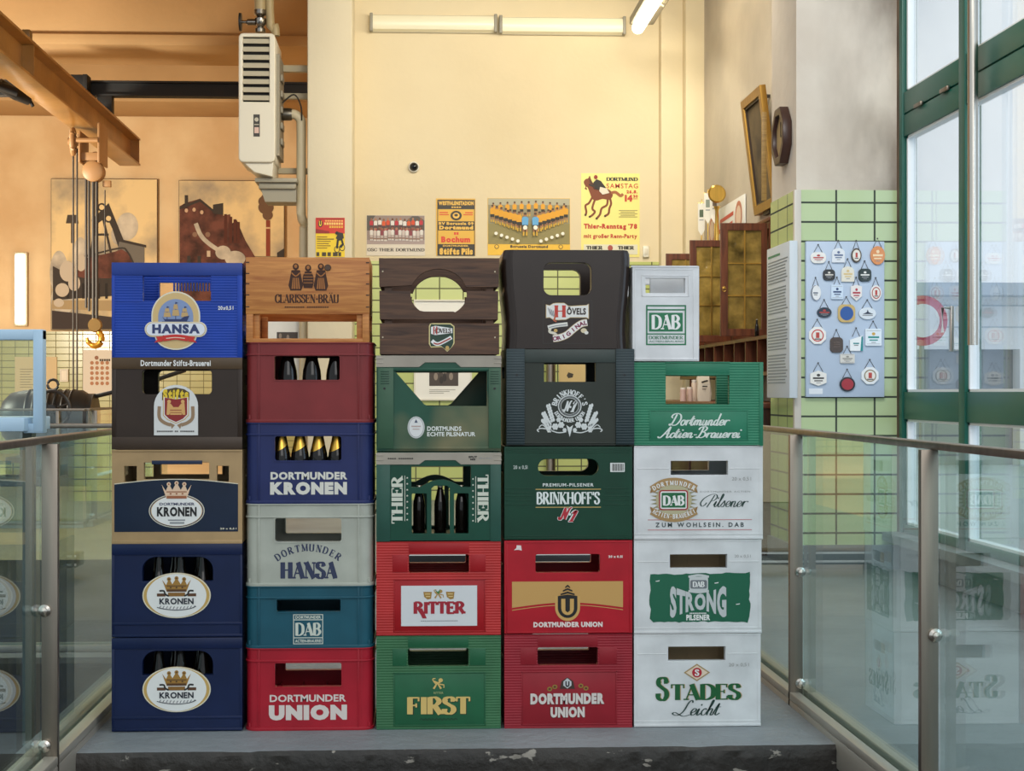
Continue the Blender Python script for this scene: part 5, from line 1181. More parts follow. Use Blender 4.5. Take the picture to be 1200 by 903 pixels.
team(d, 433, 496, 252, 286, ((257, 13, ('#b8303a', '#d9d3cf', '#d9d3cf', '#d0572c', '#cf4a28', '#d9d3cf'), '#5a3a3a', 13), (268, 15, ('#d6cfc9', '#c8b8b0', '#d8d2cc', '#8a4048'), '#b9a8a0', 14)))
d.text('OSC THIER DORTMUND', 430.5, 290.6, 497.5, 294.6, C('#463c30', .5), 1, 'serif', thick=.22, thin=.09, track=.04); hang(d)
d = sheet('poster', 'tall yellow and black football match poster between the two team photographs', 'poster', (511, 232.5, 557, 299.5), YP, C('#d9a93a', .5), group='wall posters')
bk = C('#2a2418', .5); yl = C('#e2b34a', .5); rdd = C('#d0391d', .5)
d.rect(513, 234, 556, 245, bk, 0); d.text('WESTFALENSTADION', 514, 235.6, 555, 240.4, yl, 1, 'sans', .06); smudge(d, 529, 242, 541, 243.4, yl, 1)
d.frame(512.5, 234, 556.5, 299.5, .8, bk, 0); d.ell(534.5, 252.5, 6.6, 5.6, bk, 1); d.ell(534.5, 252.5, 4, 3.4, yl, 2); d.ell(534.5, 252, 2.2, 1.6, bk, 3)
d.rect(515, 248.4, 525, 249.6, rdd, 1); d.rect(515, 251, 526, 252, rdd, 1); d.rect(545, 248.4, 554, 249.6, rdd, 1); d.rect(543, 251, 554, 252, rdd, 1)
d.rect(513, 259.2, 556, 269.8, bk, 1); d.text('BV Borussia 09', 514, 260, 555, 263.6, yl, 2, 'sans', .05); d.text('Dortmund', 514.5, 264.4, 554.5, 269, yl, 2, 'sans', .08)
smudge(d, 532, 272, 538, 275, rdd, 1); d.text('Bochum', 517, 277, 551, 284, rdd, 1, 'sans', .06); d.rect(513, 286, 556, 299.5, bk, 1); d.text('DORTMUNDER', 519, 287, 549, 289, yl, 2, 'sans', .04); d.text('Stifts Pils', 515, 290.6, 554, 298.4, yl, 2, 'sans', .09); hang(d)
d = sheet('poster', 'team photograph poster with players in yellow shirts fanned out on a pitch', 'poster', (571.5, 232, 668, 299), YP, C('#e3b431', .5), group='wall posters')
d.rect(572, 232.4, 667.6, 286, C('#8d8668', .6), 0); d.rect(572, 262, 667.6, 286, C('#8a7f4e', .6), 1); d.rect(572, 232.4, 667.6, 240, C('#a9a48c', .6), 1)
rnd = random.Random(5)
def player(d, x, y, s_, shirt, L, ball=True):
    d.ell(x, y, 1.5*s_, 2*s_, C('#a06f4c', .6), L, 10); d.ell(x, y-1*s_, 1.5*s_, 1.2*s_, C('#4a3524', .6), L+1, 10)
    d.poly([(x-3.2*s_, y+3.4*s_), (x-1.4*s_, y+1.8*s_), (x+1.4*s_, y+1.8*s_), (x+3.2*s_, y+3.4*s_), (x+2.8*s_, y+10*s_), (x-2.8*s_, y+10*s_)], C(shirt, .6), L)
    d.rect(x-2.5*s_, y+9.8*s_, x+2.5*s_, y+13.5*s_, C('#2a2622', .6), L+1)
    for k in (-1, 1): d.rect(x+k*1.5*s_-.8*s_, y+13.5*s_, x+k*1.5*s_+.8*s_, y+20*s_, C('#a9764f' if k > 0 else '#9a6a48', .6), L); d.rect(x+k*1.5*s_-.8*s_, y+16.5*s_, x+k*1.5*s_+.8*s_, y+20*s_, C('#caa033', .6), L+1)
ysh = '#d79a22'
for i in range(11):
    t_ = i/10; player(d, 578+t_*83, 239-2.2*math.sin(PI*t_)+rnd.uniform(-.5, .5), .8, ysh, 2)
for i in range(7):
    for sg in (-1, 1):
        t_ = i/6; x = 620+sg*(43-t_*31); y = 242+t_*8; player(d, x, y, .92+.14*t_, ysh, 5+i*3); 
for sg, x in ((-1, 615), (1, 627)): player(d, x, 252, 1.22, '#5ea0cf', 30); d.ell(x, 267, 2.6, 2.6, C('#e5e0d0', .5), 34, 14)
for i in range(5):
    for sg in (-1, 1): d.ell(620+sg*(39-i*6.4), 274+i*2.2, 2, 2, C('#e5e0d0', .5), 36, 12)
d.text('Borussia Dortmund', 598, 287.2, 642, 290.4, bk, 1, 'sans', .05); d.ell(582, 289, 2.6, 2.6, bk, 1, 16); d.ell(582, 289, 1.9, 1.9, C('#e3b431', .5), 2, 16); d.ell(657, 289, 2.6, 2.6, bk, 1, 16); d.ell(657, 289, 1.9, 1.9, C('#e3b431', .5), 2, 16); smudge(d, 600, 293, 640, 295, bk, 1); hang(d)
d = sheet('poster', 'pale yellow horse race poster with a galloping jockey, rightmost of the wall posters', 'poster', (681, 203, 749.5, 301), YP, C('#e8dc82', .5), group='wall posters')
hb = C('#7a3c1c', .6); hd_ = C('#4a2412', .6)
d.poly(cr([(688, 222), (684, 214), (686, 210), (689, 209), (691, 206), (693, 211), (697, 219), (704, 222), (711, 221), (716, 224), (718, 229), (714, 234), (706, 233), (699, 235), (694, 233), (691, 226), (688, 219), (685, 221)], 4, True), hb, 1)
for pts in ([(694, 231), (690, 238), (686, 241), (687, 248), (686, 252)], [(697, 234), (694, 244), (697, 248), (694, 252), (691, 254)], [(712, 232), (711, 240), (705, 244), (703, 251), (699, 256)], [(714, 230), (716, 238), (714, 244), (713, 250), (709, 253)]): d.line(pts, lambda dx, dy: 2.4, hb, 2, True); d.ell(pts[-1][0], pts[-1][1], 1.4, 1.2, hd_, 3, 10)
d.line([(716, 226), (721, 225), (727, 229), (730, 227)], 3.2, C('#9a5a30', .6), 2, True); d.poly([(690, 209), (699, 219), (703, 222), (696, 222), (691, 214)], hd_, 3)
d.poly([(697, 221), (695, 214), (699, 210), (704, 212), (710, 220), (706, 224)], C('#23201f', .6), 4); d.ell(698, 207.5, 2.2, 2.4, C('#8e2a22', .6), 5, 14); d.poly([(703, 219), (711, 221), (714, 226), (706, 228), (702, 224)], C('#d8d0c0', .6), 5); d.line([(700, 214), (694, 218), (690, 216)], 1.6, C('#23201f', .6), 5)
bk2 = C('#2c2a1c', .5); r2 = C('#b8341f', .5)
d.text('DORTMUND', 710.5, 207.4, 747.5, 212, bk2, 1, 'serif', thick=.3, thin=.12); d.text('SAMSTAG', 710.5, 214.8, 747.5, 220.4, r2, 1, 'sans', .01, track=.08); d.text('26.8.', 734, 222.4, 747, 226.4, r2, 1, 'sans', .06); d.text('14', 732, 228, 741, 236, r2, 1, 'sans', .08); d.text('30', 741.8, 228, 747.4, 231.4, r2, 1, 'sans', .05); d.rect(741.8, 232.4, 747.4, 233, r2, 1)
for k in range(5): d.rect(725+k % 2*2, 246+k*1.9, 747-k % 2*3, 246.7+k*1.9, C('#8b8350', .5), 1)
d.text('Thier-Renntag ’78', 684, 262, 746.5, 269.6, r2, 1, 'sans', .06); d.text('mit großer Renn-Party', 684, 274, 746.5, 280.4, r2, 1, 'sans', .04)
d.rect(684, 286.4, 747, 298, C('#d9d5bd', .5), 1); d.text('THIER', 687, 288, 706, 292.6, bk2, 2, 'serif', thick=.32, thin=.14); d.text('THIER', 724, 288, 743, 292.6, bk2, 2, 'serif', thick=.32, thin=.14); d.ell(715, 290.5, 3, 3.4, C('#a0473a', .5), 2, 16); hang(d)
# security camera, switch
x, z_ = P(485, 196, YB)
r = thing('security_camera', 'small round dark security camera on the cream wall', 'camera', (x, YB, z_))
mb = MB(C('#d5d0c4', .4)); mb.lathe([(.055, 0), (.055, -.02), (.048, -.035)], axis='y', n=24); mb.build('mount', r)
mb = MB(C('#17191c', .12)); mb.lathe([(.042, -.035), (.04, -.05), (.03, -.068), (.016, -.078), (0, -.08)], axis='y', n=24); mb.build('lens_dome', r)
x, z_ = P(756.5, 295, YB)
r = thing('light_switch', 'white switch box on the wall right of the horse poster', 'switch', (x, YB, z_)); mb = MB(C('#e5e0d0', .4)); mb.box(-.03, -.035, -.055, .03, 0, .055, bev=.006); mb.build('housing', r); mb = MB(C('#d5cfbd', .4)); mb.box(-.018, -.04, -.03, .018, -.03, .03, bev=.003); mb.build('rocker', r)
# framed sheets on the green tiles seen through the crate openings
def framed(label, box, photo, Y=YT):
    x0, y0, x1, y1 = box; a, zt = P(x0, y0, Y); b_, zb = P(x1, y1, Y); r = thing('framed_picture', label, 'picture', ((a+b_)/2, Y, zb), 0, 'framed pictures on the green tiles'); W = b_-a; H = zt-zb
    mb = MB(C('#d8d3c4', .4)); mb.extr(rr(-W/2, 0, W/2, H), [rr(-W/2+.015, .015, W/2-.015, H-.015)], -.03, 0); mb.build('frame', r)
    d = Decal(lambda px, py: ((px-x0)/(x1-x0)*W-W/2, (y1-py)/(y1-y0)*H), -.012, .001); d.rect(x0+1, y0+1, x1-1, y1-1, C('#e5e3dc', .5), 0)
    d.rect(*photo, C('#453a33', .5), 1); rnd = random.Random(int(x0)); px0, py0, px1, py1 = photo
    for k in range(9): d.ell(px0+(px1-px0)*rnd.uniform(.12, .88), py0+(py1-py0)*rnd.uniform(.2, .8), (px1-px0)*.07, (py1-py0)*.14, C(('#8b7d70', '#a79a8a', '#2b231e')[k % 3], .5), 2, 12)
    for k in range(3): d.rect(px0, py1+4+k*2, px0+(px1-px0)*(.9-.2*k), py1+4.7+k*2, C('#9a968c', .5), 1)
    d.build('print', r)
framed('white framed photograph seen through the slanted opening of the worn green crate', (485, 351, 553, 469), (503, 420, 537, 452))
framed('white framed photograph seen through the opening of the honey-coloured wooden crate', (309, 372, 358, 470), (324.5, 389, 349, 412))
x, z_ = P(645.5, 440, 14.3); r = MB(M_STEEL); r.tube([(x, 14.3, 0), (x, 14.3, 1.7), (x, 14.42, 1.8), (x, YT, 1.8)], .045, 14); tag(r.build('steel_pipe'), 'steel pipe in front of the green tiles, seen through the blackish green crate', 'pipe')
d = sheet('notice_board', 'beige board on the tiles, seen through the opening of the blackish green crate', 'board', (655, 405, 702, 475), YT, C('#c8ae78', .6)); d.poly([(664, 440), (666, 436), (672, 438), (671, 442), (666, 443)], C('#3a3226', .6), 0); hang(d)
# ------------------------------------------------------------------ lamps
def batten(label, a, b_, z_top, y, lit=False):
    """tube lamp fitting along x on the back wall"""
    r = thing('tube_lamp', label, 'lamp', ((a+b_)/2, y, z_top), 0, 'tube lamps on the back wall'); L = (b_-a)/2
    mb = MB(C('#c9c2ae', .5)); mb.box(-L, -.035, -.17, L, 0, 0, bev=.008); mb.build('housing', r)
    mb = MB(C('#e9e2c6', .35)); mb.extrx([(-.035, -.165), (-.085, -.15), (-.1, -.11), (-.1, -.06), (-.085, -.02), (-.035, -.006)], [], -L+.03, L-.03); mb.build('diffuser', r)
    for s_ in (-1, 1): mb = MB(C('#8f8a7c', .5)); mb.box(s_*L, -.105, -.172, s_*(L-.03), -.034, .002, bev=.006); mb.build('end_cap', r)
xa, za = P(433.5, 18, YB); xb, _ = P(582, 18, YB); xc, _ = P(584.5, 18, YB); xd, zb_ = P(732, 19, YB)
batten('long tube lamp fitting on the cream wall, left of the pair', xa, xb, za, YB); batten('long tube lamp fitting on the cream wall, right of the pair', xc, xd, za-.01, YB)
r = thing('hanging_tube_lamp', 'lit fluorescent lamp hanging near the ceiling at the upper right', 'lamp', (2.02, 12.1, 4.40))
mb = MB(C('#8d8676', .5)); mb.box(-.10, -1.5, -.02, .12, 1.4, .05, bev=.01); mb.build('housing', r)
mb = MB(C('#fff3d8', .4, 0, 9)); mb.tube([(-.03, -1.45, -.07), (-.03, 1.35, -.06)], .055, 14); mb.build('tube', r)
mb = MB(C('#8d8676', .5))
for y in (-1.0, .9): mb.tube([(.01, y, .05), (.01, y, 1.3)], .008, 6)
mb.build('suspension', r)
pl_ = bpy.data.lights.new('hanging_tube_glow', 'AREA'); pl_.shape = 'RECTANGLE'; pl_.size = .12; pl_.size_y = 2.7; pl_.energy = 75; pl_.color = (1, .93, .74)
po = bpy.data.objects.new('hanging_tube_glow', pl_); COL.objects.link(po); po.location = (1.98, 12.3, 4.28); po.rotation_euler = (math.radians(18), math.radians(40), 0)
# ------------------------------------------------------------------ wall cabinet, rack, counter
MWD = wood('#45200f', '#6e3a1f', .4, (14, 14, 1.4), 3); M_AMB = None
def amber():
    m, nt, b = newmat('amber_leaded_glass'); col, n = noise_mix(nt, lin('#3f3414'), lin('#a38846'), 7, .3, .7, 6)
    nt.links.new(col, b.inputs['Base Color']); b.inputs['Roughness'].default_value = .15
    bp = nt.nodes.new('ShaderNodeBump'); bp.inputs['Distance'].default_value = .02; bp.inputs['Strength'].default_value = .8; nt.links.new(n.outputs['Fac'], bp.inputs['Height']); nt.links.new(bp.outputs[0], b.inputs['Normal'])
    return m
M_AMB = amber(); M_BRASS = metal('brass_came', '#d9b45e', .3)
cab = thing('wall_cabinet', 'dark wood wall cabinet with amber leaded glass doors standing open', 'cabinet', (2.60, 12.3, 1.46))
mb = MB(MWD); mb.box(.0, -1.35, 0, .138, 1.7, .03); mb.box(0, -1.35, .80, .138, 1.7, .85); mb.box(.115, -1.35, .03, .138, 1.7, .8)
for y in (-1.35, -.1, 1.1, 1.68): mb.box(0, y, .03, .138, y+.03, .8)
mb.box(-.01, -1.37, .85, .139, 1.72, .88, bev=.004); mb.build('carcass', cab)
for k, (dy, wd) in enumerate(((-1.3, .335), (-.05, .335), (1.14, .335))):
    mb = MB(MWD); mb.extr(rr(-wd-.02, 0, -.005, .84), [rr(-wd+.035, .055, -.05, .785)], dy, dy+.03, bev=.003); dr = mb.build('door', cab)
    mb = MB(M_AMB); mb.box(-wd+.03, dy+.010, .05, -.045, dy+.018, .79); mb.build('leaded_pane', dr)
    mb = MB(M_BRASS); mb.box(-wd*.52-.005, dy+.002, .05, -wd*.52+.005, dy+.026, .79)
    for q in (.30, .54): mb.box(-wd+.03, dy+.004, q-.004, -.045, dy+.024, q+.004)
    mb.build('came', dr)
    mb = MB(M_BRASS); mb.lathe([(.0, -.004), (.012, -.004), (.012, 0)], (-wd+.005, dy, .36), 'y', 14); mb.tube([(-wd+.005+.014*math.sin(i*PI/6), dy-.008, .345+.014*math.cos(i*PI/6)) for i in range(12)], .0025, 6, closed=True); mb.build('ring_handle', dr)
rk = thing('bottle_rack', 'dark wooden pigeonhole shelf below the amber-doored cabinet', 'shelf', (2.40, 9.7, 1.16))
mb = MB(MWD); mb.box(0, 0, 0, .335, 3.9, .025); mb.box(0, 0, .255, .335, 3.9, .28)
for k in range(11): mb.box(0, k*.387, .025, .335, k*.387+.02, .255)
mb.box(.315, 0, .02, .335, 3.9, .26); mb.build('carcass', rk)
mb = MB(MWD); mb.box(.0, .3, -.17, .03, .33, 0); mb.box(.0, 3.4, -.17, .03, 3.43, 0); mb.build('support', rk)
ct = thing('back_counter', 'dark wooden counter along the right wall behind the crates', 'counter', (2.02, 9.45, 0))
mb = MB(MWD); mb.box(0, 0, .94, .70, 4.3, .975, bev=.006); mb.build('worktop', ct)
mb = MB(wood('#2a1409', '#45220f', .5, (8, 8, 1.2), 3)); mb.box(.04, .02, .0, .70, 4.28, .94)
for k in range(5): mb.box(.025, .06+k*.85, .08, .042, .06+k*.85+.76, .88, bev=.004)
mb.build('base_cabinet', ct)
x_, _ = P(804, 470, 11.4)
for i, (px, h, dy, col, wd) in enumerate(((800.5, .105, -.02, '#c9a79a', .024), (808, .11, .03, '#d0b4a6', .024), (813.5, .165, .1, '#c8b3a0', .022))):
    x, _ = P(px, 470, 11.4+dy); rj = thing('jar', '%s pale jar on the dark counter, seen through the skewed green crate' % ('left', 'middle', 'tall right')[i], 'jar', (x, 11.4+dy, .975), 0, 'jars on the counter')
    mb = MB(C(col, .4)); mb.lathe([(0, 0), (wd, 0), (wd, h*.84), (wd*.8, h*.88)], n=20); mb.build('body', rj); mb = MB(C('#e3d7c9', .4)); mb.lathe([(wd*.86, h*.86), (wd*.9, h*.87), (wd*.9, h), (0, h)], n=20); mb.build('lid', rj)
x, _ = P(824, 470, 11.52); rb = thing('paper_bag', 'crumpled white paper bag with black print on the dark counter', 'bag', (x, 11.52, .975), .1)
mb = MB(C('#cfc4b2', .6)); n = 10; V = []; Fc = []; rnd = random.Random(2)
for k, (hh, sx, sy) in enumerate(((0, .055, .04), (.06, .058, .042), (.12, .054, .036), (.165, .05, .022), (.195, .046, .008))):
    for q in rr(-sx, -sy, sx, sy, min(sx, sy)*.5, 3): V.append((q[0]+rnd.uniform(-.003, .003), q[1]+rnd.uniform(-.003, .003), hh))
N_ = 16
for k in range(4):
    for i in range(N_): Fc.append((k*N_+i, k*N_+(i+1) % N_, (k+1)*N_+(i+1) % N_, (k+1)*N_+i))
Fc.append(tuple(range(4*N_, 5*N_))); Fc.append(tuple(range(N_))); mb._add(V, Fc, mb.mats[0]); mb.build('body', rb)
d = Decal(lambda a, b: (a, b), -.044, .001); d.poly([(-.03, .15), (.02, .165), (.03, .155), (-.02, .14)], BLK); d.rect(-.02, .11, .02, .118, BLK); d.rect(-.02, .09, .01, .096, C('#6c5a50')); d.build('print', rb)
x, _ = P(889.5, 400, 10.1); bt_ = bottle('small bottle standing on the dark pigeonhole shelf below the cabinet', (2.44, 10.67, 1.44), .5)
# banner, pennants and trophy on the cabinet
b0 = PXp(872, 240, 2.72)[0]; b1 = PXp(829, 260, 2.72)[0]
bn = thing('banner', 'long white banner with red lettering standing along the top of the cabinet', 'banner', (2.722, (b0+b1)/2, 2.34), -PI/2); L = (b1-b0)/2
mb = MB(C('#d6d6d2', .5)); mb.box(-L, 0, 0, L, .012, .36, bev=.002); mb.build('board', bn)
d = Decal(lambda a, b: (a, b), 0, .001); d.poly([(-L*.35, .13), (L*.4, .15), (L*.42, .19), (-L*.33, .17)], C('#c2442f', .5)); d.poly([(-L*.28, .22), (L*.46, .235), (L*.46, .27), (-L*.26, .255)], C('#c2442f', .5))
for s_ in (-1, 1): d.ell(s_*L*.72, .2, .14, .13, C('#b9705c', .5), 0); d.ell(s_*L*.72, .2, .10, .09, C('#d9c0ae', .5), 1)
d.build('lettering', bn)
tr = thing('trophy_plaque', 'round brass trophy standing behind small pennants on the cabinet', 'trophy', (2.63, 13.05, 2.34))
mb = MB(M_BRASS); mb.lathe([(.07, 0), (.07, .02), (.02, .04), (.015, .3), (.03, .34)], n=18); mb.build('stem', tr); mb = MB(M_BRASS); mb.lathe([(.0, -.015), (.068, -.015), (.08, 0), (.068, .015), (0, .02)], (0, 0, .45), 'y', 28); mb.build('disc', tr)
for i, (px, yt, yb, dd) in enumerate(((822, 238, 276, 13.75), (829.5, 226, 262, 13.45), (837.5, 224, 262, 13.2))):
    x, zt = P(px, yt, dd); _, zb = P(px, yb, dd); pn = thing('pennant', '%s small white pennant hanging on a stand on top of the cabinet' % ('left', 'middle', 'right')[i], 'pennant', (x, dd, 2.34), -.3, 'pennants on the cabinet'); h = zt-2.34
    zb = max(zb-2.34, .05); h = max(h, .2)
    mb = MB(M_BRASS); mb.lathe([(.03, 0), (.03, .012), (.006, .02), (.004, h+.03), (0, h+.04)], (0, .012, 0), n=10); mb.tube([(-.035, .0, h), (.035, .0, h)], .003, 6); mb.build('stand', pn)
    mb = MB(C('#d9d6cc', .6)); mb.extr([(-.033, h), (.033, h), (.03, zb+.05), (0, zb), (-.03, zb+.05)], [], -.002, .001); fl = mb.build('flag', pn)
    d = Decal(lambda a, b: (a, b), -.002, .001); d.rect(-.018, h-.13, .018, h-.06, C(('#4b5a44', '#7a8478', '#6a5a4a')[i], .6)); d.rect(-.02, h-.16, .02, h-.15, GRY); d.build('print', fl)
# framed picture leaning forward on the right wall
yf0 = PXp(908, 130, SX-.03)[0]; yf1 = PXp(880, 160, SX-.03)[0]
pf = thing('framed_picture', 'gilt framed dark painting leaning forward on the grey right wall', 'picture', (SX+.001, (yf0+yf1)/2-.12, CZ+1.42), -PI/2)
W = (yf1-yf0)*.82; H = .92; tilt = Matrix.Rotation(math.radians(7), 4, 'X')
mb = MB(metal('old_gilt', '#a07c3e', .4)); 
mb.extr(rr(-W/2, 0, W/2, H), [rr(-W/2+.07, .07, W/2-.07, H-.07)], -.05, -.0, bev=.006); mb.extr(rr(-W/2+.05, .05, W/2-.05, H-.05), [rr(-W/2+.085, .085, W/2-.085, H-.085)], -.035, -.02, C('#33241a', .5)); fr_ = mb.build('frame', pf, rot=(math.radians(7), 0, 0))
mb = MB(C('#2a211a', .6)); mb.box(-.1, -.03, -.03, .1, .0, .004); mb.box(-.02, -.14, H-.04, .02, .0, H-.02); mb.build('hanger', pf)
mb = MB(plaster('old_canvas', '#3a2f22', '#6b5a3e', 3)); mb.box(-W/2+.06, -.02, .06, W/2-.06, -.01, H-.06)
cv = mb.build('canvas', pf, rot=(math.radians(7), 0, 0)); 
# octagonal clock on the side of the pillar
yk, zk = PXp(914, 160, pl-.03)
ck = thing('octagonal_clock', 'octagonal dark wooden wall clock on the side of the sooty pillar', 'clock', (pl+.006, yk, zk), -PI/2)
o8 = lambda r_: [(r_*math.cos(PI/8+k*PI/4)*.86, r_*math.sin(PI/8+k*PI/4)) for k in range(8)]
mb = MB(C('#3a2119', .4)); mb.extr(o8(.185), [o8(.135)], -.055, 0, bev=.005); mb.build('case', ck); mb = MB(C('#a58d63', .5)); mb.extr(o8(.15), [], -.03, -.004); fc = mb.build('dial', ck)
mb = MB(BLK); mb.box(-.004, -.034, 0, .004, -.031, .09); mb.box(0, -.034, -.004, .06, -.031, .004); mb.build('hand', fc)
mb = MB(wood('#8a6a34', '#b08c4c', .5)); mb.box(-.015, -.012, -.012, .015, .012, .55, bev=.003); x, z_ = P(906, 222, 9.42); tag(mb.build('wooden_batten', None, (pl-.035, 9.40, 2.27)), 'narrow upright wooden batten below the octagonal clock', 'batten')
# text panel on the pillar's side
ya, _ = PXp(925, 300, pl-.05); yb_, _ = PXp(898.5, 300, pl-.05); zt = PXp(912, 287, pl-.05)[1]; zb = PXp(912, 466, pl-.05)[1]
ip = thing('text_panel', 'narrow pale information panel on the tiled side of the pillar', 'panel', (pl-.035, (ya+yb_)/2, zb), -PI/2); W = yb_-ya; H = zt-zb
mb = MB(C('#c9d3da', .5)); mb.box(-W/2, -.014, 0, W/2, .034, H, bev=.003); mb.build('board', ip)
d = Decal(lambda a, b: (a, b), -.014, .0008); d.rect(-W*.44, H*.93, W*.1, H*.945, C('#3f8a6a', .5)); rnd = random.Random(8); yy = H*.9
while yy > H*.1:
    if rnd.random() > .08: d.rect(-W*.44, yy-.005, W*rnd.uniform(.3, .44), yy+.003, C('#7d8a94', .5))
    yy -= .0185
d.build('print', ip)
# plaque board
bd = sheet('x', '', '', (944.5, 282.5, 1036.5, 465), PF-.03, C('#b9c9dc', .5)); x_b, y_b, z_b = bd.loc; bd.mb.bm.free()
pb = thing('display_board', 'pale blue board hung with small enamel plaques on the green tiled pillar', 'board', (x_b, PF-.03, z_b))
mb = MB(C('#b7c8dd', .45)); mb.box(-bd.W/2, 0, 0, bd.W/2, .029, bd.H, bev=.003); mb.build('panel', pb)
mb = MB(C('#dfe6ee', .45)); a_, b_ = bd.to(948, 461.5); c_, e_ = bd.to(964, 455); mb.box(a_, -.0015, b_, c_, .001, e_); mb.build('caption_card', pb)
def pshape(kind, w_, h_):
    if kind == 'oval': return ell(0, 0, w_/2, h_/2, 28)
    if kind == 'oct': return [(w_/2*math.cos(PI/8+k*PI/4)*1.08, h_/2*math.sin(PI/8+k*PI/4)*1.08) for k in range(8)]
    if kind == 'hex': return [(0, h_/2), (w_/2, h_*.3), (w_/2, -h_*.3), (0, -h_/2), (-w_/2, -h_*.3), (-w_/2, h_*.3)]
    if kind == 'rect': return rr(-w_/2, -h_/2, w_/2, h_/2, w_*.07)
    if kind == 'round': return rr(-w_/2, -h_/2, w_/2, h_/2, w_*.3)
    if kind == 'arch': return [(-w_/2, -h_/2), (w_/2, -h_/2), (w_/2, h_*.15)]+[(w_/2*math.cos(a*PI/10), h_*.15+h_*.35*math.sin(a*PI/10)) for a in range(1, 10)]+[(-w_/2, h_*.15)]
    if kind == 'shield': return [(-w_/2, h_*.4), (0, h_/2), (w_/2, h_*.4), (w_/2, -h_*.2), (0, -h_/2), (-w_/2, -h_*.2)]
    if kind == 'slant': return [(-w_/2, -h_/2), (w_/2, -h_/2), (w_/2, h_/2), (-w_/2, h_*.22)]
PLQ = [(958.5, 302, 18, 13, 'round', '#e9e8e4', '#b53a3a', 'white plaque with red mark, first in the top row'),
 (982, 299, 15, 17, 'arch', '#dfe4ea', '#5b6d92', 'pale blue arched plaque, second in the top row'),
 (1003, 299, 12, 17, 'oval', '#4a3f34', '#e3ddcf', 'dark-rimmed upright oval plaque, third in the top row'),
 (1028, 299, 17, 22, 'oval', '#d88a4c', '#f3d9b0', 'shiny copper-coloured oval plaque at the right end of the top row'),
 (971, 322, 14, 13, 'round', '#2a2a2c', '#d9d4cc', 'black squarish plaque, left in the second row'),
 (993, 321, 15, 18, 'arch', '#e3dfd0', '#d9c089', 'cream arched plaque in the middle of the second row'),
 (1013, 322, 15, 15, 'round', '#23312f', '#e3e3df', 'black plaque with white scrolls, right in the second row'),
 (955.5, 343, 12, 18, 'oval', '#e6e8ea', '#5c6a7c', 'white oval plaque with grey edge, left in the third row'),
 (980.5, 342, 14, 17, 'rect', '#cfe0f2', '#23406f', 'light blue square plaque in the third row'),
 (1003, 343, 13, 19, 'shield', '#e8e4e2', '#b03a48', 'white shield plaque with red letters in the third row'),
 (1026, 343, 13, 18, 'oval', '#e8e5e2', '#a8483a', 'white oval plaque with red rim, right in the third row'),
 (965.5, 366, 17, 12, 'oval', '#20303f', '#b8433c', 'dark oval plaque with red stripe, left in the fourth row'),
 (991.5, 367, 20, 21, 'round', '#c9ad6e', '#2d5aa0', 'large gold and blue plaque in the centre of the board'),
 (1016, 367, 20, 14, 'oval', '#d9e2ea', '#1d2c44', 'wide oval plaque with a dark peak, right in the fourth row'),
 (957.5, 393, 20, 20, 'oct', '#ecebe8', '#c23a33', 'white octagonal plaque with red lettering, left in the fifth row'),
 (979.8, 404, 15, 18, 'round', '#4a3d36', '#5d4e45', 'plain dark brown plaque in the fifth row'),
 (1003, 402, 15, 18, 'slant', '#eef3f5', '#1f8a8e', 'white slanted plaque with teal edge in the fifth row'),
 (1023, 395, 19, 20, 'rect', '#dfeaf3', '#2f8f8a', 'light square plaque with gold emblem, right in the fifth row'),
 (992.5, 420, 17, 11, 'rect', '#d8d6d0', '#8c8a84', 'small grey card-like plaque below the dark brown one'),
 (958.5, 443, 19, 18, 'hex', '#e8e7e2', '#3b3b3a', 'white hexagonal plaque with dark script, left in the bottom row'),
 (992.5, 450, 18, 17, 'oval', '#26262c', '#a3303c', 'round black plaque with dark red centre in the bottom row'),
 (1019, 440, 20, 20, 'oct', '#e6ebee', '#8f8468', 'white octagonal plaque with a grey ring, right in the bottom row')]
sx = bd.W/92.0; sy = bd.H/182.5
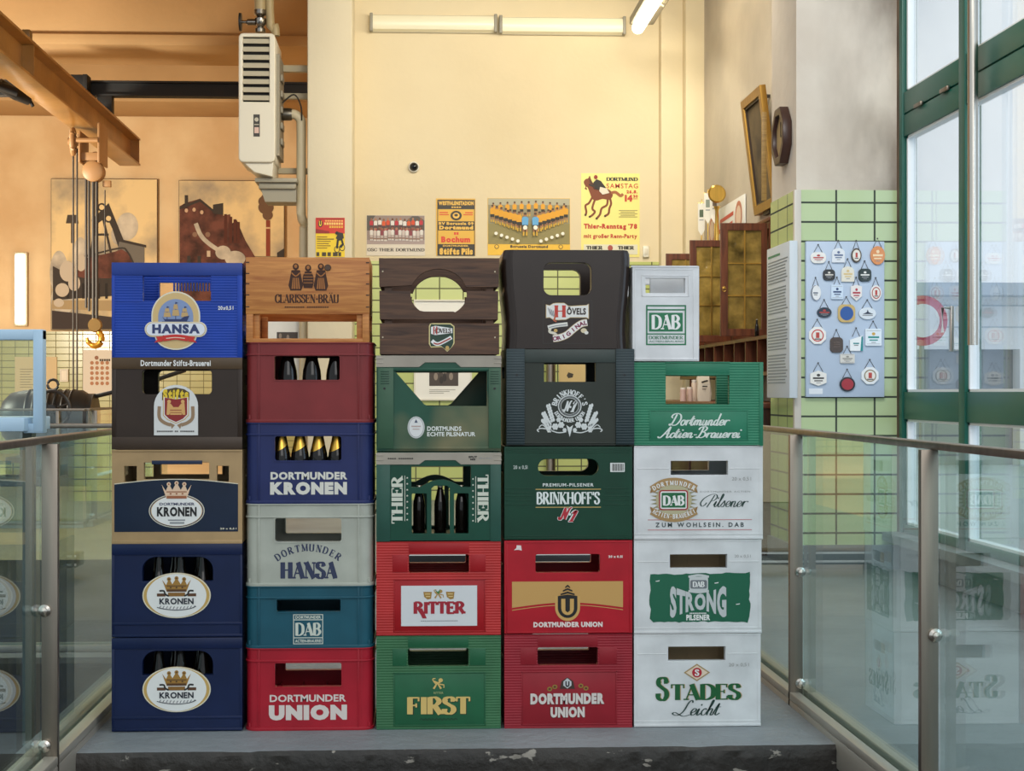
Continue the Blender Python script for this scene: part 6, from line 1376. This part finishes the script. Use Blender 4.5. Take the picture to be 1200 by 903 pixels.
for (px, py, w_, h_, kd, bg, ac, lb) in PLQ:
    u_, v_ = bd.to(px, py); q = thing('enamel_plaque', lb, 'plaque', (x_b+u_, PF-.034, z_b+v_), 0, 'enamel plaques on the pale blue board')
    W = w_*sx; H = h_*sy; sh_ = pshape(kd, W, H)
    mb = MB(C(bg, .25)); mb.extr(sh_, [], -.008, .003, bev=.0012); mb.build('plate', q)
    d = Decal(lambda a, b: (a, b), -.008, .0006); A = C(ac, .4); ring_ = C('#8e8a80', .4)
    if 'ring' in lb or 'rim' in lb or 'centre' in lb:
        r_ = .78 if kd != 'oct' else .72; d.poly([(a*r_, b*r_) for a, b in ell(0, 0, W/2, H/2, 28)], A if 'ring' in lb or 'centre' in lb else A, 0)
        if 'centre' not in lb: d.poly([(a*r_*.82, b*r_*.82) for a, b in ell(0, 0, W/2, H/2, 28)], C('#e8e5de', .4), 1); d.rect(-W*.1, -H*.15, W*.1, H*.18, C('#b8433c', .4), 2); d.rect(-W*.18, -H*.24, W*.18, -H*.18, C('#40403f', .4), 2)
    elif 'plain' in lb:
        for k in range(3): d.rect(-W*.24, -H*.15+k*H*.14, W*.24, -H*.08+k*H*.14, A, 0)
    elif 'edge' in lb: d.poly([(W*.3, -H*.5), (W*.5, -H*.5), (W*.5, H*.48), (W*.38, H*.4)] if kd == 'slant' else [(a*.5*W*.98, b*.5*H*.98) for a, b in [(math.cos(t_), math.sin(t_)) for t_ in [PI*.5+k*PI/10 for k in range(11)]]]+[(a*.37*W, b*.46*H) for a, b in [(math.cos(t_), math.sin(t_)) for t_ in [PI*1.5-k*PI/10 for k in range(11)]]], A, 0); d.rect(-W*.26, -H*.05, W*.2, H*.03, A, 1); d.rect(-W*.2, -H*.16, W*.14, -H*.1, GRY, 1)
    elif 'peak' in lb: d.poly([(-W*.3, -H*.06), (-W*.05, H*.1), (0, H*.34), (W*.06, H*.1), (W*.34, -H*.06)], A, 0); d.rect(-W*.3, -H*.2, W*.3, -H*.12, GRY, 0)
    elif 'large' in lb: d.poly([(a*.82, b*.82) for a, b in sh_], C('#d9d2bc', .35), 0); d.ell(0, H*.2, W*.2, H*.17, A, 1); d.rect(-W*.36, -H*.12, W*.36, 0, A, 1); d.rect(-W*.3, -H*.24, W*.3, -H*.17, A, 1); d.rect(-W*.2, -H*.36, W*.2, -H*.32, GLD, 1)
    else:
        d.ell(0, H*.2, W*.11, H*.09, C('#c9a24c', .4) if 'gold' in lb else A, 0, 14); d.rect(-W*.34, -H*.05, W*.34, H*.06, A, 0); d.rect(-W*.26, -H*.2, W*.26, -H*.13, A if bg > '#5' else GRY, 0); d.rect(-W*.14, -H*.32, W*.14, -H*.28, GRY, 0)
        if kd in ('rect', 'oct') and bg > '#5': 
            t_ = W*.02
            d.rect(-W*.42, H*.38, W*.42, H*.38+t_, GRY, 0); d.rect(-W*.42, -H*.4, W*.42, -H*.4+t_, GRY, 0)
    d.build('print', q)
    mb = MB(C('#4d4a46', .4, .6)); t_ = .045
    mb.tube([(-W*.3, .001, H*.42), (0, .001, H*.5+t_), (W*.3, .001, H*.42)], .0018, 5); mb.lathe([(.004, -.004), (.004, .004)], (0, 0, H*.5+t_), 'y', 8); mb.build('chain', q)

# ================================================================== LEFT HALL
M_CRANE = C('#8a5c22', .35); M_BLK = C('#07080a', .6)
bz = 4.35; bx = -4.2
mb = MB(plaster('crane_paint', '#8e6430', '#a97a3e', 2, rough=.3)); mb.box(bx-.15, 9.5, bz, bx+.15, 22, bz+.03, bev=.004); mb.box(bx-.15, 9.5, bz+.37, bx+.15, 22, bz+.4, bev=.004); mb.box(bx-.015, 9.5, bz+.03, bx+.015, 22, bz+.37)
for y in (13, 16, 21.97): mb.box(bx-.14, y-.02, bz+.03, bx+.14, y, bz+.37)
r = thing('crane_beam', 'ochre steel crane beam running under the hall ceiling at upper left', 'beam', (0, 0, 0)); mb.build('girder', r)
mb = MB(C('#7c5a2a', .4))
for y in (14.2, 15.9): mb.box(bx+.05, y-.06, bz+.4, bx+.13, y+.06, bz+.5, bev=.004)
mb.build('clamp', r)
mb = MB(M_BLK); mb.box(-11, 20.2, 5.02, -1.03, 20.36, 5.045); mb.box(-11, 20.2, 5.20, -1.03, 20.36, 5.225); mb.box(-11, 20.265, 5.045, -1.03, 20.295, 5.20)
r = thing('black_girder', 'black steel girder crossing the hall above the crane beam', 'girder', (0, 0, 0)); mb.build('rail', r)
mb = MB(M_BLK); mb.box(-4.98, 20.0, 5.06, -4.42, 20.198, 5.26, bev=.01); mb.box(-4.80, 20.0, 4.88, -4.62, 20.19, 5.06, bev=.01); mb.box(-4.44, 19.98, 4.92, -4.38, 20.22, 5.26, bev=.004); mb.box(-4.30, 20.2, 4.752, -4.10, 20.36, 5.019, bev=.004); mb.build('bracket', r)
mb = MB(M_BLK); mb.tube([(-5.05, 16.6, 4.62), (-4.75, 16.9, 4.5), (-4.5, 17.0, 4.42)], .05, 10); mb.tube([(-4.7, 16.95, 4.5), (-4.55, 17.1, 4.42), (-4.42, 17.2, 4.38)], .07, 10); mb.tube([(-4.42, 17.2, 4.38), (-4.38, 17.2, 4.30)], .02, 8); mb.box(-5.1, 16.5, 4.6, -4.9, 16.7, 4.9)
tag(mb.build('cable_drag'), 'black cable trolley hanging left of the crane beam', 'trolley')
# hoist
hy = 19.0; hz = lambda py: CZ+(460-py)*hy/F; hx = lambda px: P(px, 300, hy)[0]
M_HO = C('#9a734a', .5); M_ROPE = C('#2b231c', .6)
h = thing('chain_hoist', 'chain hoist trolley with pulley block and ropes hanging from the crane beam', 'hoist', (0, 0, 0))
mb = MB(M_HO); mb.box(hx(97), hy-.25, hz(196), hx(99), hy+.25, hz(160), bev=.005); mb.box(hx(119), hy-.25, hz(196), hx(121.5), hy+.25, hz(150), bev=.005); mb.box(hx(97), hy-.2, hz(193), hx(121), hy-.14, hz(184), bev=.005); mb.tube([(hx(95), hy-.26, hz(171)), (hx(120), hy-.26, hz(171))], .03, 8); mb.box(hx(97), hy-.1, hz(194), hx(121), hy+.1, hz(188)); mb.build('trolley_frame', h)
mb = MB(M_HO); c0 = (hx(90), hy-.2, hz(172)); mb.tube([(c0[0], c0[1]+.08*math.cos(t_*PI/12), c0[2]+.15*math.sin(t_*PI/12)) for t_ in range(24)], .03, 8, closed=True); mb.lathe([(.05, -.06), (.05, .10)], c0, 'x', 14)
for k in range(3): mb.tube([(c0[0], c0[1]-.07*math.cos(k*PI/3), c0[2]-.14*math.sin(k*PI/3)), (c0[0], c0[1]+.07*math.cos(k*PI/3), c0[2]+.14*math.sin(k*PI/3))], .015, 6)
mb.build('chain_wheel', h)
mb = MB(M_HO); cx_, cz_ = hx(112), hz(205); mb.lathe([(.0, -.09), (.10, -.09), (.13, -.07), (.13, .0), (.11, .02), (.13, .04), (.13, .09), (0, .11)], (cx_, hy-.1, cz_), 'y', 28); mb.box(cx_-.03, hy-.06, cz_+.1, cx_+.03, hy, cz_+.24, bev=.004); mb.tube([(cx_+.05*math.cos(t_*PI/8), hy-.03, cz_+.2+.05*math.sin(t_*PI/8)) for t_ in range(16)], .015, 8, closed=True); mb.box(cx_+.1, hy-.06, cz_-.18, cx_+.2, hy, cz_-.1, bev=.006); mb.build('pulley_block', h)
for px, y0, y1, rad in ((88, 178, 480, .011), (92.5, 178, 480, .011), (103, 212, 362, .016), (106.5, 212, 366, .016), (111.5, 214, 380, .02), (115.5, 214, 378, .02), (125, 226, 300, .008)):
    mb = MB(M_ROPE); mb.tube([(hx(px), hy-.1, hz(y0)), (hx(px), hy-.1, hz(y1))], rad, 8); mb.build('rope', h)
mb = MB(C('#8a6a3a', .35, .6)); cx_ = hx(113.5); cz_ = hz(382); mb.lathe([(0, -.05), (.08, -.05), (.09, 0), (.08, .05), (0, .05)], (cx_, hy-.1, cz_), 'y', 22); mb.box(cx_-.03, hy-.13, cz_, cx_+.03, hy-.07, hz(374), bev=.004); mb.build('lower_block', h)
mb = MB(C('#b8862e', .3, .7)); pts = [(0, .14), (0, .08), (.05, .02), (.08, -.05), (.06, -.12), (-.01, -.15), (-.08, -.11), (-.10, -.05)]; mb.tube([(cx_+a, hy-.1, hz(392)+b) for a, b in cr(pts, 4)], [.03]*8+[.04]*14+[.03]*4+[.018]*3, 10); mb.build('hook', h)
# vertical wall lamp
x, zt = P(25.5, 298, 25.98); _, zb = P(25.5, 380, 25.98)
r = thing('wall_lamp', 'lit upright tube lamp on the ochre hall wall at the left edge', 'lamp', (x, 25.98, zb)); mb = MB(C('#c9bfa6', .5)); mb.box(-.11, -.08, -.03, .11, 0, zt-zb+.03, bev=.01); mb.build('housing', r)
mb = MB(C('#fff0d6', .4, 0, 6)); mb.box(-.08, -.13, 0, .08, -.07, zt-zb, bev=.02); mb.build('tube', r)
# paintings
def painting(label, box, fn):
    Y = 25.97; x0, y0, x1, y1 = box; a, zt = P(x0, y0, Y); b_, _ = P(x1, y0, Y); _, zb = P((x0+x1)/2, y1, Y); W = b_-a; H = zt-zb
    r = thing('painting', label, 'painting', ((a+b_)/2, Y, zb), 0, 'large industrial paintings'); mb = MB(C('#5f4a30', .6)); mb.box(-W/2, -.05, 0, W/2, 0, H); mb.build('stretcher', r)
    d = Decal(lambda px, py: ((px-x0)/(x1-x0)*W-W/2, (y1-py)/(y1-y0)*H), -.05, .002); d.rect(x0+.6, y0+.6, x1-.6, y1-.6, SKY, 0); fn(d); d.build('canvas', r)
SKY = plaster('painted_sky', '#8f877c', '#e6cc98', 1.1, .34, .56); SMK = plaster('painted_smoke', '#8f887e', '#ddd2bd', 3, .3, .7); BRK = plaster('painted_brick', '#35211c', '#74463a', 4); DK = C('#3a332e', .8); GB = C('#6f6a62', .8); DK2 = C('#4a4036', .8)
def mine(d):
    for x, y, rx, ry in ((70, 320, 12, 26), (85, 330, 14, 20), (75, 350, 16, 18), (150, 265, 14, 16), (140, 275, 10, 12), (95, 300, 10, 22)): d.ell(x, y, rx*.9, ry, SMK, 1)
    d.rect(84, 255, 88, 285, DK2, 2); d.poly([(78, 262), (93, 262), (91, 252), (80, 252)], DK2, 2)
    for a, b in (((116, 240), (100, 345)), ((118, 240), (136, 320)), ((114, 255), (126, 255)), ((110, 275), (128, 275)), ((106, 300), (133, 300)), ((128, 250), (144, 300))): d.line([a, b], 2.6, DK, 3)
    d.ell(120, 243, 5, 5, DK, 3); d.ell(120, 243, 3, 3, SKY, 4); d.ell(128, 256, 5, 5, DK, 3); d.ell(128, 256, 3, 3, SKY, 4); d.poly([(108, 258), (128, 238), (150, 292), (144, 294), (126, 254), (110, 266)], DK, 3)
    d.poly([(136, 305), (141, 281), (170, 289), (170, 312), (136, 312)], GB, 4); d.poly([(140, 283), (172, 290), (172, 287), (141, 280)], DK, 5)
    d.poly([(92, 330), (92, 305), (135, 295), (143, 292), (150, 296), (156, 306), (157, 335), (92, 338)], BRK, 5); d.line([(92, 303), (140, 291), (150, 295), (157, 308)], 2, DK, 6, True)
    d.poly([(63, 312), (82, 322), (100, 326), (156, 326), (156, 345), (63, 352)], DK, 6); d.poly([(62, 352), (184, 352), (184, 366), (62, 362)], C('#a8926c', .8), 6); d.poly([(62, 364), (120, 370), (184, 378), (184, 386), (62, 386)], C('#3c3330', .8), 7)
    for x in range(70, 150, 9): d.rect(x, 332, x+3, 350, C('#241f1c', .8), 7)
    for x, y, rx, ry in ((80, 318, 9, 12), (88, 332, 7, 9), (74, 340, 8, 8), (70, 355, 6, 5), (96, 308, 6, 10)): d.ell(x, y, rx, ry, C('#c2b6a4', .9), 8)
painting('large painting of a colliery winding tower on the hall wall behind the hoist', (60.5, 209.5, 185, 387), mine)
def brew(d):
    d.poly([(211, 390), (211, 242), (218, 238), (235, 233), (252, 247), (252, 243), (262, 243), (262, 390)], BRK, 1); d.poly([(211, 243), (235, 233.5), (253, 248), (253, 251), (235, 236.5), (211, 246)], DK, 2); d.rect(217, 229, 221, 240, DK, 2)
    d.poly([(250, 240), (262, 238), (262, 252), (250, 250)], DK, 3); d.poly([(262, 390), (262, 253), (270, 251), (272, 262), (278, 258), (281, 266), (288, 282), (300, 302), (300, 390)], BRK, 2)
    for i, x in enumerate((263, 269, 274, 278)): d.rect(x, 251+i*3, x+3.4, 285, C('#55291c', .8), 3)
    for x, y in ((219, 247), (228, 246), (237, 249), (229, 275), (244, 275)): d.ell(x, y, 2, 2.4, C('#c9a88a', .8), 4, 12)
    d.ell(229, 275, 3, 3, C('#8a6a56', .8), 5, 14); d.ell(244, 275, 3, 3, C('#8a6a56', .8), 5, 14); d.rect(243, 294, 247, 301, C('#c9b49a', .8), 5); d.rect(220, 300, 224, 320, DK, 4); d.rect(232, 300, 236, 320, DK, 4)
    d.line([(230, 262), (236, 276), (246, 286), (262, 296), (280, 300)], lambda dx, dy: 5, SMK, 6, True); d.ell(262, 296, 9, 8, SMK, 7); d.ell(276, 303, 12, 9, SMK, 7)
    d.rect(312, 258, 317, 300, C('#8a3f2a', .8), 2); d.rect(312, 266, 317, 268, C('#d8b48a', .8), 3)
    for x, y, rx, ry in ((314, 252, 6, 6), (312, 243, 9, 8), (316, 233, 10, 8), (309, 236, 6, 6)): d.ell(x, y, rx, ry, C('#6f5440', .9), 4)
    d.poly([(288, 300), (333, 300), (333, 390), (288, 390)], C('#8f7a58', .8), 1); d.poly([(325, 296), (333, 291), (333, 302), (325, 302)], DK, 3)
painting('large painting of a brick brewery with smoking chimney on the hall wall', (210, 211.5, 333.5, 392), brew)
# items on the tiled dado
YH = 25.984
d = sheet('wall_chart', 'white chart with rows of brown dots on the tiled hall wall', 'chart', (97.5, 410, 140, 463), YH, C('#d3cbbd', .6), .02)
for r_ in range(5):
    for k in range(4): d.ell(108+k*6, 425+r_*6, 2.2, 2.2, C('#a8714a', .6), 0, 12)
d.ell(113.5, 419, 2.4, 2.4, C('#8a5a3a', .6), 0, 12); smudge(d, 117, 420.4, 130, 423, DK, 0); hang(d)
d = sheet('switch_box', 'small white box on the tiled hall wall left of the dotted chart', 'box', (71, 432.5, 80.5, 447), YH, C('#ddd6c4', .5), .05); d.frame(72, 433.6, 79.5, 446, .5, C('#b3ab98', .5), 0); hang(d)
d = sheet('info_board', 'large beige board on the tiled hall wall beside the blue frame', 'board', (18, 418, 67, 470), YH, C('#c9b48a', .6), .03)
for k in range(8): d.rect(24, 432+k*3, 40-(k % 3)*2, 432.8+k*3, C('#8f7d58', .6), 0)
hang(d)
# machine
MG = C('#1b1e20', .45); my = 17.2; mx = P(62, 480, my)[0]
mc = thing('electric_motor', 'dark grey cylindrical machine with eye bolt and handwheel in the left hall', 'machine', (mx, my, 0))
mb = MB(MG); mb.lathe([(0, -.52), (.22, -.52), (.30, -.44), (.33, -.3), (.33, .36), (.29, .42), (.29, .5), (0, .52)], (-.02, 0, .74), 'x', 36); mb.box(-.3, -.3, .30, .42, .3, .62, bev=.02); mb.build('casing', mc)
mb = MB(MG)
for k in range(-3, 4): mb.lathe([(.34, k*.08-.012), (.345, k*.08), (.34, k*.08+.012)], (0, 0, .74), 'x', 36, caps=False)
mb.build('cooling_rib', mc)
mb = MB(C('#26282b', .4)); mb.tube([(.06*math.cos(t_*PI/8), 0, 1.13+.06*math.sin(t_*PI/8)) for t_ in range(16)], .016, 8, closed=True); mb.build('eye_bolt', mc)
mb = MB(C('#26282b', .4)); c0 = (.08, -.38, .86); mb.tube([(c0[0]+.20*math.cos(t_*PI/14), c0[1], c0[2]+.20*math.sin(t_*PI/14)) for t_ in range(28)], .02, 8, closed=True); mb.lathe([(.05, -.03), (.05, .1)], c0, 'y', 14)
for k in range(3): mb.tube([(c0[0]-.19*math.cos(k*PI/3+.3), c0[1], c0[2]-.19*math.sin(k*PI/3+.3)), (c0[0]+.19*math.cos(k*PI/3+.3), c0[1], c0[2]+.19*math.sin(k*PI/3+.3))], .013, 6)
mb.build('handwheel', mc)
mb = MB(C('#4a4a46', .6)); mb.box(-.6, -.4, 0, .6, .4, .10, bev=.01); mb.box(-.45, -.32, .1, .5, .32, .32, bev=.01); mb.build('base', mc)
mb = MB(MG); mb.tube([(.4, 0, .98), (.9, 0, 1.1), (1.5, 0, 1.3)], .025, 8); mb.tube([(1.02, 0, 1.12), (1.02, 0, .35)], .02, 8); mb.box(.95, -.06, 0, 1.09, .06, .36, bev=.01); mb.build('lever_linkage', mc)
# pale blue case
MBL = C('#b5d4ea', .4); fy = 5.05; fx = lambda px: P(px, 460, fy)[0]; fz = lambda py: P(30, py, fy)[1]
bc = thing('display_case', 'pale blue metal case frame behind the railing at the left edge', 'case', (fx(50), fy, 0))
x1 = 0; x0 = -.75; zt = fz(386); zb = fz(506)
for name, q in (('upright', (-.032, 0, zb, 0, .05, zt)), ('top_rail', (x0, 0.001, zt-.034, -.0, .049, zt+.001)), ('lower_box', (x0, -.05, fz(505), fx(33)-fx(50), .3, fz(489))), ('foot', (fx(27)-fx(50), .002, zb-.004, -.001, .06, fz(496)))):
    mb = MB(MBL); mb.box(*q, bev=.003); mb.build(name, bc)
mb = MB(M_GLASS); mb.box(x0, .02, fz(490), -.034, .028, zt-.034); mb.build('glass_pane', bc)
mb = MB(C('#4f5f58', .5)); mb.box(fx(17)-fx(50), .1, -.46, fx(28)-fx(50), .16, zb+.005); mb.build('stand', bc)
# ------------------------------------------------------------------ wall heater on the column
ty = 13.9; X = lambda px: P(px, 200, ty)[0]; Z = lambda py: P(300, py, ty)[1]
MH = C('#dcd5c3', .4); ht = thing('air_heater', 'cream metal air heater with louvres hung on the left column', 'heater', (0, 0, 0))
x0, x1 = X(279.5), X(322.5); z0, z1 = Z(190), Z(38.5)
mb = MB(MH); lx0, lx1, lz0, lz1 = X(284.5), X(315.5), Z(119), Z(43)
mb.extr(rr(x0, z0, x1, z1, .045), [rr(lx0, lz0, lx1, lz1)], ty, ty+.05, bev=.012); mb.extr(rr(x0, z0, x1, z1, .045), [], ty+.05, ty+.62, bev=.01); mb.extr([(x0+.02, z0+.02), (x1-.02, z0+.02), (x1-.03, Z(206)), (x0+.14, Z(201))], [], ty+.04, ty+.6, bev=.008)
mb.build('casing', ht)
mb = MB(C('#1a1814', .8)); mb.box(lx0, ty+.046, lz0, lx1, ty+.0505, lz1); mb.build('grille_backing', ht)
for k in range(8):
    zz = lz1-(k+.5)*(lz1-lz0)/8; mb = MB(C('#bcb49f', .45)); hgt = (lz1-lz0)/8
    mb.box(lx0, ty+.012, zz-hgt*.36, lx1, ty+.018, zz+hgt*.36, rot=Matrix.Rotation(math.radians(-28), 4, 'X'), piv=(0, ty+.015, zz)); mb.build('louvre', ht)
d = Decal(lambda px, py: (X(px), Z(py)), ty, .001); d.rect(297, 134, 304.5, 160, C('#3a3630', .5)); d.ell(300.7, 140, 2.4, 2.4, C('#b9b2a0', .5), 1); d.rect(298.2, 149, 303.4, 156, C('#d3b3a6', .5), 1); d.rect(298, 145.4, 303.6, 146.4, C('#b9b2a0', .5), 1); d.build('nameplate', ht)
mb = MB(C('#8e8777', .5)); mb.box(x1, ty+.1, Z(180), x1+.03, ty+.55, Z(60)); 
for k in range(5): mb.box(x1+.03, ty+.2, Z(165)+k*.15, x1+.05, ty+.4, Z(165)+k*.15+.06, bev=.004)
mb.build('side_plate', ht)
mb = MB(C('#9a927f', .5)); mb.box(X(297), ty+.12, Z(211), X(347), ty+.5, Z(206), bev=.004); mb.box(X(301), ty+.16, Z(218), X(345), ty+.5, Z(211.2), bev=.004); mb.extr([(X(308), Z(233)), (X(345), Z(233)), (X(345), Z(218)), (X(303), Z(218))], [], ty+.2, ty+.5); mb.build('outlet_duct', ht)
cxl = cl+.02
for y0, y1 in ((62, 70), (96, 103), (187, 194)):
    mb = MB(C('#b9ad90', .5)); mb.box(x1-.02, ty+.50, Z(y1), cl+.01, ty+.56, Z(y0), bev=.004); mb.build('wall_bracket', ht)
hp = thing('heating_pipe', 'cream heating pipe rising beside the left column to the heater', 'pipe', (0, 0, 0)); py0 = 14.22; PX_ = lambda px: P(px, 200, py0)[0]; PZ = lambda py: P(340, py, py0)[1]
mb = MB(C('#cdbf9f', .45)); mb.tube(cr([(x1+.03, py0, PZ(134)), (PX_(345), py0, PZ(134)), (PX_(352), py0, PZ(140)), (PX_(353), py0, PZ(150)), (PX_(353), py0, PZ(200)), (PX_(353), py0, PZ(250)), (PX_(356), py0+.05, PZ(260))], 5), .045, 14)
mb.tube(cr([(PX_(356), py0+.05, PZ(260)), (PX_(355), py0+.1, PZ(300)), (PX_(355), py0+.1, 0)], 5), .045, 14); mb.build('riser', hp)
mb = MB(metal('dark_fitting', '#6a655c', .4)); mb.lathe([(.055, -.05), (.06, -.03), (.06, .03), (.055, .05)], (PX_(336), py0, PZ(134)), 'x', 16); mb.build('coupling', hp)
mb = MB(C('#2a2622', .5)); mb.tube(cr([(x1+.04, py0-.05, PZ(122)), (PX_(345), py0-.05, PZ(112)), (PX_(353), py0-.05, PZ(125)), (PX_(354), py0-.05, PZ(142))], 5), .008, 6); mb.build('cable', hp)
tv = thing('supply_pipe', 'pipe with shut-off valve rising above the air heater', 'pipe', (0, 0, 0)); vy = ty+.3; VX = lambda px: P(px, 20, vy)[0]; VZ = lambda py: P(300, py, vy)[1]
mb = MB(C('#a8946c', .45)); mb.tube([(VX(305), vy, VZ(12)), (VX(305), vy, 6.6)], .055, 14); mb.tube(cr([(VX(316), vy, 6.6), (VX(316), vy, VZ(10)), (VX(322), vy, VZ(30)), (VX(323), vy, VZ(42))], 4), .04, 12); mb.box(VX(318), vy, VZ(16), VX(300), vy+.05, VZ(6), bev=.004); mb.build('pipework', tv)
mb = MB(metal('valve_chrome', '#8f8a82', .25)); mb.lathe([(.05, VZ(38)), (.05, VZ(34)), (.03, VZ(32)), (.055, VZ(28)), (.055, VZ(22)), (.03, VZ(20)), (.06, VZ(17)), (.06, VZ(12))], (VX(305), vy, 0), 'z', 14); mb.lathe([(.03, 0), (.03, -.12), (.015, -.13), (.015, -.2)], (VX(305), vy, VZ(26)), 'x', 10); mb.build('valve', tv)
mb = MB(C('#15130f', .5)); mb.lathe([(0, 0), (.085, 0), (.085, -.02), (0, -.02)], (VX(283), vy, VZ(26)), 'x', 18); mb.build('valve_wheel', tv)
